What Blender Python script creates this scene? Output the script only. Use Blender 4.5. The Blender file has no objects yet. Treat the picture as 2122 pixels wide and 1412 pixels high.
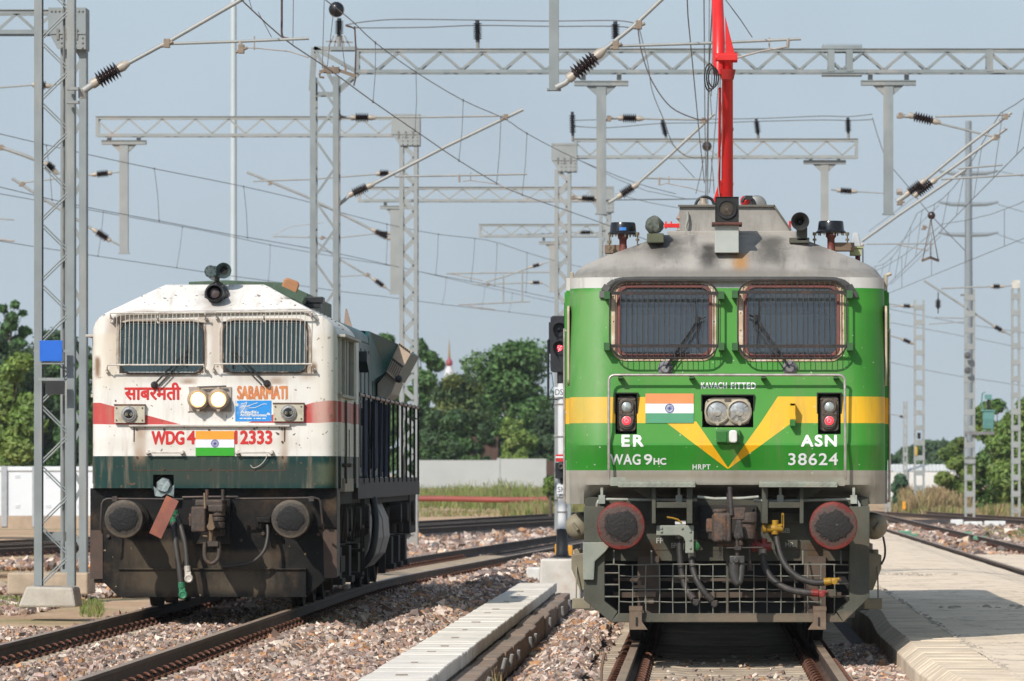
import bpy, math, random
import numpy as np
from mathutils import Vector, Matrix
rnd = random.Random(11)
NR = np.random.RandomState(5)
sc = bpy.context.scene
COL = sc.collection
R = math.radians
# ------------------------------------------------------------------ camera, sky, sun
F, VX, VY, CH = 2122 * 200 / 36, 1455.0, 980.0, 1.63
cam = bpy.data.objects.new('camera', bpy.data.cameras.new('camera'))
COL.objects.link(cam)
cam.location = (0, 0, CH)
cam.rotation_euler = (R(90), 0, 0)
cd = cam.data
cd.lens, cd.sensor_width = 200, 36
cd.shift_x, cd.shift_y = -(VX - 1061) / 2122, (VY - 706) / 2122
cd.clip_start, cd.clip_end = 1, 6000
cd.dof.use_dof = True
cd.dof.focus_distance = 58
cd.dof.aperture_fstop = 7.5
sc.camera = cam
SUN = Vector((-.60, -1.12, 1.0)).normalized()
wd = bpy.data.worlds.new('World')
sc.world = wd
wd.use_nodes = True
wn = wd.node_tree
bg = wn.nodes['Background']
sky = wn.nodes.new('ShaderNodeTexSky')
sky.sky_type = 'NISHITA'
sky.sun_disc = False
sky.sun_elevation = math.asin(SUN.z)
sky.sun_rotation = math.atan2(SUN.x, SUN.y)
sky.altitude = 200
sky.air_density, sky.dust_density, sky.ozone_density = 1, 1, 3
# dusty air low over the horizon: the clear sky fades into a pale blue-grey haze by elevation
def _wn(t, **k):
    n = wn.nodes.new(t)
    for a, b in k.items():
        setattr(n, a, b)
    return n
_tc = _wn('ShaderNodeTexCoord')
_sx = _wn('ShaderNodeSeparateXYZ')
wn.links.new(_tc.outputs['Generated'], _sx.inputs[0])
_lo = _wn('ShaderNodeMapRange')
_lo.inputs[1].default_value, _lo.inputs[2].default_value = 0.0, .085
_hz = _wn('ShaderNodeMix', data_type='RGBA')
_hz.inputs[6].default_value = (4.75, 5.50, 6.10, 1)
_hz.inputs[7].default_value = (4.95, 6.02, 6.95, 1)
wn.links.new(_sx.outputs[2], _lo.inputs[0])
wn.links.new(_lo.outputs[0], _hz.inputs[0])
_no = _wn('ShaderNodeTexNoise')
_no.inputs['Scale'].default_value = 14
_no.inputs['Detail'].default_value = 3
wn.links.new(_tc.outputs['Generated'], _no.inputs['Vector'])
_nm = _wn('ShaderNodeMapRange')
_nm.inputs[1].default_value, _nm.inputs[2].default_value = .3, .7
_nm.inputs[3].default_value, _nm.inputs[4].default_value = .95, 1.05
wn.links.new(_no.outputs[0], _nm.inputs[0])
_vm = _wn('ShaderNodeVectorMath', operation='SCALE')
wn.links.new(_hz.outputs[2], _vm.inputs[0])
wn.links.new(_nm.outputs[0], _vm.inputs['Scale'])
_hi = _wn('ShaderNodeMapRange')
_hi.interpolation_type = 'SMOOTHSTEP'
_hi.inputs[1].default_value, _hi.inputs[2].default_value = .085, .5
_hi.inputs[3].default_value, _hi.inputs[4].default_value = .0, .62
wn.links.new(_sx.outputs[2], _hi.inputs[0])
_mx = _wn('ShaderNodeMix', data_type='RGBA')
wn.links.new(_hi.outputs[0], _mx.inputs[0])
wn.links.new(_vm.outputs[0], _mx.inputs[6])
_dm = _wn('ShaderNodeVectorMath', operation='SCALE')
_dm.inputs['Scale'].default_value = .85
wn.links.new(sky.outputs[0], _dm.inputs[0])
wn.links.new(_dm.outputs[0], _mx.inputs[7])
# brighter hazy aureole round the sun, behind the camera
_dt = _wn('ShaderNodeVectorMath', operation='DOT_PRODUCT')
_dt.inputs[1].default_value = SUN
wn.links.new(_tc.outputs['Generated'], _dt.inputs[0])
_pw = _wn('ShaderNodeMath', operation='POWER', use_clamp=False)
_cl = _wn('ShaderNodeMath', operation='MAXIMUM')
wn.links.new(_dt.outputs['Value'], _cl.inputs[0])
_cl.inputs[1].default_value = 0
wn.links.new(_cl.outputs[0], _pw.inputs[0])
_pw.inputs[1].default_value = 9
_ma = _wn('ShaderNodeMath', operation='MULTIPLY_ADD')
wn.links.new(_pw.outputs[0], _ma.inputs[0])
_ma.inputs[1].default_value, _ma.inputs[2].default_value = 2.0, 1.0
_au = _wn('ShaderNodeVectorMath', operation='SCALE')
wn.links.new(_mx.outputs[2], _au.inputs[0])
wn.links.new(_ma.outputs[0], _au.inputs['Scale'])
wn.links.new(_au.outputs[0], bg.inputs[0])
bg.inputs[1].default_value = 0.1
sun = bpy.data.objects.new('sun', bpy.data.lights.new('sun', 'SUN'))
COL.objects.link(sun)
sun.data.energy, sun.data.angle, sun.data.color = 4.25, R(.5), (1, .94, .85)
sun.rotation_euler = SUN.to_track_quat('Z', 'Y').to_euler()
sun.location = (-20, 0, 40)
vs = sc.view_settings
vs.view_transform, vs.look, vs.exposure, vs.gamma = 'Standard', 'None', 0.0, 1
sc.cycles.max_bounces = 8
sc.cycles.transparent_max_bounces = 12
sc.cycles.use_denoising = True

# ------------------------------------------------------------------ helpers
def W(px, py, Y):
    s = F / Y
    return Vector(((px - VX) / s, Y, CH + (VY - py) / s))

def Yof(py, z):
    return F * (z - CH) / (VY - py)

def sstep(a, b, x):
    t = np.clip((np.asarray(x, float) - a) / (b - a), 0, 1)
    return t * t * (3 - 2 * t)

def nodes_of(name):
    m = bpy.data.materials.new(name)
    m.use_nodes = True
    nt = m.node_tree
    return m, nt, nt.nodes['Principled BSDF']

def nd(nt, t, **k):
    n = nt.nodes.new(t)
    for a, b in k.items():
        setattr(n, a, b)
    return n

def mix(nt, fac, a, b, mode='MIX'):
    n = nd(nt, 'ShaderNodeMix', data_type='RGBA', blend_type=mode)
    for i, v in ((0, fac), (6, a), (7, b)):
        if hasattr(v, 'is_output'):
            nt.links.new(v, n.inputs[i])
        else:
            n.inputs[i].default_value = v if i == 0 else (*v[:3], 1)
    return n.outputs[2]

def mth(nt, op, a, b=0.0, c=None):
    n = nd(nt, 'ShaderNodeMath', operation=op)
    for i, v in enumerate((a, b) if c is None else (a, b, c)):
        if hasattr(v, 'is_output'):
            nt.links.new(v, n.inputs[i])
        else:
            n.inputs[i].default_value = v
    return n.outputs[0]

def noise(nt, vec, scale, detail=4, rough=.55):
    n = nd(nt, 'ShaderNodeTexNoise')
    n.inputs['Scale'].default_value = scale
    n.inputs['Detail'].default_value = detail
    n.inputs['Roughness'].default_value = rough
    nt.links.new(vec, n.inputs['Vector'])
    return n.outputs[0]

def ramp(nt, val, a, b):
    n = nd(nt, 'ShaderNodeMapRange')
    n.interpolation_type = 'SMOOTHSTEP'
    nt.links.new(val, n.inputs[0])
    n.inputs[1].default_value, n.inputs[2].default_value = a, b
    return n.outputs[0]

def mapped(nt, vec, sc3):
    n = nd(nt, 'ShaderNodeMapping')
    n.inputs['Scale'].default_value = sc3
    nt.links.new(vec, n.inputs['Vector'])
    return n.outputs[0]

def finish(nt, b, col, ob, rough, metal, var, scale, dirt, damt, dscale, dstretch, bump, bscale, specks):
    """col: colour socket or tuple; adds tone variation, dirt, specks, bump"""
    n1 = noise(nt, ob, scale, 5)
    dark = mix(nt, 1.0, col, (1 - var,) * 3, 'MULTIPLY')
    c = mix(nt, ramp(nt, n1, .3, .7), dark, col)
    if dirt:
        dv = mapped(nt, ob, dstretch)
        n2 = noise(nt, dv, dscale, 6, .65)
        c = mix(nt, mth(nt, 'MULTIPLY', ramp(nt, n2, .48, .78), damt), c, dirt)
    if specks:
        scol, ssc, thr = specks
        n3 = noise(nt, ob, ssc, 2, .5)
        c = mix(nt, ramp(nt, n3, thr, thr + .03), c, scol)
    nt.links.new(c, b.inputs['Base Color'])
    rr = nd(nt, 'ShaderNodeMapRange')
    nt.links.new(n1, rr.inputs[0])
    rr.inputs[3].default_value, rr.inputs[4].default_value = max(rough - .12, .05), min(rough + .12, 1)
    nt.links.new(rr.outputs[0], b.inputs['Roughness'])
    b.inputs['Metallic'].default_value = metal
    if bump:
        n4 = noise(nt, ob, bscale, 4)
        bn = nd(nt, 'ShaderNodeBump')
        bn.inputs['Strength'].default_value = bump
        bn.inputs['Distance'].default_value = .02
        nt.links.new(n4, bn.inputs['Height'])
        nt.links.new(bn.outputs[0], b.inputs['Normal'])

MATS = {}
def M(name, col=(.5, .5, .5), rough=.6, metal=0, var=.25, scale=5, dirt=None, damt=.6, dscale=3,
      dstretch=(1, 1, 1), bump=0, bscale=40, specks=None, emit=None, estr=0):
    if name in MATS:
        return MATS[name]
    m, nt, b = nodes_of(name)
    ob = nd(nt, 'ShaderNodeTexCoord').outputs['Object']
    finish(nt, b, (*col, 1), ob, rough, metal, var, scale, dirt, damt, dscale, dstretch, bump, bscale, specks)
    if emit:
        b.inputs['Emission Color'].default_value = (*emit, 1)
        b.inputs['Emission Strength'].default_value = estr
    MATS[name] = m
    return m

def polymask(nt, vec, poly):
    """1 inside the convex polygon given in local (x, z)"""
    area = sum(poly[i][0] * poly[(i + 1) % len(poly)][1] - poly[(i + 1) % len(poly)][0] * poly[i][1] for i in range(len(poly)))
    if area < 0:
        poly = poly[::-1]
    out = None
    for i in range(len(poly)):
        (x0, z0), (x1, z1) = poly[i], poly[(i + 1) % len(poly)]
        nx, nz = -(z1 - z0), (x1 - x0)
        d = nd(nt, 'ShaderNodeVectorMath', operation='DOT_PRODUCT')
        nt.links.new(vec, d.inputs[0])
        d.inputs[1].default_value = (nx, 0, nz)
        g = mth(nt, 'GREATER_THAN', d.outputs['Value'], nx * x0 + nz * z0)
        out = g if out is None else mth(nt, 'MULTIPLY', out, g)
    return out

def paint(name, base, layers, rough=.4, **kw):
    m, nt, b = nodes_of(name)
    ob = nd(nt, 'ShaderNodeTexCoord').outputs['Object']
    c = (*base, 1)
    for col, polys in layers:
        mk = None
        for p in polys:
            k = polymask(nt, ob, p)
            mk = k if mk is None else mth(nt, 'MAXIMUM', mk, k)
        c = mix(nt, mk, c, col)
    a = dict(metal=0, var=.16, scale=3, dirt=None, damt=.4, dscale=3, dstretch=(1, 1, 1), bump=0, bscale=40, specks=None)
    a.update(kw)
    finish(nt, b, c, ob, rough, **a)
    b.inputs['Specular IOR Level'].default_value = .3
    MATS[name] = m
    return m

def glass_mat(name, tint, refl=1.0, painted_sheen=0, dcol=(.3, .34, .37)):
    m, nt, b = nodes_of(name)
    nt.nodes.remove(b)
    out = nt.nodes['Material Output']
    tr = nd(nt, 'ShaderNodeBsdfTransparent')
    tr.inputs[0].default_value = (*tint, 1)
    gl = nd(nt, 'ShaderNodeBsdfGlossy')
    gl.inputs['Roughness'].default_value = .03
    fr = nd(nt, 'ShaderNodeFresnel')
    fr.inputs[0].default_value = 1.55
    mx = nd(nt, 'ShaderNodeMixShader')
    nt.links.new(mth(nt, 'MULTIPLY', fr.outputs[0], refl), mx.inputs[0])
    nt.links.new(tr.outputs[0], mx.inputs[1])
    nt.links.new(gl.outputs[0], mx.inputs[2])
    df = nd(nt, 'ShaderNodeBsdfDiffuse')  # diffuse film paints the brightness of reflected sky into the panes
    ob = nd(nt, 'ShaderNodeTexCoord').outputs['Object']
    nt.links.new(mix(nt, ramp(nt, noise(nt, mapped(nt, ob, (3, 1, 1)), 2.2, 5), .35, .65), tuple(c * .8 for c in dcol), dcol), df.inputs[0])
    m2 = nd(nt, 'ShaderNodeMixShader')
    m2.inputs[0].default_value = painted_sheen
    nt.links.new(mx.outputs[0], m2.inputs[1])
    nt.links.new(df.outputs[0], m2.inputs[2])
    nt.links.new(m2.outputs[0], out.inputs[0])
    MATS[name] = m
    return m

class MB:
    def __init__(s):
        s.v, s.f, s.m, s.cur = [], [], [], 0

    def add(s, vs, fs):
        n = len(s.v)
        s.v += [tuple(v) for v in vs]
        s.f += [[n + i for i in f] for f in fs]
        s.m += [s.cur] * len(fs)
        return s

    def box(s, x0, y0, z0, x1, y1, z1, tf=None):
        x0, x1 = min(x0, x1), max(x0, x1)
        y0, y1 = min(y0, y1), max(y0, y1)
        z0, z1 = min(z0, z1), max(z0, z1)
        v = [(x, y, z) for z in (z0, z1) for y in (y0, y1) for x in (x0, x1)]
        if tf:
            v = [tf @ Vector(p) for p in v]
        return s.add(v, [(0, 2, 3, 1), (4, 5, 7, 6), (0, 1, 5, 4), (1, 3, 7, 5), (3, 2, 6, 7), (2, 0, 4, 6)])

    def cbox(s, c, d, rot=None):
        tf = Matrix.Translation(c) @ (rot.to_4x4() if rot else Matrix())
        return s.box(-d[0] / 2, -d[1] / 2, -d[2] / 2, d[0] / 2, d[1] / 2, d[2] / 2, tf)

    def bar(s, p, q, w, h, up=(0, 0, 1)):
        p, q = Vector(p), Vector(q)
        a = (q - p)
        L = a.length
        if L < 1e-6:
            return s
        a /= L
        u = Vector(up)
        if abs(a.dot(u)) > .98:
            u = Vector((1, 0, 0))
        r = a.cross(u).normalized()
        u = r.cross(a)
        v = [pt + r * (sx * w / 2) + u * (sz * h / 2) for pt in (p, q) for sz in (-1, 1) for sx in (-1, 1)]
        return s.add(v, [(0, 2, 3, 1), (4, 5, 7, 6), (0, 1, 5, 4), (1, 3, 7, 5), (3, 2, 6, 7), (2, 0, 4, 6)])

    def tube(s, pts, r, n=8, caps=True):
        pts = [Vector(p) for p in pts]
        rs = r if isinstance(r, (list, tuple)) else [r] * len(pts)
        vs, up = [], None
        for i, p in enumerate(pts):
            t = (pts[min(i + 1, len(pts) - 1)] - pts[max(i - 1, 0)]).normalized()
            if up is None:
                up = Vector((0, 0, 1)) if abs(t.z) < .9 else Vector((1, 0, 0))
            a = t.cross(up)
            if a.length < 1e-5:
                a = t.cross(Vector((1, .1, 0)))
            a.normalize()
            up = a.cross(t)
            vs += [p + (a * math.cos(2 * math.pi * k / n) + up * math.sin(2 * math.pi * k / n)) * rs[i] for k in range(n)]
        fs = [(i * n + k, i * n + (k + 1) % n, (i + 1) * n + (k + 1) % n, (i + 1) * n + k) for i in range(len(pts) - 1) for k in range(n)]
        if caps:
            fs += [tuple(range(n))[::-1], tuple((len(pts) - 1) * n + k for k in range(n))]
        return s.add(vs, fs)

    def cyl(s, p, q, r0, r1=None, n=16):
        return s.tube([p, q], [r0, r0 if r1 is None else r1], n)

    def lathe(s, c, axis, prof, n=24, caps=True):
        c, ax = Vector(c), Vector(axis).normalized()
        u = Vector((0, 0, 1)) if abs(ax.z) < .9 else Vector((1, 0, 0))
        a = ax.cross(u).normalized()
        b = a.cross(ax)
        vs = []
        for r, t in prof:
            vs += [c + ax * t + (a * math.cos(2 * math.pi * k / n) + b * math.sin(2 * math.pi * k / n)) * r for k in range(n)]
        fs = [(i * n + k, i * n + (k + 1) % n, (i + 1) * n + (k + 1) % n, (i + 1) * n + k) for i in range(len(prof) - 1) for k in range(n)]
        if caps and prof[0][0] > 1e-4:
            fs.append(tuple(range(n))[::-1])
        if caps and prof[-1][0] > 1e-4:
            fs.append(tuple((len(prof) - 1) * n + k for k in range(n)))
        return s.add(vs, fs)

    def prism(s, poly, y0, y1, axis='y'):
        n = len(poly)
        def P(a, b, t):
            return (a, t, b) if axis == 'y' else (t, a, b) if axis == 'x' else (a, b, t)
        v = [P(a, b, y0) for a, b in poly] + [P(a, b, y1) for a, b in poly]
        return s.add(v, [tuple(range(n)), tuple(range(n, 2 * n))[::-1]] + [(i, n + i, n + (i + 1) % n, (i + 1) % n) for i in range(n)])

    def frame(s, outer, inner, y0, y1):
        """ring between two outlines (same point count, in x,z), y0 front y1 back"""
        n = len(outer)
        v = [(a, y0, b) for a, b in outer] + [(a, y0, b) for a, b in inner] + [(a, y1, b) for a, b in outer] + [(a, y1, b) for a, b in inner]
        f = []
        for i in range(n):
            j = (i + 1) % n
            f += [(i, j, n + j, n + i), (2 * n + i, 3 * n + i, 3 * n + j, 2 * n + j), (i, 2 * n + i, 2 * n + j, j), (n + i, n + j, 3 * n + j, 3 * n + i)]
        return s.add(v, f)

    def warp(s, fn):
        s.v = [tuple(fn(Vector(p))) for p in s.v]
        return s

    def build(s, name, mat, parent=None, bevel=0, smooth=0, seg=2):
        me = bpy.data.meshes.new(name)
        me.from_pydata(s.v, [], s.f)
        for m in (mat if isinstance(mat, (list, tuple)) else [mat]):
            me.materials.append(m)
        if any(s.m):
            me.polygons.foreach_set('material_index', s.m)
        import bmesh
        bm = bmesh.new()
        bm.from_mesh(me)
        bmesh.ops.recalc_face_normals(bm, faces=bm.faces)
        bm.to_mesh(me)
        bm.free()
        if smooth:
            me.polygons.foreach_set('use_smooth', [True] * len(me.polygons))
            me.set_sharp_from_angle(angle=R(smooth))
        o = bpy.data.objects.new(name, me)
        COL.objects.link(o)
        o.parent = parent
        if bevel:
            b = o.modifiers.new('bevel', 'BEVEL')
            b.width, b.segments, b.limit_method, b.angle_limit = bevel, seg, 'ANGLE', R(40)
            b.harden_normals = False
        return o

def rrect(x0, z0, x1, z1, r, n=6):
    x0, x1 = min(x0, x1), max(x0, x1)
    z0, z1 = min(z0, z1), max(z0, z1)
    out = []
    for cx, cz, a0 in ((x1 - r, z1 - r, 0), (x0 + r, z1 - r, 90), (x0 + r, z0 + r, 180), (x1 - r, z0 + r, 270)):
        for k in range(n + 1):
            a = R(a0 + 90 * k / n)
            out.append((cx + r * math.cos(a), cz + r * math.sin(a)))
    return out

def tag(o, label, cat, group=None, kind=None):
    o['label'], o['category'] = label, cat
    if group:
        o['group'] = group
    if kind:
        o['kind'] = kind
    return o

def thing(name, label, cat, loc=(0, 0, 0), group=None, kind=None):
    o = bpy.data.objects.new(name, None)
    COL.objects.link(o)
    o.location = loc
    o.empty_display_size = .3
    return tag(o, label, cat, group, kind)

def fast_mesh(name, co, faces_flat, per, mat, col=None, parent=None, smooth=False):
    """co (n,3) float, faces (m,per) int, col (n,3) per vertex"""
    me = bpy.data.meshes.new(name)
    n, m = len(co), len(faces_flat)
    me.vertices.add(n)
    me.vertices.foreach_set('co', np.ascontiguousarray(co, np.float32).ravel())
    me.loops.add(m * per)
    me.loops.foreach_set('vertex_index', np.ascontiguousarray(faces_flat, np.int32).ravel())
    me.polygons.add(m)
    me.polygons.foreach_set('loop_start', np.arange(m, dtype=np.int32) * per)
    me.polygons.foreach_set('use_smooth', np.full(m, smooth))
    me.update(calc_edges=True)
    if col is not None:
        at = me.color_attributes.new('tone', 'FLOAT_COLOR', 'POINT')
        at.data.foreach_set('color', np.hstack([col, np.ones((n, 1))]).astype(np.float32).ravel())
    me.materials.append(mat)
    o = bpy.data.objects.new(name, me)
    COL.objects.link(o)
    o.parent = parent
    return o

def attr_mat(name, rough=.8, mul=(1, 1, 1), trans=0, bump=0, bscale=30):
    m, nt, b = nodes_of(name)
    at = nd(nt, 'ShaderNodeAttribute')
    at.attribute_name = 'tone'
    ob = nd(nt, 'ShaderNodeTexCoord').outputs['Object']
    c = mix(nt, 1.0, at.outputs['Color'], mul, 'MULTIPLY')
    n1 = noise(nt, ob, bscale, 4)
    c = mix(nt, ramp(nt, n1, .3, .7), mix(nt, 1.0, c, (.72,) * 3, 'MULTIPLY'), c)
    nt.links.new(c, b.inputs['Base Color'])
    b.inputs['Roughness'].default_value = rough
    if trans:
        out = nt.nodes['Material Output']
        tl = nd(nt, 'ShaderNodeBsdfTranslucent')
        nt.links.new(mix(nt, 1.0, c, (1.1, 1.3, .6), 'MULTIPLY'), tl.inputs[0])
        mx = nd(nt, 'ShaderNodeMixShader')
        mx.inputs[0].default_value = trans
        nt.links.new(b.outputs[0], mx.inputs[1])
        nt.links.new(tl.outputs[0], mx.inputs[2])
        nt.links.new(mx.outputs[0], out.inputs[0])
    MATS[name] = m
    return m

def text_mesh(name, s, parent, mat, x0, x1, z0, z1, depth, bold=0.0, off=.006, fat=0, sp=1.0):
    """letters fitted to the box x0..x1, z0 (baseline)..z1 (tallest ink); depth(x, z) is the surface they lie on"""
    cu = bpy.data.curves.new(name, 'FONT')
    cu.body = s
    cu.size = 1
    cu.offset = bold
    cu.resolution_u = 6
    cu.space_character = sp
    to = bpy.data.objects.new('letters', cu)
    COL.objects.link(to)
    dg = bpy.context.evaluated_depsgraph_get()
    me = bpy.data.meshes.new_from_object(to.evaluated_get(dg))
    bpy.data.objects.remove(to)
    bpy.data.curves.remove(cu)
    n = len(me.vertices)
    co = np.empty(n * 3, np.float32)
    me.vertices.foreach_get('co', co)
    co = co.reshape(-1, 3)
    a0, a1 = co[:, 0].min(), co[:, 0].max()
    b0, b1 = co[:, 1].min(), co[:, 1].max()
    X = x0 + (co[:, 0] - a0) / (a1 - a0) * (x1 - x0)
    Z = z0 + (co[:, 1] - b0) / (b1 - b0) * (z1 - z0)
    D = np.array([depth(x, z) for x, z in zip(X, Z)]) - off
    me.vertices.foreach_set('co', np.stack([X, D, Z], 1).astype(np.float32).ravel())
    if fat:                                   # a broad brush: the stroke laid again a little to each side
        import bmesh
        bm = bmesh.new()
        bm.from_mesh(me)
        src = bm.verts[:] + bm.edges[:] + bm.faces[:]
        for i, (dx, dz) in enumerate(((-fat, 0), (fat, 0), (0, -fat), (0, fat), (-fat * .7, fat * .7), (fat * .7, -fat * .7), (fat * .7, fat * .7), (-fat * .7, -fat * .7))):
            r = bmesh.ops.duplicate(bm, geom=src)
            bmesh.ops.translate(bm, vec=(dx, .0003 * (i + 1), dz), verts=[g for g in r['geom'] if isinstance(g, bmesh.types.BMVert)])
        bm.to_mesh(me)
        bm.free()
    me.materials.clear()
    me.materials.append(mat)
    me.update()
    me.name = name
    o = bpy.data.objects.new(name, me)
    COL.objects.link(o)
    o.parent = parent
    return o

def sheet(name, mat, parent, x0, x1, z0, z1, depth, off=.004, n=6):
    """thin painted or stuck-on sheet that follows the surface depth(x, z)"""
    b = MB()
    vs = []
    for j in range(n + 1):
        for i in range(n + 1):
            x, z = x0 + (x1 - x0) * i / n, z0 + (z1 - z0) * j / n
            vs.append((x, depth(x, z) - off, z))
    b.add(vs, [(j * (n + 1) + i, j * (n + 1) + i + 1, (j + 1) * (n + 1) + i + 1, (j + 1) * (n + 1) + i) for j in range(n) for i in range(n)])
    return b.build(name, mat, parent)

def stain_and_shade(mat, spots):
    """run-down marks, painted sheen and painted shade, each with a place of its own: (x, half width, z top, z bottom, colour, amount, fade)"""
    nt = mat.node_tree
    b = nt.nodes['Principled BSDF']
    src = b.inputs['Base Color'].links[0].from_socket
    ob = nd(nt, 'ShaderNodeTexCoord').outputs['Object']
    sx = nd(nt, 'ShaderNodeSeparateXYZ')
    nt.links.new(ob, sx.inputs[0])
    n1 = noise(nt, mapped(nt, ob, (1, 1, .35)), 9, 6, .65)
    wob = mth(nt, 'MULTIPLY', mth(nt, 'SUBTRACT', n1, .5), 1.3)
    for x, hw, z1, z0, col, amt, fade in spots:
        dx = mth(nt, 'DIVIDE', mth(nt, 'ABSOLUTE', mth(nt, 'SUBTRACT', sx.outputs[0], x)), hw)
        mx_ = ramp(nt, mth(nt, 'ADD', dx, wob), 1.25, .1)
        mz = mth(nt, 'MULTIPLY', ramp(nt, mth(nt, 'ADD', sx.outputs[2], mth(nt, 'MULTIPLY', wob, .03)), z1 + .03, z1 - .05), ramp(nt, mth(nt, 'ADD', sx.outputs[2], mth(nt, 'MULTIPLY', wob, fade * .6)), z0, z0 + fade))
        src = mix(nt, mth(nt, 'MULTIPLY', mth(nt, 'MULTIPLY', mx_, mz), amt), src, col)
    nt.links.new(src, b.inputs['Base Color'])

def flag(parent, x0, x1, z0, z1, depth, sat, off=.005):
    h = (z1 - z0) / 3
    f = sheet('painted_flag', sat[1], parent, x0, x1, z0, z1, depth, off)
    sheet('saffron_band', sat[0], f, x0, x1, z1 - h, z1, depth, off + .003)
    sheet('green_band', sat[2], f, x0, x1, z0, z0 + h, depth, off + .003)
    b = MB()
    cx, cz, r = (x0 + x1) / 2, (z0 + z1) / 2, h * .46
    N = 32
    for ra, rb in ((r, r * .84), (r * .26, r * .02)):
        o = [(cx + ra * math.cos(2 * math.pi * k / N), cz + ra * math.sin(2 * math.pi * k / N)) for k in range(N)]
        i = [(cx + rb * math.cos(2 * math.pi * k / N), cz + rb * math.sin(2 * math.pi * k / N)) for k in range(N)]
        b.frame(o, i, -.001, 0)
    for k in range(24):
        a = 2 * math.pi * k / 24
        dx, dz = math.cos(a), math.sin(a)
        w = r * .022
        b.prism([(cx + dx * r * .2 - dz * w, cz + dz * r * .2 + dx * w), (cx + dx * r * .9 - dz * w, cz + dz * r * .9 + dx * w),
                 (cx + dx * r * .9 + dz * w, cz + dz * r * .9 - dx * w), (cx + dx * r * .2 + dz * w, cz + dz * r * .2 - dx * w)], -.001, 0)
    b.warp(lambda p: (p.x, depth(p.x, p.z) - off - .004 + p.y, p.z))
    b.build('wheel_emblem', sat[3], f)
    return f

# ------------------------------------------------------------------ shared materials
galv = M('galvanised_steel', (.225, .255, .26), .55, .0, .18, 2, dirt=(.42, .36, .30), damt=.5, dscale=.8, dstretch=(3, 3, .5))
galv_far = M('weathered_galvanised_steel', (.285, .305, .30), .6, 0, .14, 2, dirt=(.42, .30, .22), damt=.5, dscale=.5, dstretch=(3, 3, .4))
conc = M('concrete', (.50, .46, .40), .9, 0, .25, 3, dirt=(.33, .27, .2), damt=.7, dscale=2.5, bump=.4, bscale=30)
porcelain = M('brown_porcelain', (.045, .03, .03), .25, 0, .2)
porcelain_dk = M('dark_porcelain', (.03, .03, .035), .35, 0, .2)
blk = M('black_metal', (.016, .016, .017), .45, 0, .3)
blk_gloss = M('black_gloss', (.012, .013, .015), .18, 0, .3)
rubber = M('rubber_hose', (.035, .032, .03), .6, 0, .35, 12, dirt=(.12, .09, .07), damt=.6, dscale=8)
wirem = M('stranded_wire', (.15, .145, .14), .5, .2)
copper = M('brown_wire', (.11, .07, .06), .5, .4)
steel = M('bare_steel', (.45, .43, .40), .35, .8, .25, 20)
rust = M('rusty_iron', (.13, .075, .05), .8, .1, .4, 9, dirt=(.30, .12, .04), damt=.8, dscale=5, bump=.5, bscale=60)
white_letters = M('white_lettering', (.78, .79, .78), .5, 0, .12, 20, dirt=(.45, .42, .36), damt=.4, dscale=20)
# ------------------------------------------------------------------ terrain, tracks, platform
CG, CW, CC = .235, -5.80, 6.27           # track centre lines: under the green loco, the white loco, the right hand one

def XA(Y):                               # the white loco's track bends off to the right behind it
    Y = np.asarray(Y, float)
    return CW + np.where(Y < 79, 0, np.where(Y < 95, .046 * (Y - 79) ** 2 / 32, .046 * (Y - 87)))

def XB(Y, c):                            # the yard tracks that cross the background
    return c + .16 * (np.asarray(Y, float) - 122)

def ground_z(x, Y):
    x, Y = np.asarray(x, float), np.asarray(Y, float)
    left = 1 - sstep(-6, 8, x - .02 * Y)
    return -.46 + .06 * np.sin(x * .7 + 1) * np.sin(Y * .13) + sstep(150, 290, Y) * (.95 * left + .35 * (1 - left)) - .1 * sstep(-9, -14, x) * (Y < 140)

def ballast_z(x, Y):
    """top of the stone bed"""
    x, Y = np.asarray(x, float), np.asarray(Y, float)
    z = np.full(np.broadcast(x, Y).shape, -.40)
    for c, on in ((XA(Y), True), (CG, True), (CC, True)):
        u = np.abs(x - c)
        z = np.maximum(z, np.where(u < 1.5, -.215, -.215 - (u - 1.5) * .35))
    for c in (-16., -18.5):
        u = np.abs(x - XB(Y, c))
        z = np.maximum(z, np.where(u < 1.6, -.2, -.2 - (u - 1.6) * .3) + sstep(150, 260, Y) * .25)
    # heaped stones between the white loco's track and the slab path, and beside the green one
    z = np.maximum(z, -.06 - .9 * np.abs(x + 3.25) ** 1.5 * .45 + .03 * np.sin(Y * .9))
    z = np.maximum(z, -.10 - .75 * np.abs(x + 1.15) ** 1.5 + .04 * np.sin(Y * 1.3 + 1)) * 1.0
    u = np.abs(x - CG)
    z = np.where((u < 1.28) & (Y < 140), np.minimum(z, -.205), z)
    u = np.abs(x - XA(Y))
    z = np.where(u < 1.28, np.minimum(z, -.2), z)
    return z

soil, nt, b = nodes_of('dry_soil')
ob = nd(nt, 'ShaderNodeTexCoord').outputs['Object']
c = mix(nt, ramp(nt, noise(nt, ob, .35, 6, .65), .35, .65), (.42, .26, .15), (.54, .38, .24))
c = mix(nt, mth(nt, 'MULTIPLY', ramp(nt, noise(nt, ob, .12, 6, .7), .5, .62), .75), c, (.20, .20, .07))
c = mix(nt, ramp(nt, noise(nt, ob, 9, 3), .55, .75), c, (.25, .19, .14))
nt.links.new(c, b.inputs['Base Color'])
b.inputs['Roughness'].default_value = .95
bn = nd(nt, 'ShaderNodeBump')
bn.inputs['Strength'].default_value = .6
bn.inputs['Distance'].default_value = .1
nt.links.new(noise(nt, ob, 6, 6), bn.inputs['Height'])
nt.links.new(bn.outputs[0], b.inputs['Normal'])

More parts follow.
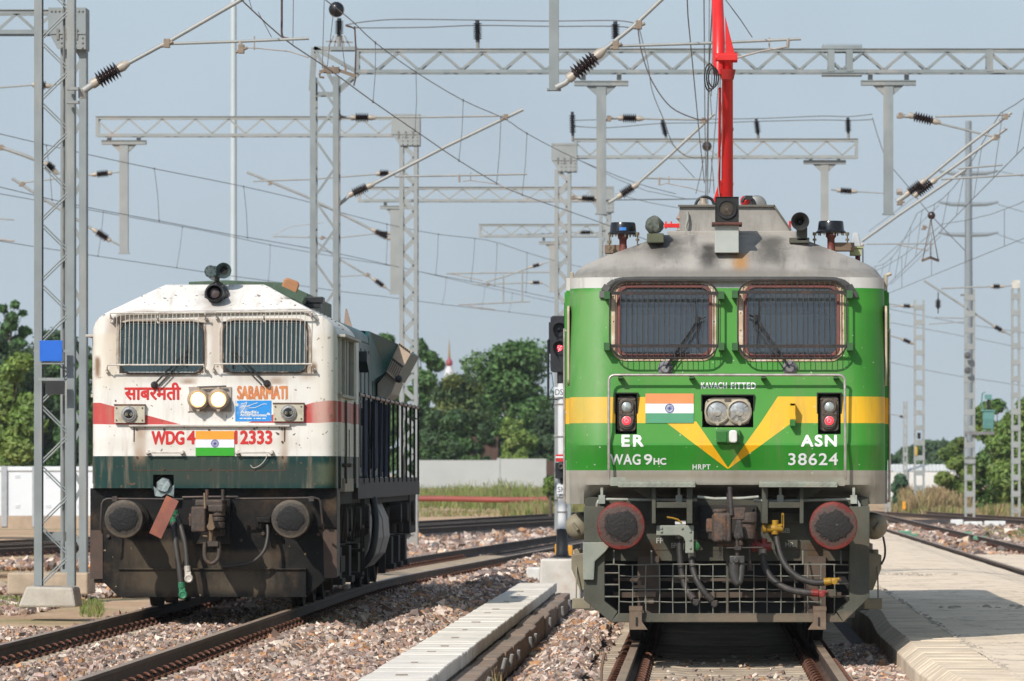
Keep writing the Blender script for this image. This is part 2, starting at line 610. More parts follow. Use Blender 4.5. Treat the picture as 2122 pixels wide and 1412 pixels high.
def grid_obj(name, xs, ys, zf, mat):
    X, Y = np.meshgrid(xs, ys)
    Z = zf(X, Y)
    co = np.stack([X.ravel(), Y.ravel(), Z.ravel()], 1)
    nx, ny = len(xs), len(ys)
    i = np.arange(ny - 1)[:, None] * nx + np.arange(nx - 1)[None]
    f = np.stack([i, i + 1, i + nx + 1, i + nx], -1).reshape(-1, 4)
    return fast_mesh(name, co, f, 4, mat, smooth=True)

g = grid_obj('ground', np.concatenate([[-2500, -900, -300, -120, -70], np.arange(-50, 50, .8), [60, 120, 300, 900, 2500]]),
             np.concatenate([[-50, 0, 20], np.arange(30, 340, 1.6), [400, 600, 1000, 2000, 5000]]), ground_z, soil)
tag(g, 'dry tan soil with worn grass under the railway yard', 'ground', kind='structure')

bed, nt, b = nodes_of('stone_bed')
ob = nd(nt, 'ShaderNodeTexCoord').outputs['Object']
v = nd(nt, 'ShaderNodeTexVoronoi')
v.inputs['Scale'].default_value = 13
nt.links.new(ob, v.inputs['Vector'])
sp = nd(nt, 'ShaderNodeSeparateColor')
nt.links.new(v.outputs['Color'], sp.inputs[0])
c = mix(nt, sp.outputs[0], (.26, .19, .155), (.50, .43, .39))
c = mix(nt, ramp(nt, sp.outputs[1], .8, .85), c, (.42, .22, .12))
c = mix(nt, ramp(nt, v.outputs['Distance'], .03, .055), c, (.06, .045, .04))
nt.links.new(c, b.inputs['Base Color'])
b.inputs['Roughness'].default_value = .95
bn = nd(nt, 'ShaderNodeBump')
bn.inputs['Strength'].default_value = .9
bn.inputs['Distance'].default_value = .05
bn.invert = True
nt.links.new(v.outputs['Distance'], bn.inputs['Height'])
nt.links.new(bn.outputs[0], b.inputs['Normal'])
bb = grid_obj('ballast_bed', np.concatenate([np.arange(-12, 1.9, .12)]), np.arange(36, 260, 1.0), lambda x, y: np.where(
    (x < -7.6) & (y < 100), -.6, np.where((x < XB(y, -21) ) | (y > 245), -.6, ballast_z(x, y))) - .012, bed)
tag(bb, 'bed of broken stone under and between the tracks', 'ballast', kind='structure')
bb = grid_obj('ballast_bed', np.arange(4.6, 15, .15), np.arange(60, 280, 1.5), lambda x, y: np.where(x < 8.2, -.22, -.22 - .03 * (x - 8.2)) + 0 * y, bed)
tag(bb, 'stone bed of the track at the right edge beyond the paved strip', 'ballast', kind='structure')

# broken stones
STONE = np.array([(.40, .33, .295), (.30, .21, .17), (.50, .44, .40), (.20, .175, .165), (.42, .25, .14), (.60, .55, .50), (.34, .275, .26), (.25, .17, .14), (.46, .38, .30), (.16, .13, .12)])
stone_mat = attr_mat('broken_stone', .85, (1.36, 1.23, 1.14), bscale=14)

def stones(name, label, regions, seed):
    rs = np.random.RandomState(seed)
    P, S = [], []
    for (x0, x1, y0, y1, dens, size, zf) in regions:
        n = int((y1 - y0) * abs((x1(np.array([(y0 + y1) / 2])) - x0(np.array([(y0 + y1) / 2])))[0] if callable(x0) else (x1 - x0)) * dens) if callable(x0) else int((y1 - y0) * (x1 - x0) * dens)
        Y = rs.uniform(y0, y1, n)
        t = rs.rand(n)
        X = x0(Y) + t * (x1(Y) - x0(Y)) if callable(x0) else x0 + t * (x1 - x0)
        sz = size * rs.lognormal(0, .32, n)
        P.append(np.stack([X, Y, zf(X, Y) + sz * rs.uniform(-.25, .5, n)], 1))
        S.append(sz)
    P, S = np.concatenate(P), np.concatenate(S)
    n = len(P)
    cube = np.array([(x, y, z) for z in (-1, 1) for y in (-1, 1) for x in (-1, 1)], float) * .5
    tri = np.array([(0, 2, 3), (0, 3, 1), (4, 5, 7), (4, 7, 6), (0, 1, 5), (0, 5, 4), (1, 3, 7), (1, 7, 5), (3, 2, 6), (3, 6, 7), (2, 0, 4), (2, 4, 6)])
    co = cube[None] + rs.uniform(-.24, .24, (n, 8, 3))
    co *= (S[:, None] * rs.uniform(.65, 1.25, (n, 3)) * np.array([1.15, 1.15, .75]))[:, None]
    q = rs.normal(size=(n, 4)) * np.array([1, .45, .45, 1])
    q /= np.linalg.norm(q, axis=1)[:, None]
    w, x, y, z = q.T
    Rm = np.stack([1 - 2 * (y * y + z * z), 2 * (x * y - z * w), 2 * (x * z + y * w), 2 * (x * y + z * w), 1 - 2 * (x * x + z * z),
                   2 * (y * z - x * w), 2 * (x * z - y * w), 2 * (y * z + x * w), 1 - 2 * (x * x + y * y)], 1).reshape(n, 3, 3)
    co = np.einsum('nij,nkj->nki', Rm, co) + P[:, None]
    col = STONE[rs.randint(0, len(STONE), n)] * rs.uniform(.48, 1.2, (n, 1))
    f = (tri[None] + 8 * np.arange(n)[:, None, None]).reshape(-1, 3)
    o = fast_mesh(name, co.reshape(-1, 3), f, 3, stone_mat, np.repeat(col, 8, 0))
    return tag(o, label, 'ballast stones', kind='stuff')

bz = ballast_z
stones('ballast_stones', 'pink and grey broken stone heaped between the white engine and the slab path', [
    (-4.70, -2.78, 43, 56, 1900, .026, bz), (-4.70, -2.78, 56, 70, 1200, .03, bz), (-4.78, -2.78, 70, 92, 700, .038, bz),
    (lambda y: XA(y) + 1.0, lambda y: np.minimum(XA(y) + 3.2, -.8), 92, 130, 260, .05, bz)], 1)
stones('ballast_stones', 'broken stone beside and between the rails of the green engine', [
    (-1.86, -.95, 43, 56, 1900, .026, bz), (-1.86, -.95, 56, 70, 1200, .03, bz), (-1.86, -.95, 70, 95, 500, .04, bz),
    (1.28, 1.9, 43, 60, 1700, .027, lambda x, y: -.22 + 0 * x), (-.62, 1.08, 43, 50.5, 40, .022, lambda x, y: -.19 + 0 * x),
    (-.55, 1.0, 50.5, 56, 8, .025, lambda x, y: -.19 + 0 * x)], 2)
stones('ballast_stones', 'broken stone beside and between the rails of the white engine', [
    (-7.9, -6.9, 50, 68, 1300, .029, lambda x, y: np.minimum(bz(x, y), -.2 - .22 * np.maximum(-6.9 - x, 0))), (-7.9, -6.9, 68, 95, 500, .04, bz),
    (-6.42, -5.2, 43, 72, 150, .026, lambda x, y: -.19 + 0 * x), (-6.45, -5.15, 72, 90, 180, .035, lambda x, y: -.17 + 0 * x)], 3)
stones('ballast_stones', 'far stone bed between the curving track and the yard tracks', [
    (lambda y: np.maximum(XB(y, -14.2), XA(y) - 7), lambda y: XA(y) - 1.1, 95, 150, 150, .06, bz),
    (lambda y: XB(y, -14.2), lambda y: XA(y) - 1.1, 150, 190, 60, .085, bz),
    (lambda y: XB(y, -15), lambda y: XB(y, -10), 118, 130, 70, .075, lambda x, y: bz(x, y) * 0 - .33)], 4)
stones('ballast_stones', 'stones along the right hand track', [
    (7.3, 13, 105, 190, 34, .075, lambda x, y: -.2 + 0 * x), (5.5, 7.0, 120, 200, 30, .065, lambda x, y: -.2 + 0 * x)], 6)
stones('dark_gravel', 'dark fine gravel beside the lattice mast foot', [(-10.6, -8.4, 62, 76, 420, .026, lambda x, y: ground_z(x, y) + .02),
    (-13, -10, 84, 118, 80, .05, lambda x, y: ground_z(x, y) + .02)], 7)

# rails
rail_side = M('rail_rust', (.075, .045, .032), .75, .05, .4, 3, dirt=(.20, .10, .05), damt=.6, dscale=2)
rail_top = M('rail_running_surface', (.42, .30, .21), .4, .15, .35, 1.5, dirt=(.16, .10, .065), damt=.6, dscale=6, dstretch=(10, .15, 1))
PROF = [(-.036, -.002), (-.036, -.038), (-.012, -.05), (-.009, -.135), (-.03, -.148), (-.075, -.158), (-.075, -.172), (.075, -.172),
        (.075, -.158), (.03, -.148), (.009, -.135), (.012, -.05), (.036, -.038), (.036, -.002), (.028, .0), (-.028, .0)]

def rail(parent, xf, Ys, dx, zf=lambda Y: 0):
    bm = MB()
    n = len(PROF)
    vs = []
    for Y in Ys:
        x = float(xf(Y)) + dx
        z = zf(Y)
        vs += [(x + a, Y, z + c) for a, c in PROF]
    bm.add(vs, [])
    for i in range(len(Ys) - 1):
        for k in range(n):
            j = (k + 1) % n
            bm.cur = 1 if k in (13, 14, 15) else 0
            bm.add([], [])
            bm.f.append([i * n + k, i * n + j, (i + 1) * n + j, (i + 1) * n + k])
            bm.m.append(bm.cur)
    bm.f.append(list(range(n)))
    bm.m.append(0)
    return bm.build('rail', [rail_side, rail_top], parent)

sleeper_m = M('sleeper_concrete', (.55, .45, .34), .9, 0, .3, 4, dirt=(.33, .25, .18), damt=.6, dscale=5, bump=.3)
nt = sleeper_m.node_tree
_src = nt.nodes['Principled BSDF'].inputs['Base Color'].links[0].from_socket
_oi = nd(nt, 'ShaderNodeObjectInfo')
nt.links.new(mix(nt, _oi.outputs['Random'], mix(nt, 1.0, _src, (.62, .60, .57), 'MULTIPLY'), _src), nt.nodes['Principled BSDF'].inputs['Base Color'])
clip_m = M('spring_clip_rust', (.15, .062, .035), .7, .2, .4, 8, dirt=(.07, .05, .045), damt=.7, dscale=20)

def track(label, xf, y0, y1, ymax_sl, step=2.0, zf=lambda Y: 0, clips=None, sl=True):
    t = thing('railway_track', label, 'railway track', (0, 0, 0), 'railway tracks', 'structure')
    Ys = list(np.arange(y0, y1 + step, step))
    for s in (-1, 1):
        rail(t, xf, Ys, s * .873, zf)
    if sl:
        k = 0
        Y = y0 + .2
        rest = MB()
        while Y < ymax_sl:
            x = float(xf(Y))
            bm = MB() if k < 95 else rest
            bm.prism([(x - 1.37, zf(Y) - .4), (x + 1.37, zf(Y) - .4), (x + 1.37, zf(Y) - .2), (x + 1.2, zf(Y) - .182), (x + .5, zf(Y) - .182), (x + .35, zf(Y) - .198),
                      (x - .35, zf(Y) - .198), (x - .5, zf(Y) - .182), (x - 1.2, zf(Y) - .182), (x - 1.37, zf(Y) - .2)], Y - .115, Y + .115)
            if k < 95:
                bm.build('sleeper', sleeper_m, t, bevel=.012, seg=1)
            Y += .6
            k += 1
        if rest.v:
            o = rest.build('sleepers_beyond', sleeper_m, t)
            o['kind'] = 'stuff'
    if clips:
        bm = MB()
        Y = y0 + .2
        while Y < clips:
            x = float(xf(Y))
            for s in (-1, 1):
                for q in (-1, 1):
                    cx = x + s * .873 + q * .115
                    a = 7 if Y < 60 else 5
                    pts = [(cx + .046 * math.cos(math.pi * k / a) * 1.1, Y + .025 * q * math.sin(k * 2.0), zf(Y) - .165 + .062 * math.sin(math.pi * k / a)) for k in range(a + 1)]
                    bm.tube(pts, .0125, 5)
                    bm.tube([(p[0] + .005 * q, p[1] + .055, p[2] - .012) for p in pts], .0115, 5)
                    bm.box(cx - .05, Y - .05, zf(Y) - .18, cx + .05, Y + .06, zf(Y) - .16)
            Y += .6
        o = bm.build('rail_clips', clip_m, t, smooth=60)
        o['kind'] = 'stuff'
    return t

track('straight track under the green engine with rusty spring clips', lambda Y: CG, 40, 130, 130, 1.5, clips=75)
track('track under the white engine that bends away to the right', XA, 40, 210, 125, 1.5, clips=120)
track('track at the right edge beyond the paved strip', lambda Y: CC, 80, 330, 0, 4, clips=190)
track('nearer of the two dark yard tracks in the background', lambda Y: XB(Y, -16.), 100, 260, 0, 4, lambda Y: float(sstep(150, 260, Y)) * .25, clips=150)
track('farther of the two dark yard tracks in the background', lambda Y: XB(Y, -18.5), 120, 270, 0, 4, lambda Y: float(sstep(150, 260, Y)) * .25)
track('track that sweeps off behind the right hand masts', lambda Y: 11.6 - .075 * (Y - 195), 150, 330, 0, 4, lambda Y: .02)

# slab path (cable trench covers) and its lower ledge
slab_m = M('slab_concrete', (.76, .70, .62), .9, 0, .16, 1.2, dirt=(.38, .33, .27), damt=.5, dscale=3, dstretch=(1, .6, 1), bump=.25, bscale=25,
           specks=((.10, .08, .07), 7, .73))
bm = MB()
Y, k = 40.0, 0
while Y < 84:
    L = rnd.choice((.3, .3, .32, .62))
    dz, dx = rnd.uniform(-.004, .004), rnd.uniform(-.005, .005)
    bm.box(-2.71 + dx, Y + .003, -.13, -2.155 + dx, Y + L - .003, dz)
    Y += L
o = bm.build('path', slab_m, None, bevel=.008, seg=1)
tag(o, 'narrow path of pale concrete trench slabs between the two engines', 'path', kind='structure')
bm = MB()
Y = 41.0
while Y < 80:
    x = -2.45 + rnd.uniform(-.05, .05)
    bm.box(x - .05, Y, .0, x + rnd.uniform(.0, .05), Y + .02, .0115)
    Y += rnd.uniform(1.6, 4.2)
bm.build('lifting_slot', M('slot_dirt', (.26, .22, .18), .9), o)
bm = MB()
bm.box(-2.68, 40, -.42, -2.17, 84, -.13)
for i in range(22):
    bm.box(-2.15, 40 + i * 2, -.4, -1.93 + rnd.uniform(-.02, .02), 42 + i * 2 - .03, -.13 + rnd.uniform(-.02, .01))
o = bm.build('trench_ledge', M('trench_concrete', (.30, .23, .18), .95, 0, .4, 4, dirt=(.38, .2, .11), damt=.6, bump=.5), None, bevel=.02)
tag(o, 'rough concrete ledge of the cable trench beside the slab path', 'ledge', kind='structure')
bm = MB()
for i in range(20):
    Y = 42 + i * 2.0 + rnd.uniform(-.1, .1)
    if rnd.random() < .8:
        bm.cyl((-1.88 + rnd.uniform(-.03, .03), Y, -.27), (-1.87, Y - .04, -.15 + rnd.uniform(-.03, .02)), .02, .018, 8)
tag(bm.build('drain_spouts', M('white_plastic', (.30, .30, .29), .6), None), 'row of short white pipe ends along the trench ledge', 'pipe ends', kind='stuff')

# paved strip on the right
pave, nt, b = nodes_of('paving')
ob = nd(nt, 'ShaderNodeTexCoord').outputs['Object']
bt = nd(nt, 'ShaderNodeTexBrick')
bt.inputs['Scale'].default_value = 1
bt.inputs['Mortar Size'].default_value = .007
bt.inputs['Brick Width'].default_value = .62
bt.inputs['Row Height'].default_value = .31
bt.inputs['Color1'].default_value = (.80, .66, .50, 1)
bt.inputs['Color2'].default_value = (.72, .59, .45, 1)
bt.inputs['Mortar'].default_value = (.58, .46, .34, 1)
nt.links.new(ob, bt.inputs['Vector'])
c = mix(nt, mth(nt, 'MULTIPLY', ramp(nt, noise(nt, mapped(nt, ob, (1, .5, 1)), 1.2, 6, .7), .45, .7), .6), bt.outputs[0], (.50, .40, .30))
c = mix(nt, ramp(nt, noise(nt, mapped(nt, ob, (.35, 1.6, 1)), 1.1, 5, .6), .62, .7), c, (.30, .26, .21))
vc = nd(nt, 'ShaderNodeTexVoronoi', feature='DISTANCE_TO_EDGE')
vc.inputs['Scale'].default_value = .55
wv = nd(nt, 'ShaderNodeVectorMath', operation='ADD')
wn_ = nd(nt, 'ShaderNodeTexNoise')
wn_.inputs['Scale'].default_value = 2.5
nt.links.new(ob, wn_.inputs['Vector'])
nt.links.new(ob, wv.inputs[0])
nt.links.new(wn_.outputs['Color'], wv.inputs[1])
nt.links.new(wv.outputs[0], vc.inputs['Vector'])
c = mix(nt, mth(nt, 'MULTIPLY', ramp(nt, vc.outputs['Distance'], .018, .004), .75), c, (.27, .21, .16))
c = mix(nt, mth(nt, 'MULTIPLY', ramp(nt, noise(nt, ob, .8, 6, .75), .58, .68), .45), c, (.36, .32, .27))
c = mix(nt, mth(nt, 'MULTIPLY', ramp(nt, noise(nt, ob, 30, 2), .68, .72), .6), c, (.25, .2, .16))
nt.links.new(c, b.inputs['Base Color'])
b.inputs['Roughness'].default_value = .9
bn = nd(nt, 'ShaderNodeBump')
bn.inputs['Strength'].default_value = .5
bn.inputs['Distance'].default_value = .02
nt.links.new(noise(nt, ob, 14, 5), bn.inputs['Height'])
nt.links.new(bn.outputs[0], b.inputs['Normal'])
o = grid_obj('pavement', np.array([2.43, 3, 3.6, 4.2, 4.8, 5.32]), np.arange(36, 230, 1.0),
             lambda x, y: .045 + .012 * np.sin(x * 3) * np.sin(y * .8) - sstep(4.4, 5.3, x) * .12, pave)
tag(o, 'sunlit tan paved strip right of the green engine', 'pavement', kind='structure')
o = grid_obj('pavement', np.array([5.5, 6.0, 6.5, 7.02]), np.arange(70, 122, 1.0), lambda x, y: -.11 + 0 * x, pave)
tag(o, 'concrete infill between the rails of the right hand track', 'pavement', kind='structure')
kerb_m = M('kerb_concrete', (.72, .59, .44), .9, 0, .28, 1.5, dirt=(.36, .27, .19), damt=.6, dscale=2.5, bump=.3)
bm = MB()
Y = 38.0
while Y < 110:
    L = .24
    wv = .02 * math.sin(Y * .5) + .05 * math.sin(Y * .21)
    dz = rnd.uniform(-.006, .006)
    bm.prism([(1.86 + wv, -.42), (1.86 + wv, -.05 + dz), (1.99 + wv, .05 + dz), (2.43, .05 + dz), (2.43, -.42)], Y + .006, Y + L - .006)
    Y += L
o = bm.build('kerb_strip', kerb_m, None, bevel=.006, seg=1)
tag(o, 'edge of closely laid concrete blocks beside the green engine', 'kerb', kind='structure')
bm = MB()
for i in range(260):
    bm.lathe((2.45 + rnd.gauss(0, .03), rnd.uniform(46, 90), .045), (0, 0, 1), [(rnd.uniform(.01, .035), 0), (.008, rnd.uniform(.006, .016))], 6)
for cx, cy, n, sp in ((3.4, 67, 26, .8), (3.2, 88, 34, .6)):
    for i in range(n):
        d = rnd.uniform(.015, .06)
        bm.lathe((cx + rnd.gauss(0, sp * .5), cy + rnd.gauss(0, .4), .045), (0, 0, 1), [(d, 0), (d * .6, d * .45), (0, d * .6)], 7)
tag(bm.build('mortar_crumbs', M('mortar', (.42, .36, .29), .95, bump=.5), None), 'small heaps and crumbs of grey mortar left on the paving', 'mortar', kind='stuff')
# ------------------------------------------------------------------ green electric locomotive
GY = 52.4
def gl(px, py, d):
    s = F / (GY + d)
    return ((px - VX) / s - CG, d, CH + (VY - py) / s)

_gk = [(1045, .72), (1005, .62), (975, .60), (923, .52), (592, .86), (575, .87), (555, .95), (487, 1.55), (440, 1.9)]
_gz = [gl(0, p, d)[2] for p, d in _gk]
_gd = [d for p, d in _gk]
def gdz(z):
    return float(np.interp(z, _gz, _gd))
def gcorner(x):
    u = max(0, abs(x) - 1.14) / .34
    return .36 * (1 - math.sqrt(max(0, 1 - min(u, 1) ** 2)))
def gtuck(x, z):
    """the lower apron curves back under the buffer beam in the middle"""
    zt = _gz[1]
    if z >= zt:
        return 0
    k = (zt - z) / (zt - _gz[0])
    return .42 * k * float(1 - sstep(1.1, 1.38, abs(x)))
def gd(x, z):
    return gdz(z) + gcorner(x) + gtuck(x, z)
def gp(px, py, off=0):
    """pixel on the front skin -> local x, d, z"""
    d = .6
    for _ in range(5):
        x, _y, z = gl(px, py, d)
        d = gd(x, z)
    return Vector((x, d - off, z))
def gxz(px, py):
    p = gp(px, py)
    return (p.x, p.z)

G = thing('green_locomotive', 'bright green electric locomotive with a yellow band, red buffers and a tall red pantograph', 'locomotive', (CG, GY, 0))
green = (.030, .235, .022)
zg0, zg1, zs = gp(1500, 975).z, gp(1500, 593).z, gp(1500, 597).z
big = 9
stripeL = [(-big, gp(1300, 823).z), gxz(1345, 823), gxz(1345, 877), (-big, gp(1300, 877).z)]
stripeR = [gxz(1612, 822), (big, gp(1700, 822).z), (big, gp(1700, 877).z), gxz(1576, 877)]
diagR = [gxz(1576, 876.8), gxz(1640, 876.8), gxz(1510, 971.5), gxz(1507.5, 971.5)]
diagL = [gxz(1378, 874), gxz(1443, 874), gxz(1510, 971.5), gxz(1507, 971.5)]
body_m = paint('engine_paint', green, [
    ((.88, .45, .010), [stripeL, stripeR, diagL, diagR]),
    ((.36, .34, .29), [[(-big, -big), (big, -big), (big, zg0), (-big, zg0)]]),
    ((.52, .51, .48), [[(-big, zs), (big, zs), (big, big), (-big, big)]])],
    rough=.5, var=.16, scale=1.6, dirt=(.17, .15, .10), damt=.45, dscale=2.0, dstretch=(5, 1, .4), specks=((.55, .6, .5), 26, .725), bump=.10, bscale=3)
roof_m = M('grey_roof_paint', (.37, .345, .31), .62, 0, .2, 2, dirt=(.13, .115, .10), damt=.8, dscale=2.2, dstretch=(5, 1, .35), bump=.1)
grey_m = M('grey_green_underframe', (.090, .092, .072), .62, 0, .3, 3, dirt=(.11, .075, .05), damt=.75, dscale=2.2, dstretch=(1.6, 1, .8), bump=.2, specks=((.20, .085, .04), 22, .70))
grey_lt = M('pale_grey_green_paint', (.27, .295, .245), .6, 0, .25, 5, dirt=(.24, .14, .08), damt=.6, dscale=5, bump=.15, specks=((.2, .09, .05), 30, .70))
grey_m.node_tree.nodes['Principled BSDF'].inputs['Specular IOR Level'].default_value = .2
brown_m = M('brown_guard_paint', (.17, .115, .075), .7, 0, .25, 5, dirt=(.27, .2, .14), damt=.5, dscale=4)
dark_m = M('dark_recess', (.012, .012, .012), .8)
under_m = M('dark_underframe', (.03, .026, .022), .85, 0, .5, 5)

def grid_shell(name, xs, zs, fn, holes, mat, parent, smooth=20):
    bm = MB()
    n = len(xs)
    bm.v = [tuple(fn(x, z)) for z in zs for x in xs]
    for j in range(len(zs) - 1):
        for i in range(n - 1):
            cx, cz = (xs[i] + xs[i + 1]) / 2, (zs[j] + zs[j + 1]) / 2
            if not any(h[0] < cx < h[1] and h[2] < cz < h[3] for h in holes):
                bm.f.append([j * n + i, j * n + i + 1, (j + 1) * n + i + 1, (j + 1) * n + i])
                bm.m.append(0)
    return bm.build(name, mat, parent, smooth=smooth)

def uniq(a, tol=.004):
    out = []
    for v in sorted(a):
        if not out or v - out[-1] > tol:
            out.append(v)
    return out

def rect(pa, pb):
    return (min(pa[0], pb[0]), max(pa[0], pb[0]), min(pa[1], pb[1]), max(pa[1], pb[1]))
recess = [rect(gxz(1275, 900), gxz(1320, 816)), rect(gxz(1695, 900), gxz(1742, 816)), rect(gxz(1455, 886), gxz(1561, 820))]
winh = [rect(gxz(1283, 735), gxz(1470, 595)), rect(gxz(1546, 735), gxz(1733, 596))]
holes = recess + winh
xs = list(np.linspace(-1.14, 1.14, 24)) + [s * (1.14 + .34 * math.sin(R(a))) for s in (-1, 1) for a in range(9, 91, 9)]
zs_ = _gz[:6] + list(np.linspace(_gz[0], _gz[1], 6)) + list(np.linspace(_gz[1], _gz[5], 20))
edges = [v for h in holes for v in h[:2]]
zed = [v for h in holes for v in h[2:]]
xs = uniq(edges + [x for x in xs if min(abs(x - e) for e in edges) > .02])
zs_ = uniq(zed + [z for z in zs_ if min(abs(z - e) for e in zed) > .012])
def gshell(x, z):
    if abs(x) > 1.479:
        return (x, gdz(min(z, _gz[5])) + .36, z)
    return (x, gd(x, z), z)
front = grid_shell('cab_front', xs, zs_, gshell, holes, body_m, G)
# cab sides and long body
bm = MB()
za, zb_ = _gz[0], _gz[5]
for s in (-1, 1):
    x = s * 1.48
    nz = len(zs_)
    bm.add([(x, gdz(min(z, _gz[5])) + .36, z) for z in zs_] + [(x, 1.62, z) for z in zs_], [(i, i + 1, nz + i + 1, nz + i) for i in range(nz - 1)])
    bm.box(s * 1.40, 1.62, za, s * 1.525, 20.3, zb_ + .02)
bm.box(-1.40, 20.2, za, 1.40, 20.3, zb_ + .02)
bm.build('body_side', body_m, G)
for s in (-1, 1):
    d = MB()
    d.box(s * 1.50, 1.75, 1.75, s * 1.545, 2.5, 3.35)
    door = d.build('cab_door', body_m, G, bevel=.01)
    MB().box(s * 1.54, 1.9, 2.55, s * 1.552, 2.36, 3.25).build('door_window', blk_gloss, door)
    for dd in (1.68, 2.62):
        h = MB()
        h.tube([(s * 1.545, dd, 1.35), (s * 1.545, dd, 3.0)], .011, 8)
        for z in (1.36, 2.2, 2.98):
            h.cyl((s * 1.51, dd, z), (s * 1.545, dd, z), .010, n=6)
        h.build('door_handrail', M('steel_handrail', (.5, .46, .42), .4, .6, .3, 10, dirt=(.25, .13, .07), damt=.5, dscale=15), G, smooth=60)
    w = MB()
    w.frame([(a, b) for a, b in rrect(1.0, 2.45, 1.5, 3.2, .07)], [(a, b) for a, b in rrect(1.05, 2.5, 1.45, 3.15, .05)], 0, .02)
    w.v = [(s * (1.482 + p[1]), p[0], p[2]) for p in w.v]
    w.build('side_window_frame', M('cream_window_frame', (.5, .40, .29), .6), G)
    MB().box(s * 1.475, 1.05, 2.5, s * 1.484, 1.45, 3.15).build('side_window', blk_gloss, G)
# roof
def ztop(x):
    return float(np.interp(x, [-1.48, -1.45, -1.40, -1.33, -1.2, -.60, .62, 1.2, 1.33, 1.40, 1.45, 1.48], [3.452, 3.50, 3.56, 3.60, 3.655, 3.885, 3.885, 3.655, 3.60, 3.56, 3.50, 3.452]))
rx = sorted(list(np.linspace(-1.14, 1.14, 39)) + [s * v for s in (-1, 1) for v in (1.2, 1.25, 1.3, 1.34, 1.38, 1.41, 1.44, 1.46, 1.48)] + [-.6, .62])
bm = MB()
T = [0, .04, .08, .13, .18, .24, .4, .6, .8, .95, 1.0]
zb_ = _gz[5]
for t in T:
    for x in rx:
        z = zb_ + (ztop(x) - zb_) * t
        zz = zb_ + (3.885 - zb_) * t * (.55 + .45 * (ztop(x) - zb_) / (3.885 - zb_))
        bm.v.append((x, gdz(zz) + gcorner(x), z))
n = len(rx)
for x in rx:
    bm.v.append((x, 20.3, ztop(x)))
for j in range(len(T)):
    for i in range(n - 1):
        bm.f.append([j * n + i, j * n + i + 1, (j + 1) * n + i + 1, (j + 1) * n + i])
        bm.m.append(0)
bm.build('roof', roof_m, G, smooth=14)

for (x_, hw, a_, c_, col, amt, fd) in ():
    pass
zr = lambda py, d=1.0: gl(0, py, d)[2]
stain_and_shade(roof_m, [(-.17, .13, zr(505, 1.4), zr(585, .86), (.055, .05, .045), 1, .25), (.125, .09, zr(522, 1.3), zr(590, .86), (.36, .19, .07), .95, .2),
               (-.60, .28, zr(488, 1.5), zr(556), (.08, .075, .065), .9, .2), (.42, .2, zr(488, 1.5), zr(575), (.075, .07, .06), .9, .25), (-.95, .15, zr(505, 1.4), zr(560), (.12, .11, .1), .7, .2), (.85, .12, zr(505, 1.4), zr(575), (.11, .10, .09), .7, .2), (-.02, .9, zr(487, 1.5), zr(500, 1.4), (.12, .11, .10), .5, .08),
               (0, 2.6, zr(556, .96), zr(579, .86), (.165, .155, .135), .9, .03), (-1.0, .4, zr(520, 1.2), zr(555), (.36, .33, .29), .5, .1), (1.0, .3, zr(520, 1.2), zr(555), (.33, .30, .27), .5, .1)])
zq = lambda py: gp(1500, py).z
stain_and_shade(body_m, [(-.6, 1.2, zq(978), zq(1003), (.20, .14, .09), .55, .10), (.7, .9, zq(978), zq(1010), (.19, .14, .09), .5, .12), (0, 1.4, zq(1003), zq(1045), (.06, .047, .035), .85, .14),  # last spot mixes brown grime with painted shade of the undercut
               (0, 2.5, zq(600), zq(921), (.13, .29, .05), .22, .02), (-1.3, .25, zq(600), zq(960), (.22, .33, .16), .4, .5), (.03, .12, zq(888), zq(975), (.16, .22, .07), .35, .3), (.9, .25, zq(745), zq(830), (.12, .22, .06), .35, .3), (-.55, .35, zq(745), zq(815), (.14, .24, .07), .3, .3),  # first two put sky sheen and a lit left edge into the paint
               (1.33, .2, zq(640), zq(900), (.025, .13, .02), .4, .6)])  # right corner darker green, its shade put into the paint
stain_and_shade(grey_m, [(-.72, .16, gl(0, 1120, .78)[2], gl(0, 1215, .6)[2], (.075, .045, .025), .9, .1), (.82, .2, gl(0, 1120, .78)[2], gl(0, 1215, .6)[2], (.075, .045, .025), .9, .1),
               (0, .5, gl(0, 1040, .78)[2], gl(0, 1175, .6)[2], (.05, .045, .035), .7, .15), (.35, 1.2, gl(0, 1268, .5)[2], gl(0, 1294, .5)[2], (.20, .15, .105), .7, .03)])
# rain lip over the windows
lip = []
for px, py in [(1253, 618), (1254, 604), (1261, 592), (1273, 583), (1288, 579.5)] + [(1288 + i * 36.7, 578.5) for i in range(1, 12)] + [(1731, 579.5), (1745, 583), (1757, 592), (1764, 604), (1768, 618)]:
    lip.append(gp(px, py, .0))
bm = MB()
for a, b in zip(lip, lip[1:]):
    bm.bar((a.x, a.y - .03, a.z), (b.x, b.y - .03, b.z), .10, .022, up=(0, -.3, 1))
bm.build('rain_lip', M('dull_lip_paint', (.075, .072, .066), .6, 0, .3, 6), G)
w = lip[0], lip[-1]

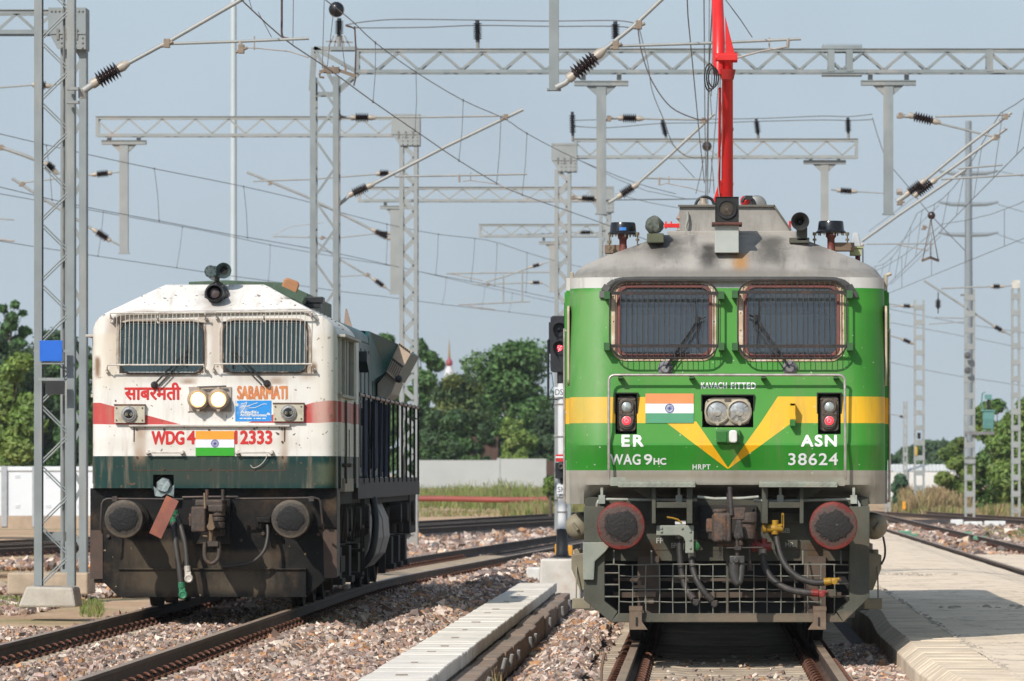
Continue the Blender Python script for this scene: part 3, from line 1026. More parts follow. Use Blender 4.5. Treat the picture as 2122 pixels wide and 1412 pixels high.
# windows: frame, rubber, pane, grille
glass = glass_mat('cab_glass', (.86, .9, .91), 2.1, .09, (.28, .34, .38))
cream = M('old_cream_paint', (.55, .40, .26), .7, 0, .3, 9, dirt=(.62, .64, .66), damt=.95, dscale=9)
maroon = M('maroon_rubber', (.16, .036, .026), .6, 0, .35, 10, dirt=(.05, .03, .025), damt=.7, dscale=6)
grille_m = M('rusty_black_bar', (.035, .03, .028), .6, .3, .3, 20, dirt=(.13, .06, .035), damt=.7, dscale=14)
def conform(bm, off):
    bm.v = [(x, gd(x, z) + y - off, z) for x, y, z in bm.v]
    return bm
def pxr(x0, y0, x1, y1):
    a, b = gp(x0, y1), gp(x1, y0)
    return a.x, a.z, b.x, b.z
for (cr, mr, gr, grl, hinge, wp) in (
        ((1267, 586, 1484, 748), (1278, 589, 1475, 741), (1285, 597, 1469, 734), (1264, 584, 1488.5, 743), 1488, ((1379, 764), (1446, 664), (1441, 618, 1447, 722))),
        ((1531, 585, 1749, 749), (1542, 589, 1740, 741), (1548, 597, 1733, 735), (1529, 582, 1753.5, 743.5), 1526, ((1637, 763), (1567, 660), (1574, 619, 1569, 720)))):
    fr = conform(MB().frame(rrect(*pxr(*cr), .13), rrect(*pxr(*mr), .10), 0, .05), .012).build('window_frame', cream, G)
    gr_ = pxr(*gr)
    conform(MB().frame(rrect(*pxr(*mr), .10), rrect(*gr_, .085), 0, .06), .024).build('rubber_seal', maroon, fr, bevel=.006)
    bolts = MB()
    a = rrect(*pxr(cr[0] + 4, cr[1] + 4, cr[2] - 4, cr[3] - 4), .11, 2)
    for i in range(len(a)):
        p, q = a[i], a[(i + 1) % len(a)]
        L = math.hypot(q[0] - p[0], q[1] - p[1])
        for k in range(max(1, int(L / .16))):
            t = k / max(1, int(L / .16))
            x, z = p[0] + (q[0] - p[0]) * t, p[1] + (q[1] - p[1]) * t
            y = gd(x, z) - .012
            bolts.cyl((x, y, z), (x, y - .006, z), .006, n=6)
    bolts.build('frame_screw', blk, fr)
    p = MB()
    p.add([(gr_[0] - .02, gd(gr_[0], gr_[1]), gr_[1] - .02), (gr_[2] + .02, gd(gr_[2], gr_[1]), gr_[1] - .02), (gr_[2] + .02, gd(0, gr_[3]), gr_[3] + .02), (gr_[0] - .02, gd(0, gr_[3]), gr_[3] + .02)], [(0, 1, 2, 3)])
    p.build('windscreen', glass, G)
    q = pxr(*grl)
    ol = rrect(*q, .16, 5)
    ol.append(ol[0])
    off = .155
    P = lambda x, z: (x, gdz(z) - off, z)
    b = MB()
    b.tube([P(x, z) for x, z in ol], .0095, 6, caps=False)
    nb = 20
    for i in range(1, nb):
        x = q[0] + (q[2] - q[0]) * i / nb + rnd.uniform(-.004, .004)
        dz = .16 - math.sqrt(max(0, .16 ** 2 - max(0, .16 - min(x - q[0], q[2] - x)) ** 2))
        b.tube([P(x, q[1] + dz), P(x, q[3] - dz)], .0040, 5)
    for py in (grl[1] + 25, grl[3] - 25):
        z = gp(1400, py).z
        b.bar(P(q[0], z), P(q[2], z), .010, .030)
    g_ = b.build('window_grille', grille_m, G, smooth=50)
    b = MB()
    for py in (grl[1] + 29, grl[3] - 24):
        z = gp(1400, py).z
        for x, sgn in ((q[0], -1), (q[2], 1)):
            b.box(x + sgn * .0, gdz(z) - off - .02, z - .035, x + sgn * .055, gdz(z) + .0, z + .035)
    b.build('grille_bracket', M('green_bracket', (.03, .12, .03), .6, 0, .3, 9, dirt=(.03, .025, .02), damt=.9, dscale=9), g_)
    # wiper
    (bx, by), (tx, ty), (kx0, ky0, kx1, ky1) = wp
    B, Tp = gp(bx, by, .05), gp(tx, ty, .07)
    b = MB()
    b.bar(B, B.lerp(Tp, .45), .034, .02)
    b.bar(B.lerp(Tp, .4), Tp, .02, .018)
    b.bar(B + Vector((.05 * (1 if tx > bx else -1), 0, -.02)), Tp + Vector((.03 * (1 if tx > bx else -1), 0, -.04)), .008, .008)
    b.cbox(Tp, (.05, .04, .06))
    b.tube([gp(kx0, ky0, .035), gp((kx0 + kx1) / 2, (ky0 + ky1) / 2, .05), gp(kx1, ky1, .035)], .009, 6)
    b.tube([Tp, Tp + Vector((.07 * (1 if tx > bx else -1), -.01, .03))], .009, 6)
    wo = b.build('wiper', blk, G)
    bs = gp(bx, by)
    MB().lathe((bs.x, bs.y, bs.z), (0, -1, 0), [(.072, 0), (.07, .02), (.05, .03), (.035, .06), (0, .065)], 18).build('wiper_boss', M('chipped_grey_paint', (.18, .17, .18), .6, 0, .4, 10, dirt=(.45, .45, .5), damt=.7, dscale=12), wo, smooth=40)

# cab interior behind the glass
ins = M('cab_interior_grey', (.50, .58, .62), .7, 0, .08, 3)
dk = M('cab_interior_dark', (.22, .27, .30), .7, 0, .2)
b = MB()
b.box(-1.38, 2.0, 1.7, 1.38, 2.04, 3.45)
b.build('cab_bulkhead', ins, G)
b = MB()
b.box(-.35, 1.5, 1.7, -.1, 2.6, 3.4)
b.box(-.1, 1.9, 1.7, .30, 1.99, 3.4)
b.box(.86, 1.8, 1.7, .98, 1.99, 3.1)
b.box(-1.3, 1.9, 3.14, 1.3, 1.94, 3.19)
b.build('cab_locker', dk, G)
b = MB()
b.box(.25, .95, 2.60, 1.25, 1.45, 2.68)
b.box(-1.3, 1.0, 2.35, .1, 1.5, 2.45)
b.build('driver_desk', M('pale_desk', (.34, .42, .37), .6), G, bevel=.02)
MB().lathe((.72, 1.55, 3.3 - .55), (0, -1, 0), [(.001, 0), (.03, .01), (.03, .03), (.001, .04)], 12).build('desk_gauge', blk, G)
b = MB()
b.box(-1.40, .9, 1.66, 1.40, 2.64, 1.70)
b.box(-1.40, 1.05, 3.44, 1.40, 2.64, 3.46)
b.build('cab_floor', dk, G)

# headlight and marker recesses
bronze = M('bronze_lamp_case', (.13, .105, .08), .5, .3, .35, 12, dirt=(.035, .03, .028), damt=.8, dscale=12, bump=.3)
beige = M('beige_lamp_plate', (.42, .37, .28), .55, .1, .2, 8, dirt=(.16, .11, .08), damt=.5, dscale=9)
lens = M('ribbed_lens', (.55, .54, .50), .12, .6, .35, 30, dirt=(.75, .74, .7), damt=.7, dscale=16)
def hollow(name, h, deep, mat):
    x0, x1, z0, z1 = h
    y = gd((x0 + x1) / 2, (z0 + z1) / 2)
    b = MB()
    b.box(x0, y + deep, z0, x1, y + deep + .01, z1)
    b.box(x0 - .01, y - .0, z0 - .01, x0, y + deep + .01, z1 + .01)
    b.box(x1, y - .0, z0 - .01, x1 + .01, y + deep + .01, z1 + .01)
    b.box(x0, y + .012, z1, x1, y + deep + .01, z1 + .01)
    b.box(x0, y + .012, z0 - .01, x1, y + deep + .01, z0)
    return b.build(name, mat, G), y
led_red = M('red_led', (.8, .05, .06), .3, emit=(1, .02, .035), estr=1.9)
led_core = M('white_led_core', (1, .8, .8), .3, emit=(1, .55, .5), estr=3)
clear = M('clear_marker_lens', (.50, .55, .54), .15, .4, .3, 30)
for k, (cx, h) in enumerate(((1298, recess[0]), (1718.5, recess[1]))):
    rec, y = hollow('marker_recess', h, .16, M('green_black_recess', (.012, .02, .010), .7))
    p0, p1 = gp(1298 - 20, 894), gp(1298 + 20, 822)
    c0 = gp(cx, 858)
    hw, hh = (p1.x - p0.x) / 2, (p1.z - p0.z) / 2
    m = MB()
    m.prism(rrect(c0.x - hw, c0.z - hh, c0.x + hw, c0.z + hh, .035), y + .06, y + .16)
    m.prism(rrect(c0.x - hw * .8, c0.z - hh * .9, c0.x + hw * .8, c0.z + hh * .9, hw * .75), y + .035, y + .06)
    mk = m.build('marker_lamp', bronze, G, bevel=.006)
    bo = MB()
    for sx in (-1, 1):
        for sz in (-1, 1):
            q = Vector((c0.x + sx * hw * .83, y + .06, c0.z + sz * hh * .86))
            bo.cyl(q, q + Vector((0, -.012, 0)), .010, n=6)
    bo.bar((c0.x - hw * .78, y + .03, c0.z), (c0.x + hw * .78, y + .03, c0.z), .012, .012)
    bo.build('lamp_screw', bronze, mk)
    for py, mt in ((843, clear), (872, led_red)):
        c = gp(cx, py)
        c.y = y + .035
        MB().lathe(c, (0, -1, 0), [(.064, 0), (.062, .014), (.054, .014), (.052, .002), (.044, .002)], 22).build('lens_ring', bronze, mk, smooth=40)
        MB().lathe(c, (0, -1, 0), [(.046, .002), (.038, .010), (0, .014)], 20).build('lens', M('pale_lens_rim', (.40, .36, .36), .3, .2) if mt is led_red else mt, mk, smooth=60)
        if mt is led_red:
            MB().lathe(c, (0, -1, 0), [(.040, .011), (.028, .016), (0, .019)], 20).build('lit_red_lens', led_red, mk, smooth=60)
            dd = MB()
            for i in range(9):
                a = i * 2 * math.pi / 8
                r = .017 if i < 8 else 0
                dd.lathe(c + Vector((r * math.cos(a), -.016, r * math.sin(a))), (0, -1, 0), [(.0035, 0), (0, .003)], 8)
            dd.build('lamp_diode', led_core, mk)
rec, y = hollow('headlight_recess', recess[2], .2, M('green_black_recess'))
p0, p1 = gp(1460, 882), gp(1556, 824)
tw = MB().prism(rrect(p0.x, p0.z, p1.x, p1.z, .085), y + .05, y + .1).build('twin_headlight', beige, G, bevel=.008)
bo = MB()
for px in (1466, 1480, 1492, 1526, 1538, 1550):
    for py in (830, 876):
        q = gp(px, py)
        q.y = y + .05
        bo.cyl(q, q + Vector((0, -.012, 0)), .008, n=6)
q = gp(1508, 829)
bo.box(q.x - .03, y + .04, q.z - .012, q.x + .03, y + .05, q.z + .012)
bo.build('headlight_screw', M('dark_screw', (.16, .13, .1), .5, .5), tw)
for px in (1486, 1532):
    c = gp(px, 854)
    c.y = y + .05
    MB().lathe(c, (0, -1, 0), [(.118, 0), (.118, .022), (.104, .03), (.098, .022), (.098, 0)], 32).build('headlight_rim', beige, tw, smooth=40)
    MB().lathe(c, (0, -1, 0), [(.098, .006), (.06, .018), (.042, .02), (.038, .03), (0, .032)], 32).build('headlight_lens', lens, tw, smooth=30)
    l = MB()
    for sg in (-1, 1):
        a = R(40) * (1 if px > 1500 else -1)
        l.bar(c + Vector((sg * .045 * math.cos(a), -.021, sg * .045 * math.sin(a))), c + Vector((sg * .095 * math.cos(a), -.012, sg * .095 * math.sin(a))), .008, .006)
    l.build('lens_rib', M('lens_rib_glass', (.35, .34, .31), .2, .4), tw)
    c2 = gp(px + 1, 878)
    MB().cyl((c2.x, y + .05, c2.z), (c2.x, y + .01, c2.z), .018, n=8).build('rim_catch', beige, tw)

# lettering, flag, stickers
def gtext(name, s, x0, x1, yb, yt, bold=.02, **k):
    a, b_ = gp(x0, yb), gp(x1, yt)
    return text_mesh(name, s, G, white_letters, a.x, b_.x, a.z, b_.z, gd, bold, .004, **k)
gtext('painted_lettering', 'KAVACH', 1453, 1506, 805, 793, 0, fat=.0022, sp=1.12)
gtext('painted_lettering', 'FITTED', 1515, 1566, 806, 793.5, 0, fat=.0022, sp=1.12)
gtext('painted_lettering', 'ER', 1289, 1333, 925, 902.5, .0, fat=.006, sp=1.25)
gtext('painted_lettering', 'ASN', 1661, 1733, 925, 902.5, .0, fat=.006, sp=1.2)
gtext('painted_lettering', 'WAG', 1265, 1327, 963, 942, 0, fat=.003, sp=1.1)
gtext('painted_lettering', '9', 1335, 1351, 963, 942, 0, fat=.003, sp=1.1)
gtext('painted_lettering', 'HC', 1355, 1380, 963, 950, .0, fat=.003)
gtext('painted_lettering', '38624', 1634, 1736, 964, 940, .0, fat=.0025, sp=1.1)
gtext('painted_lettering', 'HRPT', 1435.5, 1472, 973, 963, 0, fat=.0015, sp=1.15)
fl = [M('flag_saffron', (.72, .22, .055), .5, 0, .1), M('flag_white', (.72, .71, .68), .5, 0, .08, 8, dirt=(.5, .46, .4), damt=.4, dscale=9), M('flag_green', (.045, .25, .12), .5, 0, .1), M('flag_navy', (.03, .06, .28), .5)]
a, b_ = gp(1337.5, 877), gp(1437.5, 816)
flag(G, a.x, b_.x, a.z, b_.z, gd, fl)

# front handrail
hr_m = M('steel_handrail')
def ho(px, py):
    p = gp(px, py)
    return Vector((p.x, min(gdz(p.z), .62) - .095, p.z))
pts = [ho(1262, 992), ho(1262, 880), ho(1262, 800)] + [ho(1262 + 12 * (1 - math.cos(R(a))), 790 - 12 * math.sin(R(a))) for a in (15, 40, 65, 90)] + [ho(1400, 778), ho(1600, 778)] + \
      [ho(1750 - 12 * (1 - math.cos(R(a))), 790 - 12 * math.sin(R(a))) for a in (90, 65, 40, 15)] + [ho(1750, 800), ho(1751, 900), ho(1751, 994)]
hb = MB().tube(pts, .0135, 10).build('front_handrail', hr_m, G, smooth=60)
b = MB()
for px in (1286, 1433.5, 1582, 1732):
    p = gp(px, 784)
    q = ho(px, 780)
    b.bar((p.x, p.y, p.z), (q.x, q.y, q.z - .005), .045, .03)
b.build('handrail_bracket', M('green_bracket'), hb)

# jumper box, white socket cover, yellow lamp iron
gpaint = M('plain_green_paint', (.03, .17, .028), .45, 0, .25, 8)
p0, p1 = gp(1484, 919), gp(1534, 891)
jb = MB().box(p0.x, p0.y - .06, p0.z, p1.x, p0.y + .05, p1.z).build('jumper_box', gpaint, G, bevel=.01)
p0, p1 = gp(1486, 917), gp(1506, 894)
MB().box(p0.x, p0.y - .075, p0.z, p1.x, p0.y - .05, p1.z).build('box_lid', gpaint, jb, bevel=.006)
p0, p1 = gp(1510.5, 918), gp(1527.5, 892)
MB().prism(rrect(p0.x, p0.z, p1.x, p1.z, .025), p0.y - .20, p0.y - .04).build('socket_cover', M('white_socket_cover', (.66, .65, .63), .5, 0, .1, 10, dirt=(.4, .3, .2), damt=.5, dscale=14), jb, bevel=.012)
q = gp(1637, 850)
li = MB()
p0, p1, p2 = gp(1636.5, 870), gp(1648, 836), gp(1648, 884)
li.box(p0.x, p0.y - .12, p0.z, p1.x, p0.y - .1, p1.z)
li.box(p0.x, p0.y - .12, p1.z - .03, p1.x, p0.y + .02, p1.z)
li.build('lamp_bracket', M('yellow_paint', (.8, .46, .02), .45, 0, .15, 8, dirt=(.2, .12, .05), damt=.5, dscale=9), G, bevel=.006)
li = MB()
li.box(p0.x, p0.y - .13, p2.z, p1.x, p0.y + .02, p0.z)
li.build('lamp_bracket', gpaint, G, bevel=.006)

# --- buffer beam, steps, buffers
BB = .78                                                      # depth of the beam face
def gb(px, py, off=0):
    return Vector(gl(px, py, BB - off)) 
b = MB()
a, c = gb(1212, 1163), gb(1800, 1030)
b.box(a.x, BB, a.z, c.x, BB + .1, c.z)
bbm = b.build('buffer_beam', grey_m, G, bevel=.006)
b = MB()
z = gb(0, 1140).z
b.bar((a.x + .01, BB - .002, z), (c.x - .01, BB - .002, z), .004, .008)
b.build('beam_seam', M('dark_seam', (.06, .045, .03), .9), bbm)
def gstencil(s, x0, x1, yb, yt):
    p, q = gb(x0, yb), gb(x1, yt)
    text_mesh('stencil_letters', s, bbm, M('worn_stencil', (.42, .43, .39), .7, 0, .2, 30, dirt=(.22, .23, .19), damt=.9, dscale=30), p.x, q.x, p.z, q.z, lambda x, z: BB, .02, .004)
gstencil('FP', 1360, 1375, 1126, 1115)
gstencil('BP', 1391, 1402, 1136, 1125)
gstencil('BIB', 1619, 1637, 1105, 1095)
gstencil('MR', 1627, 1645, 1134, 1124)
red_buf = M('red_buffer_face', (.33, .045, .035), .6, 0, .3, 6, dirt=(.10, .055, .045), damt=.8, dscale=5, bump=.35, bscale=25)
grease = M('black_grease', (.02, .019, .019), .45, 0, .4, 8, dirt=(.12, .10, .085), damt=.6, dscale=9, bump=.9, bscale=22)
def worn_face(name, rim, mid, core, c, r, seed, gr):
    m, nt, b = nodes_of(name)
    ob = nd(nt, 'ShaderNodeTexCoord').outputs['Object']
    v = nd(nt, 'ShaderNodeVectorMath', operation='SUBTRACT')
    nt.links.new(ob, v.inputs[0])
    v.inputs[1].default_value = c
    v2 = mapped(nt, v.outputs[0], (1 / r, 0, 1 / (r * .86)))
    ln = nd(nt, 'ShaderNodeVectorMath', operation='LENGTH')
    nt.links.new(v2, ln.inputs[0])
    off = nd(nt, 'ShaderNodeVectorMath', operation='ADD')
    nt.links.new(v.outputs[0], off.inputs[0])
    off.inputs[1].default_value = (seed * 1.7, seed, 0)
    n1 = noise(nt, off.outputs[0], 9, 6, .65)
    n2 = noise(nt, off.outputs[0], 34, 4, .6)
    d = mth(nt, 'ADD', ln.outputs['Value'], mth(nt, 'MULTIPLY', mth(nt, 'SUBTRACT', n1, .5), .75))
    d = mth(nt, 'ADD', d, mth(nt, 'MULTIPLY', mth(nt, 'SUBTRACT', n2, .5), .16))
    cc = mix(nt, ramp(nt, n1, .35, .65), rim, tuple(x * .55 for x in rim))
    cc = mix(nt, ramp(nt, d, gr + .34, gr + .12), cc, mid)
    cc = mix(nt, ramp(nt, d, gr + .04, gr - .06), cc, core)
    cc = mix(nt, mth(nt, 'MULTIPLY', ramp(nt, n1, .60, .66), ramp(nt, d, .5, .2)), cc, (.16, .13, .11))
    nt.links.new(cc, b.inputs['Base Color'])
    b.inputs['Roughness'].default_value = .55
    b.inputs['Specular IOR Level'].default_value = .25
    bn = nd(nt, 'ShaderNodeBump')
    bn.inputs['Strength'].default_value = .8
    bn.inputs['Distance'].default_value = .012
    nt.links.new(mth(nt, 'ADD', mth(nt, 'MULTIPLY', ramp(nt, d, gr + .05, gr - .1), 1.0), mth(nt, 'MULTIPLY', n2, .8)), bn.inputs['Height'])
    nt.links.new(bn.outputs[0], b.inputs['Normal'])
    return m
def buffer(parent, c, r, L, cols, housing, seed, gr):
    c = Vector(c)
    mat = worn_face('worn_buffer_face', *cols, c, r, seed, gr)
    bf = MB().lathe(c, (0, -1, 0), [(.10, -.1), (r * .93, -.075), (r, -.055), (r, -.03), (r * .96, -.014), (r * .7, 0), (r * .35, .007), (0, .009)], 48).build('buffer', mat, parent, smooth=35)
    MB().lathe(c, (0, 1, 0), [(.095, .07), (.095, L * .5), (.135, L * .5), (.15, L * .9), (.2, L * .92), (.2, L)], 24).build('buffer_shank', housing, bf, smooth=35)
    return bf
for k, px in enumerate((1287, 1727)):
    c = gl(px, 1090, 0)
    buffer(G, c, .223, BB, ((.22, .036, .028), (.075, .048, .04), (.020, .018, .017)), grey_m, 3 + k, .72)
tread = M('tread_plate', (.30, .32, .26), .55, .1, .3, 6, dirt=(.22, .13, .08), damt=.6, dscale=5)
for s, (x0, x1, xi, xo) in ((-1, (1281, 1441, 1429, 1355)), (1, (1573, 1735, 1585, 1661))):
    zt = gl(0, 1000, .3)[2]
    p, q = gl(x0, 1000, .3), gl(x1, 1000, .3)
    b = MB()
    b.box(p[0], .3, zt - .012, q[0], .62, zt + .004)
    b.box(p[0], .29, zt - .045, q[0], .305, zt + .004)
    st = b.build('front_step', tread, G, bevel=.003)
    b = MB()
    nn = 24
    for i in range(nn):
        for j in range(7):
            x = p[0] + (q[0] - p[0]) * (i + .5) / nn
            y = .31 + j * .045
            a = (.014, .010) if (i + j) % 2 else (-.014, .010)
            b.bar((x - a[0], y - a[1], zt + .006), (x + a[0], y + a[1], zt + .006), .007, .005)
        x = p[0] + (q[0] - p[0]) * (i + .5) / nn
        a = .010 if i % 2 else -.010
        b.bar((x - a, .288, zt - .03), (x + a, .288, zt - .01), .007, .004)
    b.build('tread_stud', tread, st)
    b = MB()
    for px_, w_ in ((xi, 6), (xo, 4)):
        u, v = gl(px_ - w_, 1005, .5), gl(px_ + w_, 1085, .5)
        b.box(u[0], .42, u[2], v[0], BB, v[2])
    u, v = gl(min(xi, xo), 1053, .45), gl(max(xi, xo), 1041, .45)
    b.box(u[0], .44, u[2], v[0], .52, v[2])
    u, v = gl(min(xi, xo), 1085, .7), gl(max(xi, xo), 1062, .7)
    b.box(u[0], .74, u[2], v[0], BB, v[2])
    # gusset
    e = gl(xo, 1008, .5)
    e2 = gl(xo + s * 55, 1008, .5)
    e3 = gl(xo, 1041, .5)
    b.prism([(e[0], e[2]), (e2[0], e[2]), (e[0], e3[2]), (e[0] - s * .05, e3[2])], .55, .57)
    for px_ in (min(xi, xo) + 16, max(xi, xo) - 14):
        for py in (1067, 1079):
            c = gl(px_, py, .74)
            b.cyl((c[0], .74, c[2]), (c[0], .725, c[2]), .012, n=8)
    b.build('step_bracket', grey_m, st, bevel=.004)
    b = MB()
    u = gl(x0 - 16 if s < 0 else x1 - 16, 996, .5)
    b.box(u[0], .45, u[2] - .05, u[0] + .14, .47, u[2] + .03)
    b.build('step_flange', tread, st)
# release rods
rodm = M('pale_rod', (.36, .38, .33), .5, .2, .3, 10, dirt=(.24, .11, .06), damt=.7, dscale=8)
b = MB()
def gpath(pts, d):
    return [Vector(gl(x, y, dd if dd is not None else d)) for x, y, dd in pts]
b.tube(gpath([(1237, 1095, .55), (1237, 1046, .55), (1240, 1038, .55), (1247, 1035, .55), (1340, 1036, .55), (1445, 1037, .55)], 0), .014, 8)
b.tube(gpath([(1445, 1030, .5), (1480, 1034, .5), (1540, 1033, .5), (1572, 1030, .5)], 0), .015, 8)
b.tube(gpath([(1562, 1038, .55), (1600, 1039, .55), (1765, 1035, .55), (1776, 1038, .55), (1781, 1046, .55), (1782, 1098, .55)], 0), .014, 8)
for px in (1247, 1769, 1407, 1617):
    c = gl(px, 1033, .55)
    b.box(c[0] - .03, .52, c[2] - .05, c[0] + .03, BB, c[2] + .03)
    b.box(c[0] - .012, .53, c[2] + .03, c[0] + .012, .56, c[2] + .1)
b.build('release_rod', rodm, G, smooth=50)

# coupler
cast = M('rusty_casting', (.085, .062, .05), .7, .15, .4, 9, dirt=(.34, .13, .03), damt=.85, dscale=6, bump=.5, bscale=50, specks=((.10, .17, .07), 7, .72))
castd = M('dark_casting', (.05, .042, .038), .65, .2, .4, 10, dirt=(.13, .06, .03), damt=.5, dscale=9, bump=.4)
b = MB()
p, q = gl(1448, 1118, .72), gl(1568, 1047, .72)
b.box(p[0], .70, p[2], q[0], BB, q[2])
for px in (1454, 1560):
    for py in (1055, 1070, 1085, 1100):
        c = gl(px, py, .7)
        b.cyl((c[0], .7, c[2]), (c[0], .68, c[2]), .014, n=8)
cp_ = b.build('coupler_plate', under_m, G, bevel=.006)
cp = MB()
def cbx(x0, y0, x1, y1, d0, d1):
    p, q = gl(x0, y1, d0), gl(x1, y0, d0)
    cp.box(p[0], d0, p[2], q[0], d1, q[2])
def vcyl(px, y0, y1, d, r, n=18, r1=None):
    p, q = gl(px, y1, d), gl(px, y0, d)
    cp.cyl(p, q, r, r1, n)
cbx(1478, 1063, 1515, 1124, .02, .5)
vcyl(1496, 1066, 1122, .10, .095)
vcyl(1491, 1055, 1064, .14, .065)
cbx(1463, 1075, 1480, 1105, .12, .5)
coup = cp.build('coupler_head', cast, G, bevel=.02, seg=3)
cp = MB()
cbx(1515, 1052, 1545, 1078, .05, .5)
vcyl(1549, 1065, 1118, .15, .075)
vcyl(1549, 1062, 1084, .14, .09)
cbx(1528, 1078, 1566, 1090, .1, .5)
cbx(1486, 1120, 1540, 1132, .15, .5)
cp.build('coupler_jaw', cast, coup, bevel=.015, seg=3)
cp = MB()
cp.tube(gpath([(1512, 1010, .08), (1514, 1040, .06), (1516, 1068, .04)], 0), .022, 10)
cp.cyl(gl(1510, 1022, .12), gl(1510, 1050, .12), .02, n=8)
cp.build('lock_lifter', castd, coup, smooth=50)
cp = MB()
cp.prism([(x, z) for x, z in [(gl(px, py, 0)[0], gl(px, py, 0)[2]) for px, py in ((1526, 1078), (1536, 1078), (1539, 1096), (1541, 1112), (1535, 1120), (1526, 1120), (1520, 1112), (1523, 1096))]], -.03, .02)
c = gl(1531, 1112, -.03)
cp.cyl((c[0], -.045, c[2]), (c[0], .0, c[2]), .025, n=10)
cp.cyl(gl(1528, 1118, 0), gl(1528, 1160, 0), .018, n=10)
cp.build('coupling_screw', castd, coup, bevel=.01)
cp = MB()
cp.cyl(gl(1505, 1136, -.02), gl(1582, 1135, -.02), .008, n=8)
p, q = gl(1522, 1140, -.04), gl(1536, 1132, -.04)
cp.box(p[0], -.05, p[2], q[0], .0, q[2])
cp.build('screw_handle', castd, coup)
cp = MB()
p, q = gl(1512, 1168, -.03), gl(1543, 1152, -.03)
cp.box(p[0], -.05, p[2], q[0], .06, q[2])
c = gl(1525, 1161, -.05)
cp.cyl((c[0], -.07, c[2]), (c[0], 0, c[2]), .03, n=12)
cp.tube(gpath([(1522, 1166, 0), (1521, 1185, 0), (1524, 1203, -.01), (1531, 1212, -.02)], 0), [.055, .05, .045, .03], 10)
cp.tube(gpath([(1537, 1166, 0), (1536, 1190, 0), (1533, 1206, -.01), (1529, 1212, -.02)], 0), [.035, .03, .03, .025], 8)
cp.build('coupling_link', M('worn_link', (.085, .08, .075), .5, .4, .3, 10), coup, bevel=.008, smooth=50)
ch = MB()
for i in range(6):
    c = Vector(gl(1492 + (i % 2), 1134 + i * 4, .2))
    ch.tube([c + Vector((.010 * math.cos(a), .01 * math.sin(a) * (i % 2), .014 * math.sin(a))) for a in np.linspace(0, 2 * math.pi, 9)], .003, 5)
ch.build('safety_chain', castd, coup)
MB().tube(gpath([(1552, 1120, .2), (1553, 1160, .2), (1554, 1182, .18)], 0), [.012, .012, .03], 8).build('hanging_lever', castd, coup)

# hoses and cocks
hose_end = lambda col, nm: M(nm, col, .45, .1, .25, 10, dirt=(.12, .07, .04), damt=.4, dscale=12)
yel, redc = hose_end((.40, .225, .018), 'yellow_cock'), hose_end((.24, .028, .024), 'red_cock')
def smooth_path(P, n=6):
    P = [Vector(p) for p in P]
    out = []
    for i in range(len(P) - 1):
        p0, p1, p2, p3 = P[max(i - 1, 0)], P[i], P[i + 1], P[min(i + 2, len(P) - 1)]
        for k in range(n):
            t = k / n
            out.append(.5 * ((2 * p1) + (p2 - p0) * t + (2 * p0 - 5 * p1 + 4 * p2 - p3) * t * t + (3 * p1 - p0 - 3 * p2 + p3) * t ** 3))
    return out + [P[-1]]
for pts, r, endm in (
        ([(1408, 1110, .62), (1409, 1150, .6), (1414, 1195, .58), (1424, 1225, .55), (1436, 1240, .5)], .031, castd),
        ([(1434, 1150, .62), (1435, 1175, .58), (1445, 1205, .52), (1462, 1230, .5), (1473, 1242, .5)], .030, castd),
        ([(1608, 1102, .55), (1613, 1135, .5), (1628, 1172, .44), (1655, 1197, .4), (1690, 1208, .38), (1718, 1205, .38)], .031, yel),
        ([(1580, 1144, .5), (1584, 1172, .45), (1600, 1200, .4), (1628, 1219, .36), (1660, 1227, .34), (1692, 1229, .34)], .032, redc)):
    h = MB().tube(smooth_path(gpath(pts, 0)), r, 12).build('brake_hose', rubber, G, smooth=60)
    e = Vector(gl(*pts[-1]))
    dr = (e - Vector(gl(*pts[-2]))).normalized()
    c = MB()
    c.cyl(e - dr * .05, e + dr * .02, r * 1.15, r * 1.1, 12)
    c.cbox(e + dr * .05, (.06, .05, .055))
    c.cyl(e + dr * .05 + Vector((0, -.04, -.01)), e + dr * .05 + Vector((0, .03, -.01)), .027, n=12)
    c.tube([e + dr * .06, e + dr * .10 + Vector((0, 0, .02))], [.022, .014], 8)
    c.build('hose_coupling', endm, h, bevel=.005)
    s_ = Vector(gl(*pts[0]))
    c = MB()
    c.cyl(s_ + Vector((0, 0, .03)), s_ + Vector((0, 0, -.03)), r * 1.2, n=12)
    c.build('hose_clamp', M('hose_clamp_steel', (.3, .28, .25), .4, .6), h)
b = MB()
lp = [gl(x, y, .5) for x, y in ((1360, 1089), (1438, 1089), (1438, 1147), (1420, 1147), (1420, 1122), (1416, 1114), (1408, 1110), (1360, 1110))]
b.prism([(p[0], p[2]) for p in lp], .5, .52)
br = b.build('hose_bracket', grey_lt, G, bevel=.008)
b = MB()
for px, py in ((1370, 1094), (1370, 1101), (1430, 1101), (1430, 1118), (1430, 1135), (1413, 1094)):
    c = gl(px, py, .5)
    b.cyl((c[0], .5, c[2]), (c[0], .485, c[2]), .012, n=8)
b.build('bracket_bolt', grey_lt, br)
c = gl(1410, 1086, .55)
b = MB()
b.cyl((c[0] - .05, .55, c[2]), (c[0] + .05, .55, c[2]), .03, n=10)
b.build('cock_valve', M('grey_valve', (.4, .4, .38), .4, .3), G)
b = MB()
b.tube(gpath([(1412, 1084, .52), (1405, 1077, .52), (1395, 1074, .52), (1382, 1072, .52)], 0), .009, 6)
b.build('cock_handle', yel, G)
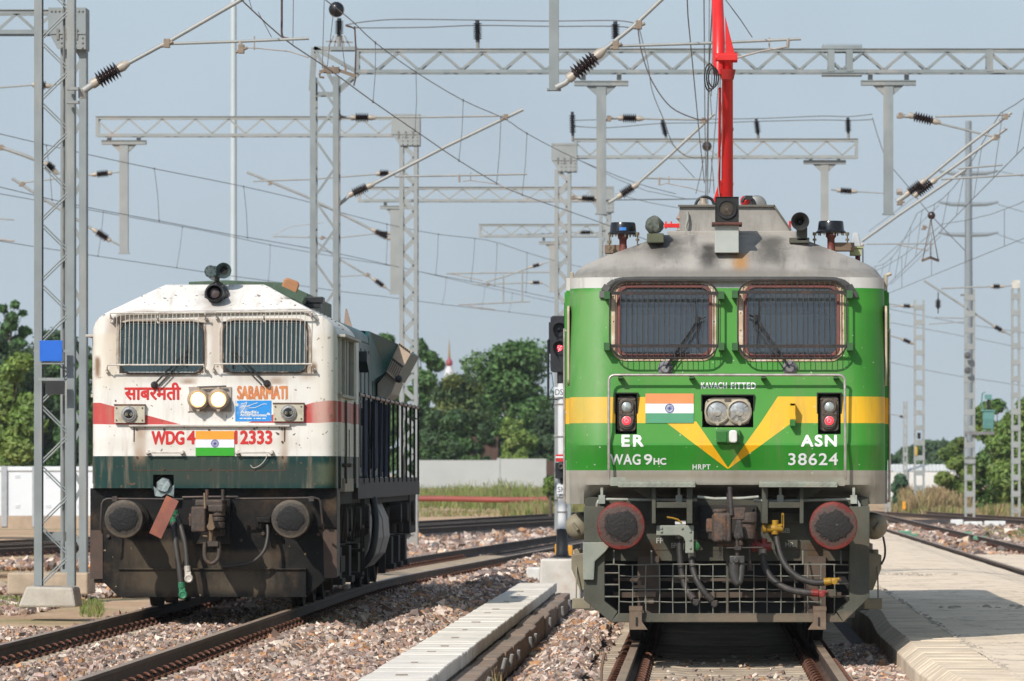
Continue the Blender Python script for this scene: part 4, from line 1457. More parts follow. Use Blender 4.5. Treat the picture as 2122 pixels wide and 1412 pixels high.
for (px, py, mt, hx, hy0, hy1) in ((1606, 1095, yel, 1622, 1063, 1095), (1582, 1133, redc, 1566, 1102, 1134)):
    b = MB()
    c = Vector(gl(px, py, .52))
    b.cyl(c + Vector((-.075, 0, 0)), c + Vector((.075, 0, 0)), .042, n=12)
    b.cyl(c + Vector((0, 0, .075)), c + Vector((0, 0, -.06)), .035, n=12)
    b.lathe(c + Vector((-.08, 0, 0)), (-1, 0, 0), [(.05, 0), (.05, .03), (.02, .04)], 12)
    ck = b.build('angle_cock', mt, G, bevel=.006, smooth=40)
    p, q = gl(hx - 2.6, hy1, .5), gl(hx + 2.6, hy0, .5)
    b = MB()
    b.frame(rrect(p[0], p[2], q[0], q[2], .01, 2), rrect(p[0] + .007, p[2] + .03, q[0] - .007, q[2] - .015, .004, 2), .48, .495)
    b.cbox(Vector(gl((hx + px) / 2, hy1 - 2, .49)), (.08, .02, .03))
    b.build('cock_handle', mt, ck)
c = gl(1440, 1132, .56)
MB().lathe((c[0], .6, c[2]), (0, -1, 0), [(.03, 0), (.045, .02), (.045, .05), (.02, .06)], 12).build('cock_valve', M('green_valve', (.03, .16, .05), .5), G)

# cow catcher
CD = .5
def cl(px, py):
    p = gl(px, py, CD)
    return (p[0], p[2])
outer = [cl(*p) for p in ((1210, 1050), (1210, 1243), (1266, 1290), (1748, 1290), (1802, 1238), (1802, 1050))]
b = MB()
b.prism([cl(1210, 1050), cl(1210, 1243), cl(1266, 1290), cl(1280, 1268), cl(1253, 1246), cl(1253, 1050)], CD, CD + .3)
b.prism([cl(1802, 1050), cl(1802, 1238), cl(1748, 1290), cl(1734, 1268), cl(1760, 1246), cl(1760, 1050)], CD, CD + .3)
b.prism([cl(1266, 1290), cl(1280, 1271.5), cl(1734, 1271.5), cl(1748, 1290)], CD + .0, CD + .06)
b.prism([cl(1266, 1290), cl(1278, 1284), cl(1736, 1284), cl(1748, 1290)], CD + .06, CD + .25)
cow = b.build('cow_catcher', grey_m, G, bevel=.006)
b = MB()
b.prism([cl(1208, 1124), cl(1268, 1124), cl(1256, 1142), cl(1233, 1164), cl(1231, 1202), cl(1209, 1202), cl(1208, 1150)], CD - .06, CD)
b.build('guard_plate', grey_lt, cow, bevel=.008)
b = MB()
for px in (1282.5, 1310.5, 1338.5, 1366.5, 1394.5, 1422, 1449.5, 1477.5, 1533.5, 1562, 1589.5, 1618, 1646, 1673.5, 1701.5, 1728.7):
    x, z0 = cl(px, 1273)
    z1 = cl(px, 1171)[1]
    jig = rnd.uniform(-.006, .006)
    b.tube([(x, CD + .02, z0), (x + jig, CD + .015, (z0 + z1) / 2), (x, CD + .02, z1)], .006, 6)
for py in (1170.5, 1194, 1221.5, 1247.5):
    x0, x1 = (1235, 1777) if py < 1175 else (1283, 1701)
    pts = []
    for k in range(18):
        x, z = cl(x0 + (x1 - x0) * k / 17, py + rnd.uniform(-1.1, 1.1) + (.5 if py > 1200 else 0))
        pts.append((x, CD + .025, z))
    b.tube(pts, .006, 6)
for x0, x1, pys in ((1245, 1283, (1188, 1212, 1237)), (1728, 1768, (1187, 1210, 1236))):
    for py in pys:
        p, q = cl(x0, py), cl(x1, py)
        b.tube([(p[0], CD + .01, p[1]), (q[0], CD + .02, q[1])], .0085, 6)
for px in (1272, 1350, 1664, 1743):
    x, z0 = cl(px, 1171)
    b.tube([(x, CD + .02, z0), (x, CD + .1, cl(px, 1142)[1])], .0085, 6)
b.build('catcher_mesh', M('mesh_bar_paint', (.20, .20, .165), .6, .1, .35, 8, dirt=(.10, .06, .04), damt=.8, dscale=5), cow, smooth=50)
b = MB()
x, z0 = cl(1507, 1274)
b.bar((x, CD + .01, z0), (x, CD + .01, cl(1507, 1142)[1]), .022, .022)
b.build('centre_post', grey_m, cow)
for s, px in ((-1, 1317.5), (1, 1698.5)):
    b = MB()
    p, q = cl(px - 13, 1305), cl(px + 13, 1257)
    e = cl(px - s * 25, 1305)
    pol = [(p[0], p[1]), (q[0], p[1]), (q[0], q[1]), (p[0], q[1])]
    if s < 0:
        pol = [(p[0], p[1]), (e[0], p[1]), (q[0], cl(px, 1288)[1]), (q[0], q[1]), (p[0], q[1])]
    else:
        pol = [(e[0], p[1]), (q[0], p[1]), (q[0], q[1]), (p[0], q[1]), (p[0], cl(px, 1288)[1])]
    b.prism(pol, CD - .07, CD - .045)
    rg = b.build('rail_guard', brown_m, cow, bevel=.003)
    p, q = cl(px - 2 - s * 2, 1297), cl(px + 2 - s * 2, 1279)
    MB().box(p[0], CD - .078, p[1], q[0], CD - .068, q[1]).build('guard_slot', dark_m, rg)
    p = cl(px, 1259)
    MB().box(p[0] - .062, CD - .075, p[1] - .03, p[0] + .062, CD + .1, p[1] + .012).build('guard_flange', brown_m, rg)
# things behind the mesh
b = MB()
b.box(-1.2, .95, .27, 1.2, 1.0, .86)  # black sheet painted as the shade behind the mesh
b.build('painted_recess_shade', dark_m, cow)
b = MB()
for px in (1343, 1690):
    x, z = cl(px, 1200)
    b.box(x - .1, .72, .3, x + .1, .95, .85)
x0, x1 = cl(1270, 0)[0], cl(1745, 0)[0]
b.box(x0, .8, cl(0, 1240)[1], x1, .92, cl(0, 1229)[1])
b.box(x0, .8, cl(0, 1206)[1], x1, .9, cl(0, 1200)[1])
b.build('inner_beam', M('brown_beam_steel', (.10, .07, .05), .8, 0, .4, 4), cow)  # plain dark brown steel
b = MB()
p = cl(1325, 1217)
b.cbox((p[0], .62, p[1]), (.12, .06, .03))
b.cyl((p[0], .62, p[1]), (p[0], .62, p[1] + .07), .02, n=8)
b.cbox((p[0] + .05, .6, p[1] - .07), (.2, .05, .05))
b.cbox((p[0] + .09, .58, p[1] - .13), (.09, .05, .05))
b.build('sander_valve', brown_m, cow, bevel=.005)
b = MB()
p, q = cl(1712, 1236), cl(1732, 1221)
b.box(p[0], .36, p[1], q[0], .44, q[1])
b.build('dummy_coupling', grey_m, cow, bevel=.008)
# underside, bogies
b = MB()
b.box(-1.05, 2.0, .22, 1.05, 19.0, 1.2)  # dark box added to block light under the body
b.box(-1.3, 1.4, 1.0, 1.3, 19.6, 1.45)
b.build('underframe_block', under_m, G)
for yy in (2.8, 4.7, 6.6, 13.8, 15.7, 17.6):
    b = MB()
    for s in (-1, 1):
        b.lathe((s * .80, yy, .55), (s, 0, 0), [(.50, 0), (.575, .0), (.575, .03), (.545, .04), (.545, .13), (.46, .14), (.44, .08), (.15, .07), (.13, .16), (0, .16)], 32)
    b.cyl((-.8, yy, .55), (.8, yy, .55), .1)
    b.build('wheelset', under_m, G, smooth=35)
for s in (-1, 1):
    for yb in (4.7, 15.7):
        b = MB()
        b.box(s * 1.13, yb - 2.6, .55, s * 1.25, yb + 2.6, .85)
        for yy in (-1.9, 0, 1.9):
            b.box(s * 1.13, yb + yy - .2, .3, s * 1.38, yb + yy + .2, .75)
            for q in (-.35, .35):
                b.cyl((s * 1.3, yb + yy + q, .5), (s * 1.3, yb + yy + q, .95), .11, n=12)
        b.build('bogie_frame', M('bogie_paint', (.15, .14, .11), .75, 0, .4, 4, dirt=(.08, .06, .04), damt=.7), G, bevel=.01)
tankm = M('sandy_tank_paint', (.24, .21, .14), .6, 0, .3, 4, dirt=(.12, .09, .06), damt=.6, dscale=6)
for s, px in ((-1, 1199), (1, 1812)):
    c = gl(px, 1091, 1.2)
    b = MB()
    b.lathe((c[0], 1.2, c[2]), (0, 1, 0), [(0, -.05), (.06, -.045), (.10, -.02), (.125, .04), (.125, 1.3)], 24)
    tk = b.build('air_tank', tankm, G, smooth=40)
    b = MB()
    b.cbox((c[0] + s * .03, 1.15, c[2]), (.03, .06, .09), Matrix.Rotation(R(35 * s), 3, 'Y'))
    b.build('tank_boss', tankm, tk, bevel=.006)
    b = MB()
    p, q, t = gl(px - 14 * s, 1178, 1.4), gl(px + 14 * s, 1150, 1.4), gl(px, 1223, 1.4)
    xi, xo = c[0] - s * .1, c[0] + s * .07
    b.prism([(xi, q[2] + .03), (xo, q[2]), (xo, p[2]), (xo - s * .08, t[2]), (xi, t[2])], 1.3, 1.75)
    b.cyl((c[0], 1.5, q[2]), (c[0], 1.5, q[2] + .05), .05, n=10)
    b.build('sand_box', tankm, G, bevel=.008)
    b = MB()
    p, q = gl(1186, 1262, 1.1), gl(1224, 1240, 1.1)
    if s > 0:
        p, q = gl(1790, 1262, 1.1), gl(1828, 1240, 1.1)
    b.box(p[0], 1.05, p[2], q[0], 1.12, q[2])
    b.bar(((p[0] + q[0]) / 2 + s * .05, 1.12, q[2]), ((p[0] + q[0]) / 2 + s * .05, 1.3, q[2] + .3), .015, .015)
    b.bar(((p[0] + q[0]) / 2 - s * .05, 1.12, q[2]), ((p[0] + q[0]) / 2 - s * .05, 1.3, q[2] + .3), .015, .015)
    b.build('side_step', tankm, G, bevel=.012)
b = MB()
b.tube(smooth_path(gpath([(1830, 1112, 1.3), (1834, 1135, 1.3), (1833, 1155, 1.3), (1826, 1170, 1.3)], 0)), .01, 8)
b.build('side_cable', rubber, G, smooth=60)

# --- roof equipment
def rb(px, py, d):
    return Vector(gl(px, py, d))
b = MB()
D = 1.75
pl = [rb(*p, D) for p in ((1408, 492), (1408, 428), (1604, 428), (1637, 476), (1641, 492))]
b.prism([(p.x, p.z) for p in pl], D, D + 2.4)
rbx = b.build('roof_box', M('dirty_roof_box', (.33, .31, .28), .6, .1, .3, 3, dirt=(.11, .10, .085), damt=.8, dscale=1.8, dstretch=(4, 1, .5), bump=.15), G, bevel=.008)
b = MB()
for (p, q) in (((1405, 427), (1606, 427)), ((1604, 427), (1639, 478))):
    u, v = rb(*p, D), rb(*q, D)
    b.bar((u.x, D - .01, u.z), (v.x, D - .01, v.z), .05, .018)
u, v = rb(1408, 480, D), rb(1640, 480, D)
b.box(u.x, D - .012, u.z - .03, v.x, D - .002, u.z - .022)
for i in range(14):
    x = u.x + (v.x - u.x) * (i + .5) / 14
    b.cyl((x, D, u.z - .05), (x, D - .012, u.z - .05), .008, n=6)
b.build('box_trim', M('dark_trim', (.13, .12, .10), .6, .1, .3), rbx)
b = MB()
u, v = rb(1383, 492, 1.62), rb(1650, 479, 1.62)
b.box(u.x, 1.62, u.z, v.x, 4.4, v.z)
b.build('box_plinth', roof_m, rbx, bevel=.006)
b = MB()
b.tube(smooth_path([rb(1424, 440, 1.72), rb(1425, 455, 1.70), rb(1421, 472, 1.68), rb(1427, 487, 1.62), rb(1440, 489, 1.6)]), .014, 8)
b.build('conduit', M('conduit_grey', (.30, .30, .26), .6), rbx, smooth=60)
# headlamp box
HD = 1.05
u, v = rb(1482, 460, HD), rb(1531, 408, HD)
c = (u + v) / 2
b = MB()
b.frame([(u.x, u.z), (v.x, u.z), (v.x, v.z), (u.x, v.z)], [(u.x + .004, u.z + .004), (v.x - .004, u.z + .004), (v.x - .004, v.z - .004), (u.x + .004, v.z - .004)], HD, HD + .28)
b.box(u.x + .003, HD + .012, u.z + .003, v.x - .003, HD + .28, v.z - .003)
hl = b.build('roof_headlamp', M('matt_black_box', (.010, .010, .010), .6), G)
c.y = HD + .012
MB().lathe(c, (0, -1, 0), [(.095, 0), (.09, .02), (.078, .02), (.074, .004), (.06, .004)], 32).build('lamp_ring', blk, hl, smooth=40)
l = MB()
l.lathe(c, (0, -1, 0), [(.066, .003), (.058, .012), (.056, .006), (.046, .014), (.044, .008), (.034, .016), (.032, .01), (.022, .018), (.02, .012), (.01, .02), (0, .02)], 32)
l.build('lamp_lens', M('smoky_lens', (.14, .12, .10), .15, .3), hl)
b = MB()
u, v = rb(1475, 467, HD), rb(1538, 461, HD)
b.box(u.x, HD - .06, u.z, v.x, HD + .4, v.z)
b.build('lamp_flange', M('oxide_flange', (.10, .035, .025), .7, 0, .4, 12), hl, bevel=.006)
b = MB()
u, v = rb(1481, 524, HD), rb(1531, 467, HD)
b.box(u.x, HD, u.z, v.x, HD + .7, v.z)
b.build('lamp_pedestal', M('grey_pedestal', (.40, .43, .40), .55, 0, .15, 4, dirt=(.25, .22, .18), damt=.5, dscale=4), hl, bevel=.006)
# dome antennas
for k, px in enumerate((1291, 1722)):
    D = 1.55
    c = rb(px, 487 if k == 0 else 484, D)
    s = F / (GY + D)
    prof = [(31 / s, 0), (31.5 / s, 3 / s), (27.5 / s, 7 / s), (26 / s, 22 / s), (24.5 / s, 25.5 / s), (0, 26 / s)]
    dm = MB().lathe(c, (0, 0, 1), prof, 40).build('dome_antenna', blk_gloss, G, smooth=35)
    for i in range(8):
        a = i * math.pi / 4 + .2
        q = c + Vector((.12 * math.cos(a), .12 * math.sin(a), 0))
        MB().cyl(q, q + Vector((0, 0, -.02)), .008, n=6).build('dome_bolt', steel, dm)
    b = MB()
    b.lathe(c + Vector((0, 0, -.2)), (0, 0, 1), [(.06, 0), (.035, .05), (.035, .15), (.05, .17), (.05, .2)], 16)
    b.build('dome_post', M('oxide_red_post', (.15, .03, .022), .6, 0, .35, 14, dirt=(.35, .30, .25), damt=.4, dscale=16), dm, smooth=40)
    b = MB()
    for qx in ((-28, 30) if k == 0 else (-34, 34)):
        p = rb(px + qx, 525 if abs(qx) < 31 and qx < 0 else 508, D - .1)
        t = rb(px + qx, 484, D - .1)
        b.cyl((p.x, p.y, p.z), t, .008, n=6)
        b.cyl((p.x, p.y, p.z + .09), (p.x, p.y, p.z + .12), .018, n=8)
        b.cyl((p.x, p.y, p.z + .04), (p.x, p.y, p.z + .06), .018, n=8)
    b.build('stay_rod', M('brassy_rod', (.22, .18, .12), .45, .5), dm)
    b = MB()
    p = rb(px + (-18 if k == 0 else 22), 513 if k == 0 else 508, D + .1)
    b.box(p.x - .09, p.y - .1, p.z - .06, p.x + .12, p.y + .1, p.z + .02)
    b.build('dome_foot', brown_m, dm, bevel=.006)
    if k == 0:
        u, v = rb(1281, 479, 1.55), rb(1303, 472.5, 1.55)
        b = MB()
        n = 8
        vs = []
        for i in range(n + 1):
            a = R(-112 + 28 * i / n + 8)
            for z in (u.z, v.z):
                vs.append((c.x + .133 * math.cos(a), c.y + .133 * math.sin(a), z))
        b.add(vs, [(2 * i, 2 * i + 2, 2 * i + 3, 2 * i + 1) for i in range(n)])
        b.build('dome_label', M('blue_sticker', (.05, .22, .62), .5), dm)
# horns
hornm = M('dark_horn', (.045, .046, .045), .5, .2, .3, 9, dirt=(.12, .10, .08), damt=.6)
c = rb(1658, 459, 1.25)
b = MB()
b.lathe(c, (0, 1, 0), [(0, .2), (.02, .2), (.034, .1), (.052, .045), (.076, .004), (.083, -.004), (.087, .002), (.066, .045), (.045, .1), (.03, .18), (.026, .4), (.05, .42), (.05, .5), (0, .5)], 28)
hn = b.build('horn', hornm, G, smooth=50)
b = MB()
b.box(c.x - .03, c.y + .1, c.z - .18, c.x + .07, c.y + .3, c.z - .05)
b.box(c.x - .1, c.y + .1, c.z - .2, c.x + .09, c.y + .4, c.z - .15)
b.build('horn_bracket', grey_m, hn, bevel=.006)
c = rb(1356, 466, 1.25)
b = MB()
NN = 26
pr = [(.0, -.03), (.05, -.03), (.078, -.01), (.085, .04), (.082, .12), (.06, .22), (.03, .3), (0, .3)]
b.lathe(c, (0, 1, 0), pr, NN)
b.v = [(x + .008 * math.sin(z * 60 + y * 30), y + .01 * math.sin(x * 70), z + .006 * math.sin(x * 55 + 1)) for x, y, z in b.v]
b.build('wrapped_horn', M('grey_green_wrap', (.10, .115, .095), .75, 0, .3, 14, bump=.6, bscale=30), G, smooth=50)
b = MB()
b.box(c.x - .07, c.y, c.z - .17, c.x + .09, c.y + .3, c.z - .08)
b.build('horn_bracket', M('horn_mount_green', (.11, .12, .07), .8, 0, .4), G, bevel=.01)
# pale cone antenna
c = rb(1773, 512, 1.9)
b = MB()
s = F / (GY + 1.9)
b.add([c + Vector((sx * 11.5 / s, sy * 11.5 / s, 0)) for sx, sy in ((-1, -1), (1, -1), (1, 1), (-1, 1))] + [c + Vector((sx * 5.5 / s, sy * 5.5 / s, 30 / s)) for sx, sy in ((-1, -1), (1, -1), (1, 1), (-1, 1))],
      [(0, 1, 2, 3), (4, 5, 6, 7), (0, 1, 5, 4), (1, 2, 6, 5), (2, 3, 7, 6), (3, 0, 4, 7)])
an = b.build('cone_antenna', M('pale_antenna', (.42, .45, .46), .5), G, bevel=.01)
b = MB()
b.cbox(c + Vector((0, 0, -.008)), (.15, .15, .016))
b.cbox(c + Vector((0, 0, -.05)), (.11, .12, .07))
b.build('antenna_base', M('lime_base', (.42, .44, .20), .6, 0, .3, 12), an, bevel=.006)
b = MB()
b.cyl(c + Vector((.02, 0, -.2)), c + Vector((.02, 0, -.08)), .025, n=10)
b.cyl(c + Vector((.07, 0, -.18)), c + Vector((.07, 0, -.02)), .006, n=6)
b.build('antenna_post', M('oxide_red_post'), an)
p = rb(1767, 508, 1.5)
b = MB()
q = rb(1836, 580, 1.5)
b.box(q.x - .02, 1.45, q.z - .06, q.x + .01, 1.6, q.z + .05)
b.cyl((q.x, 1.5, q.z + .04), (q.x + .05, 1.5, q.z + .06), .02, n=8)
b.build('gutter_end', M('beige_lamp_plate'), G, bevel=.006)
b = MB()
q2 = rb(1184, 575, 1.5)
b.box(q2.x - .01, 1.45, q2.z - .08, q2.x + .02, 1.6, q2.z + .05)
b.build('gutter_end', M('beige_lamp_plate'), G, bevel=.006)
# pantograph
redp = M('pantograph_red', (.66, .022, .02), .35, 0, .18, 4, dirt=(.35, .01, .012), damt=.4, dscale=4)
PD = 4.9
pan = MB()
foot = rb(1507, 420, PD + .6)
elbow = rb(1507.5, 120, PD - .35)
pan.tube([foot, foot.lerp(elbow, .5), elbow], [.061, .058, .056], 18)
lo = pan.build('pantograph_lower_arm', redp, G, smooth=60)
b = MB()
e0, e1 = rb(1488, 96, PD), rb(1488, -12, PD + .25)
b.tube([elbow + Vector((-.09, 0, -.17)), elbow + Vector((-.085, .05, .15)), e1], [.05, .062, .05], 16)
b.bar(elbow + Vector((-.13, 0, -.15)), e1 + Vector((-.05, 0, 0)), .03, .05)
head = Vector((-.02, PD + 1.6, 7.84))
b.tube([e1, head], [.05, .045], 14)
b.build('pantograph_upper_arm', redp, lo, smooth=50)
b = MB()
g0 = [(elbow.x - .02, elbow.z - .03), (elbow.x + .1, elbow.z + .0), (elbow.x + .07, elbow.z + .05), (elbow.x - .025, elbow.z + .42)]
b.prism(g0, elbow.y - .05, elbow.y - .02)
b.cyl(elbow + Vector((-.12, 0, 0)), elbow + Vector((.10, 0, 0)), .05, n=14)
b.cbox(elbow + Vector((0, 0, -.0)), (.2, .14, .06))
f0 = [(foot.x - .15, foot.z), (foot.x - .055, foot.z), (foot.x - .055, foot.z + .24), (foot.x - .08, foot.z + .22)]
b.build('elbow_gusset', redp, lo, bevel=.005)
MB().prism(f0, foot.y - .03, foot.y).build('foot_gusset', redp, lo, bevel=.005)
b = MB()
b.tube([foot + Vector((-.085, .02, .0)), elbow + Vector((-.075, .05, -.3))], .014, 8)
b.build('control_rod', redp, lo)
b = MB()
pp = []
for i in range(40):
    t = i / 39
    q = foot.lerp(elbow, t * .93)
    pp.append(q + Vector((-.062 - .012 * math.sin(t * 9) - .02 * max(0, math.sin(t * 4.2 + .5)), -.06, 0)))
b.tube(pp, .006, 6)
b.build('control_cable', M('white_cable', (.6, .55, .52), .5), lo, smooth=60)
b = MB()
for t_ in (.12, .5, .86):
    q = foot.lerp(elbow, t_)
    MB().tube([q, q + Vector((0, 0, .03))], .064, 18).build('arm_collar', M('dark_red_collar', (.36, .014, .012), .5, 0, .3, 10), lo, smooth=40)
q = elbow + Vector((0, 0, -.22))
b.tube([q, q + Vector((0, 0, .10))], [.062, .085], 18)
b.build('arm_collar', M('dark_red_collar', (.36, .014, .012), .5, 0, .3, 10), lo, smooth=40)
b = MB()
for a in range(3):
    b.tube([elbow + Vector((-.14 + .05 * math.cos(t) - .02 * a, -.05, -.2 + (.1 + .02 * a) * math.sin(t))) for t in np.linspace(0, 6.28, 16)], .008, 6)
b.build('elbow_cable', blk, lo)
b = MB()
for q in (-.25, .25):
    b.tube([head + Vector((-1.0, q, -.22)), head + Vector((-.75, q, -.03)), head + Vector((-.5, q, 0)), head + Vector((.5, q, 0)), head + Vector((.75, q, -.03)), head + Vector((1.0, q, -.22))], .025, 8)
b.bar(head + Vector((-.3, -.25, -.04)), head + Vector((-.3, .25, -.04)), .03, .03)
b.bar(head + Vector((.3, -.25, -.04)), head + Vector((.3, .25, -.04)), .03, .03)
b.build('pantograph_head', M('collector_grey', (.12, .12, .12), .5, .3), lo)
b = MB()
ZR = 3.95
for x in (-.42, .42):
    b.bar((x, 3.6, ZR + .22), (x, 6.2, ZR + .22), .07, .07)
for y in (3.7, 6.0):
    b.bar((-.46, y, ZR + .22), (.46, y, ZR + .22), .07, .07)
u = rb(1376, 468, 3.0)
b.bar(u, rb(1410, 468, 3.0), .04, .04)
b.bar(rb(1380, 475, 3.0), rb(1380, 459, 3.0), .03, .015)
b.bar(rb(1391, 472, 3.0), rb(1391, 459, 3.0), .03, .015)
u = rb(1637, 478, 1.9)
b.bar(u, rb(1637, 458, 1.9), .03, .02)
c = rb(1549, 417, 3.4)
b.lathe(c + Vector((-.07, 0, 0)), (1, 0, 0), [(.02, 0), (.05, .02), (.05, .08), (.02, .12)], 12)
b.build('pantograph_base', redp, G, bevel=.004)
b = MB()
for x in (-.42, .42):
    for y in (3.75, 5.95):
        b.lathe((x, y, ZR - .05), (0, 0, 1), [(.05, 0)] + [(.075 if i % 2 else .045, .03 + i * .03) for i in range(8)] + [(.04, .3)], 14)
c = rb(1457, 424, 3.3)
b.lathe(c + Vector((0, 0, -.1)), (0, 0, 1), [(.12, 0), (.125, .04), (.1, .08), (.04, .11), (.03, .16)], 18)
b.build('roof_insulator', M('beige_insulator', (.35, .29, .22), .4), G, smooth=40)
b = MB()
b.lathe(rb(1568, 426, 3.4), (0, -1, 0), [(.10, 0), (.09, .03), (.05, .05), (0, .06)], 20)
b.build('roof_drum', M('drum_grey', (.22, .22, .21), .5, .2), G, smooth=40)
b = MB()
b.tube(smooth_path([rb(1440, 428, 3.3), rb(1447, 414, 3.3), rb(1460, 408, 3.3), rb(1474, 413, 3.3), rb(1480, 425, 3.3)]), .014, 8)
b.tube(smooth_path([rb(1537, 420, 3.3), rb(1545, 409, 3.3), rb(1558, 413, 3.3), rb(1565, 428, 3.3)]), .016, 8)
b.cbox(rb(1552, 410, 3.3), (.07, .05, .04))
b.build('roof_cable', blk, G, smooth=60)
# ------------------------------------------------------------------ white diesel locomotive
WY = 66.6
def wl(px, py, d):
    s = F / (WY + d)
    return ((px - VX) / s - CW, d, CH + (VY - py) / s)
_wk = [(1013, .95), (945, .93), (652, .93), (640, .98), (589, 1.6), (560, 1.9)]
_wz = [wl(0, p, d)[2] for p, d in _wk]
_wd = [d for p, d in _wk]
WHW = 1.45
def wdz(z):
    return float(np.interp(z, _wz, _wd))
def wd_(x, z):
    u = max(0, abs(x) - (WHW - .17)) / .17
    return wdz(z) + .19 * (1 - math.sqrt(max(0, 1 - min(u, 1) ** 2)))
def wp(px, py, off=0):
    d = .93
    for _ in range(5):
        x, _y, z = wl(px, py, d)
        d = wd_(x, z)
    return Vector((x, d - off, z))
def wxz(px, py):
    p = wp(px, py)
    return (p.x, p.z)
def wr(px, py, d):
    return Vector(wl(px, py, d))

WL = thing('white_locomotive', 'worn white diesel locomotive with a red stripe, dark green skirt and lit headlights', 'locomotive', (CW, WY, 0))
teal = (.008, .040, .036)
zt_ = wp(450, 945.5).z
zr0, zr1 = wp(660, 879).z, wp(660, 831).z
redL = [(-big, wp(200, 834).z), wxz(208, 835), wxz(388, 883.5), wxz(230, 880), (-big, wp(200, 880).z)]
redR = [wxz(479, 885), wxz(560, 861), wxz(628, 838), wxz(676, 830.5), (big, zr1), (big, zr0), wxz(660, 877), wxz(560, 884)]
white_m = paint('white_body_paint', (.74, .715, .67), [
    ((.50, .075, .07), [redL, redR]),
    (teal, [[(-big, -big), (big, -big), (big, zt_), (-big, zt_)]])],
    rough=.45, var=.10, scale=2, dirt=(.36, .27, .19), damt=.5, dscale=2.2, dstretch=(5, 1, .5), specks=((.13, .07, .05), 15, .672), bump=.08, bscale=3)

tealm = M('dark_teal_paint', teal, .4, 0, .25, 2, dirt=(.08, .07, .05), damt=.5, dscale=2, dstretch=(1, 1, .5))
pilot = M('oily_black_steel', (.013, .0125, .012), .5, .05, .45, 2.2, dirt=(.10, .062, .035), damt=.75, dscale=2.4, bump=.15, specks=((.30, .22, .12), 16, .735))
pilot.node_tree.nodes['Principled BSDF'].inputs['Specular IOR Level'].default_value = .18
brownp = M('brown_side_plate', (.075, .048, .036), .6, .1, .3, 3, dirt=(.12, .06, .035), damt=.6)

zw = lambda py: wp(450, py).z
BR, GY_ = (.34, .23, .15), (.50, .45, .39)
stain_and_shade(white_m, [(-1.16, .16, zw(655), zw(790), BR, .6, .25), (-.12, .1, zw(650), zw(700), BR, .5, .1), (.02, .09, zw(660), zw(790), (.42, .33, .25), .6, .2), (1.12, .12, zw(720), zw(800), BR, .7, .15),
                (-.6, .5, zw(772), zw(800), GY_, .7, .08), (.55, .5, zw(770), zw(800), GY_, .7, .08), (0, .25, zw(600), zw(655), (.40, .36, .33), .8, .1), (-.87, .10, zw(884), zw(975), BR, .8, .2), (.84, .06, zw(884), zw(975), BR, .7, .2),
                (-1.25, .3, zw(690), zw(830), (.62, .55, .44), .6, .3), (0, 1.6, zw(905), zw(944), (.56, .50, .43), .55, .12), (1.3, .16, zw(690), zw(940), (.60, .55, .46), .5, .4),
                (-.3, .9, zw(946), zw(1013), (.05, .06, .045), .6, .1), (.6, .9, zw(960), zw(1013), (.045, .05, .04), .6, .1), (1.33, .16, zw(960), zw(1013), (.14, .15, .09), .5, .1),
                (.89, .09, zw(611), zw(622), (.10, .055, .04), .95, .02), (-1.38, .05, zw(738), zw(790), (.20, .12, .07), .95, .1), (-.11, .035, zw(728), zw(745), (.16, .09, .06), .95, .02), (1.19, .05, zw(752), zw(775), (.18, .10, .06), .95, .04),
                (-1.05, .12, zw(660), zw(672), (.25, .16, .1), .9, .02), (.9, .3, zw(640), zw(648), (.25, .16, .1), .8, .02), (-.8, .3, zw(642), zw(650), (.27, .18, .12), .7, .02), (-.3, .1, zw(783), zw(800), (.30, .2, .14), .8, .04), (.75, .12, zw(780), zw(800), (.30, .2, .14), .7, .04)])
stain_and_shade(pilot, [(-.6, .6, wl(0, 1120, 1.1)[2], wl(0, 1240, 1.1)[2], (.10, .075, .05), .7, .15), (.35, .5, wl(0, 1140, 1.1)[2], wl(0, 1240, 1.1)[2], (.13, .10, .07), .7, .15), (0, .7, wl(0, 1013, 1.1)[2], wl(0, 1130, 1.1)[2], (.012, .011, .011), .8, .2)])
wh = [rect(wxz(250, 771), wxz(419, 671)), rect(wxz(465, 770), wxz(634, 669))]
rcs = rect(wxz(317, 1012), wxz(360, 984))
holes = wh + [rcs]
def wtop(x):
    return float(np.interp(x, [-1.45, -1.42, -1.36, -1.27, -.63, .55, 1.27, 1.36, 1.42, 1.45], [3.31, 3.40, 3.47, 3.53, 3.885, 3.885, 3.50, 3.44, 3.37, 3.30]))
xs = list(np.linspace(-(WHW - .17), WHW - .17, 22)) + [s * (WHW - .17 + .17 * math.sin(R(a))) for s in (-1, 1) for a in range(12, 91, 13)]
zs_ = _wz[:3] + list(np.linspace(_wz[0], _wz[2], 22))
edges = [v for h in holes for v in h[:2]]
zed = [v for h in holes for v in h[2:]]
xs = uniq(edges + [x for x in xs if min(abs(x - e) for e in edges) > .02])
zs_ = uniq(zed + [z for z in zs_ if min(abs(z - e) for e in zed) > .012])
grid_shell('cab_front', xs, zs_, lambda x, z: (x, wd_(x, min(z, wtop(x))), min(z, wtop(x))), holes, white_m, WL)
rx = sorted(list(np.linspace(-1.27, 1.27, 31)) + [s * v for s in (-1, 1) for v in (1.3, 1.34, 1.37, 1.40, 1.42, 1.44, 1.45)] + [-.63, .55])
zb_ = _wz[2]
bm = MB()
T = [0, .05, .1, .2, .4, .6, .8, .93, 1]
for t in T:
    for x in rx:
        zt = wtop(x)
        z = min(zb_, zt) + max(0, zt - zb_) * t
        bm.v.append((x, wd_(x, z), z))
n = len(rx)
for x in rx:
    bm.v.append((x, 4.9, wtop(x)))
for j in range(len(T)):
    for i in range(n - 1):
        bm.f.append([j * n + i, j * n + i + 1, (j + 1) * n + i + 1, (j + 1) * n + i])
        bm.m.append(0)
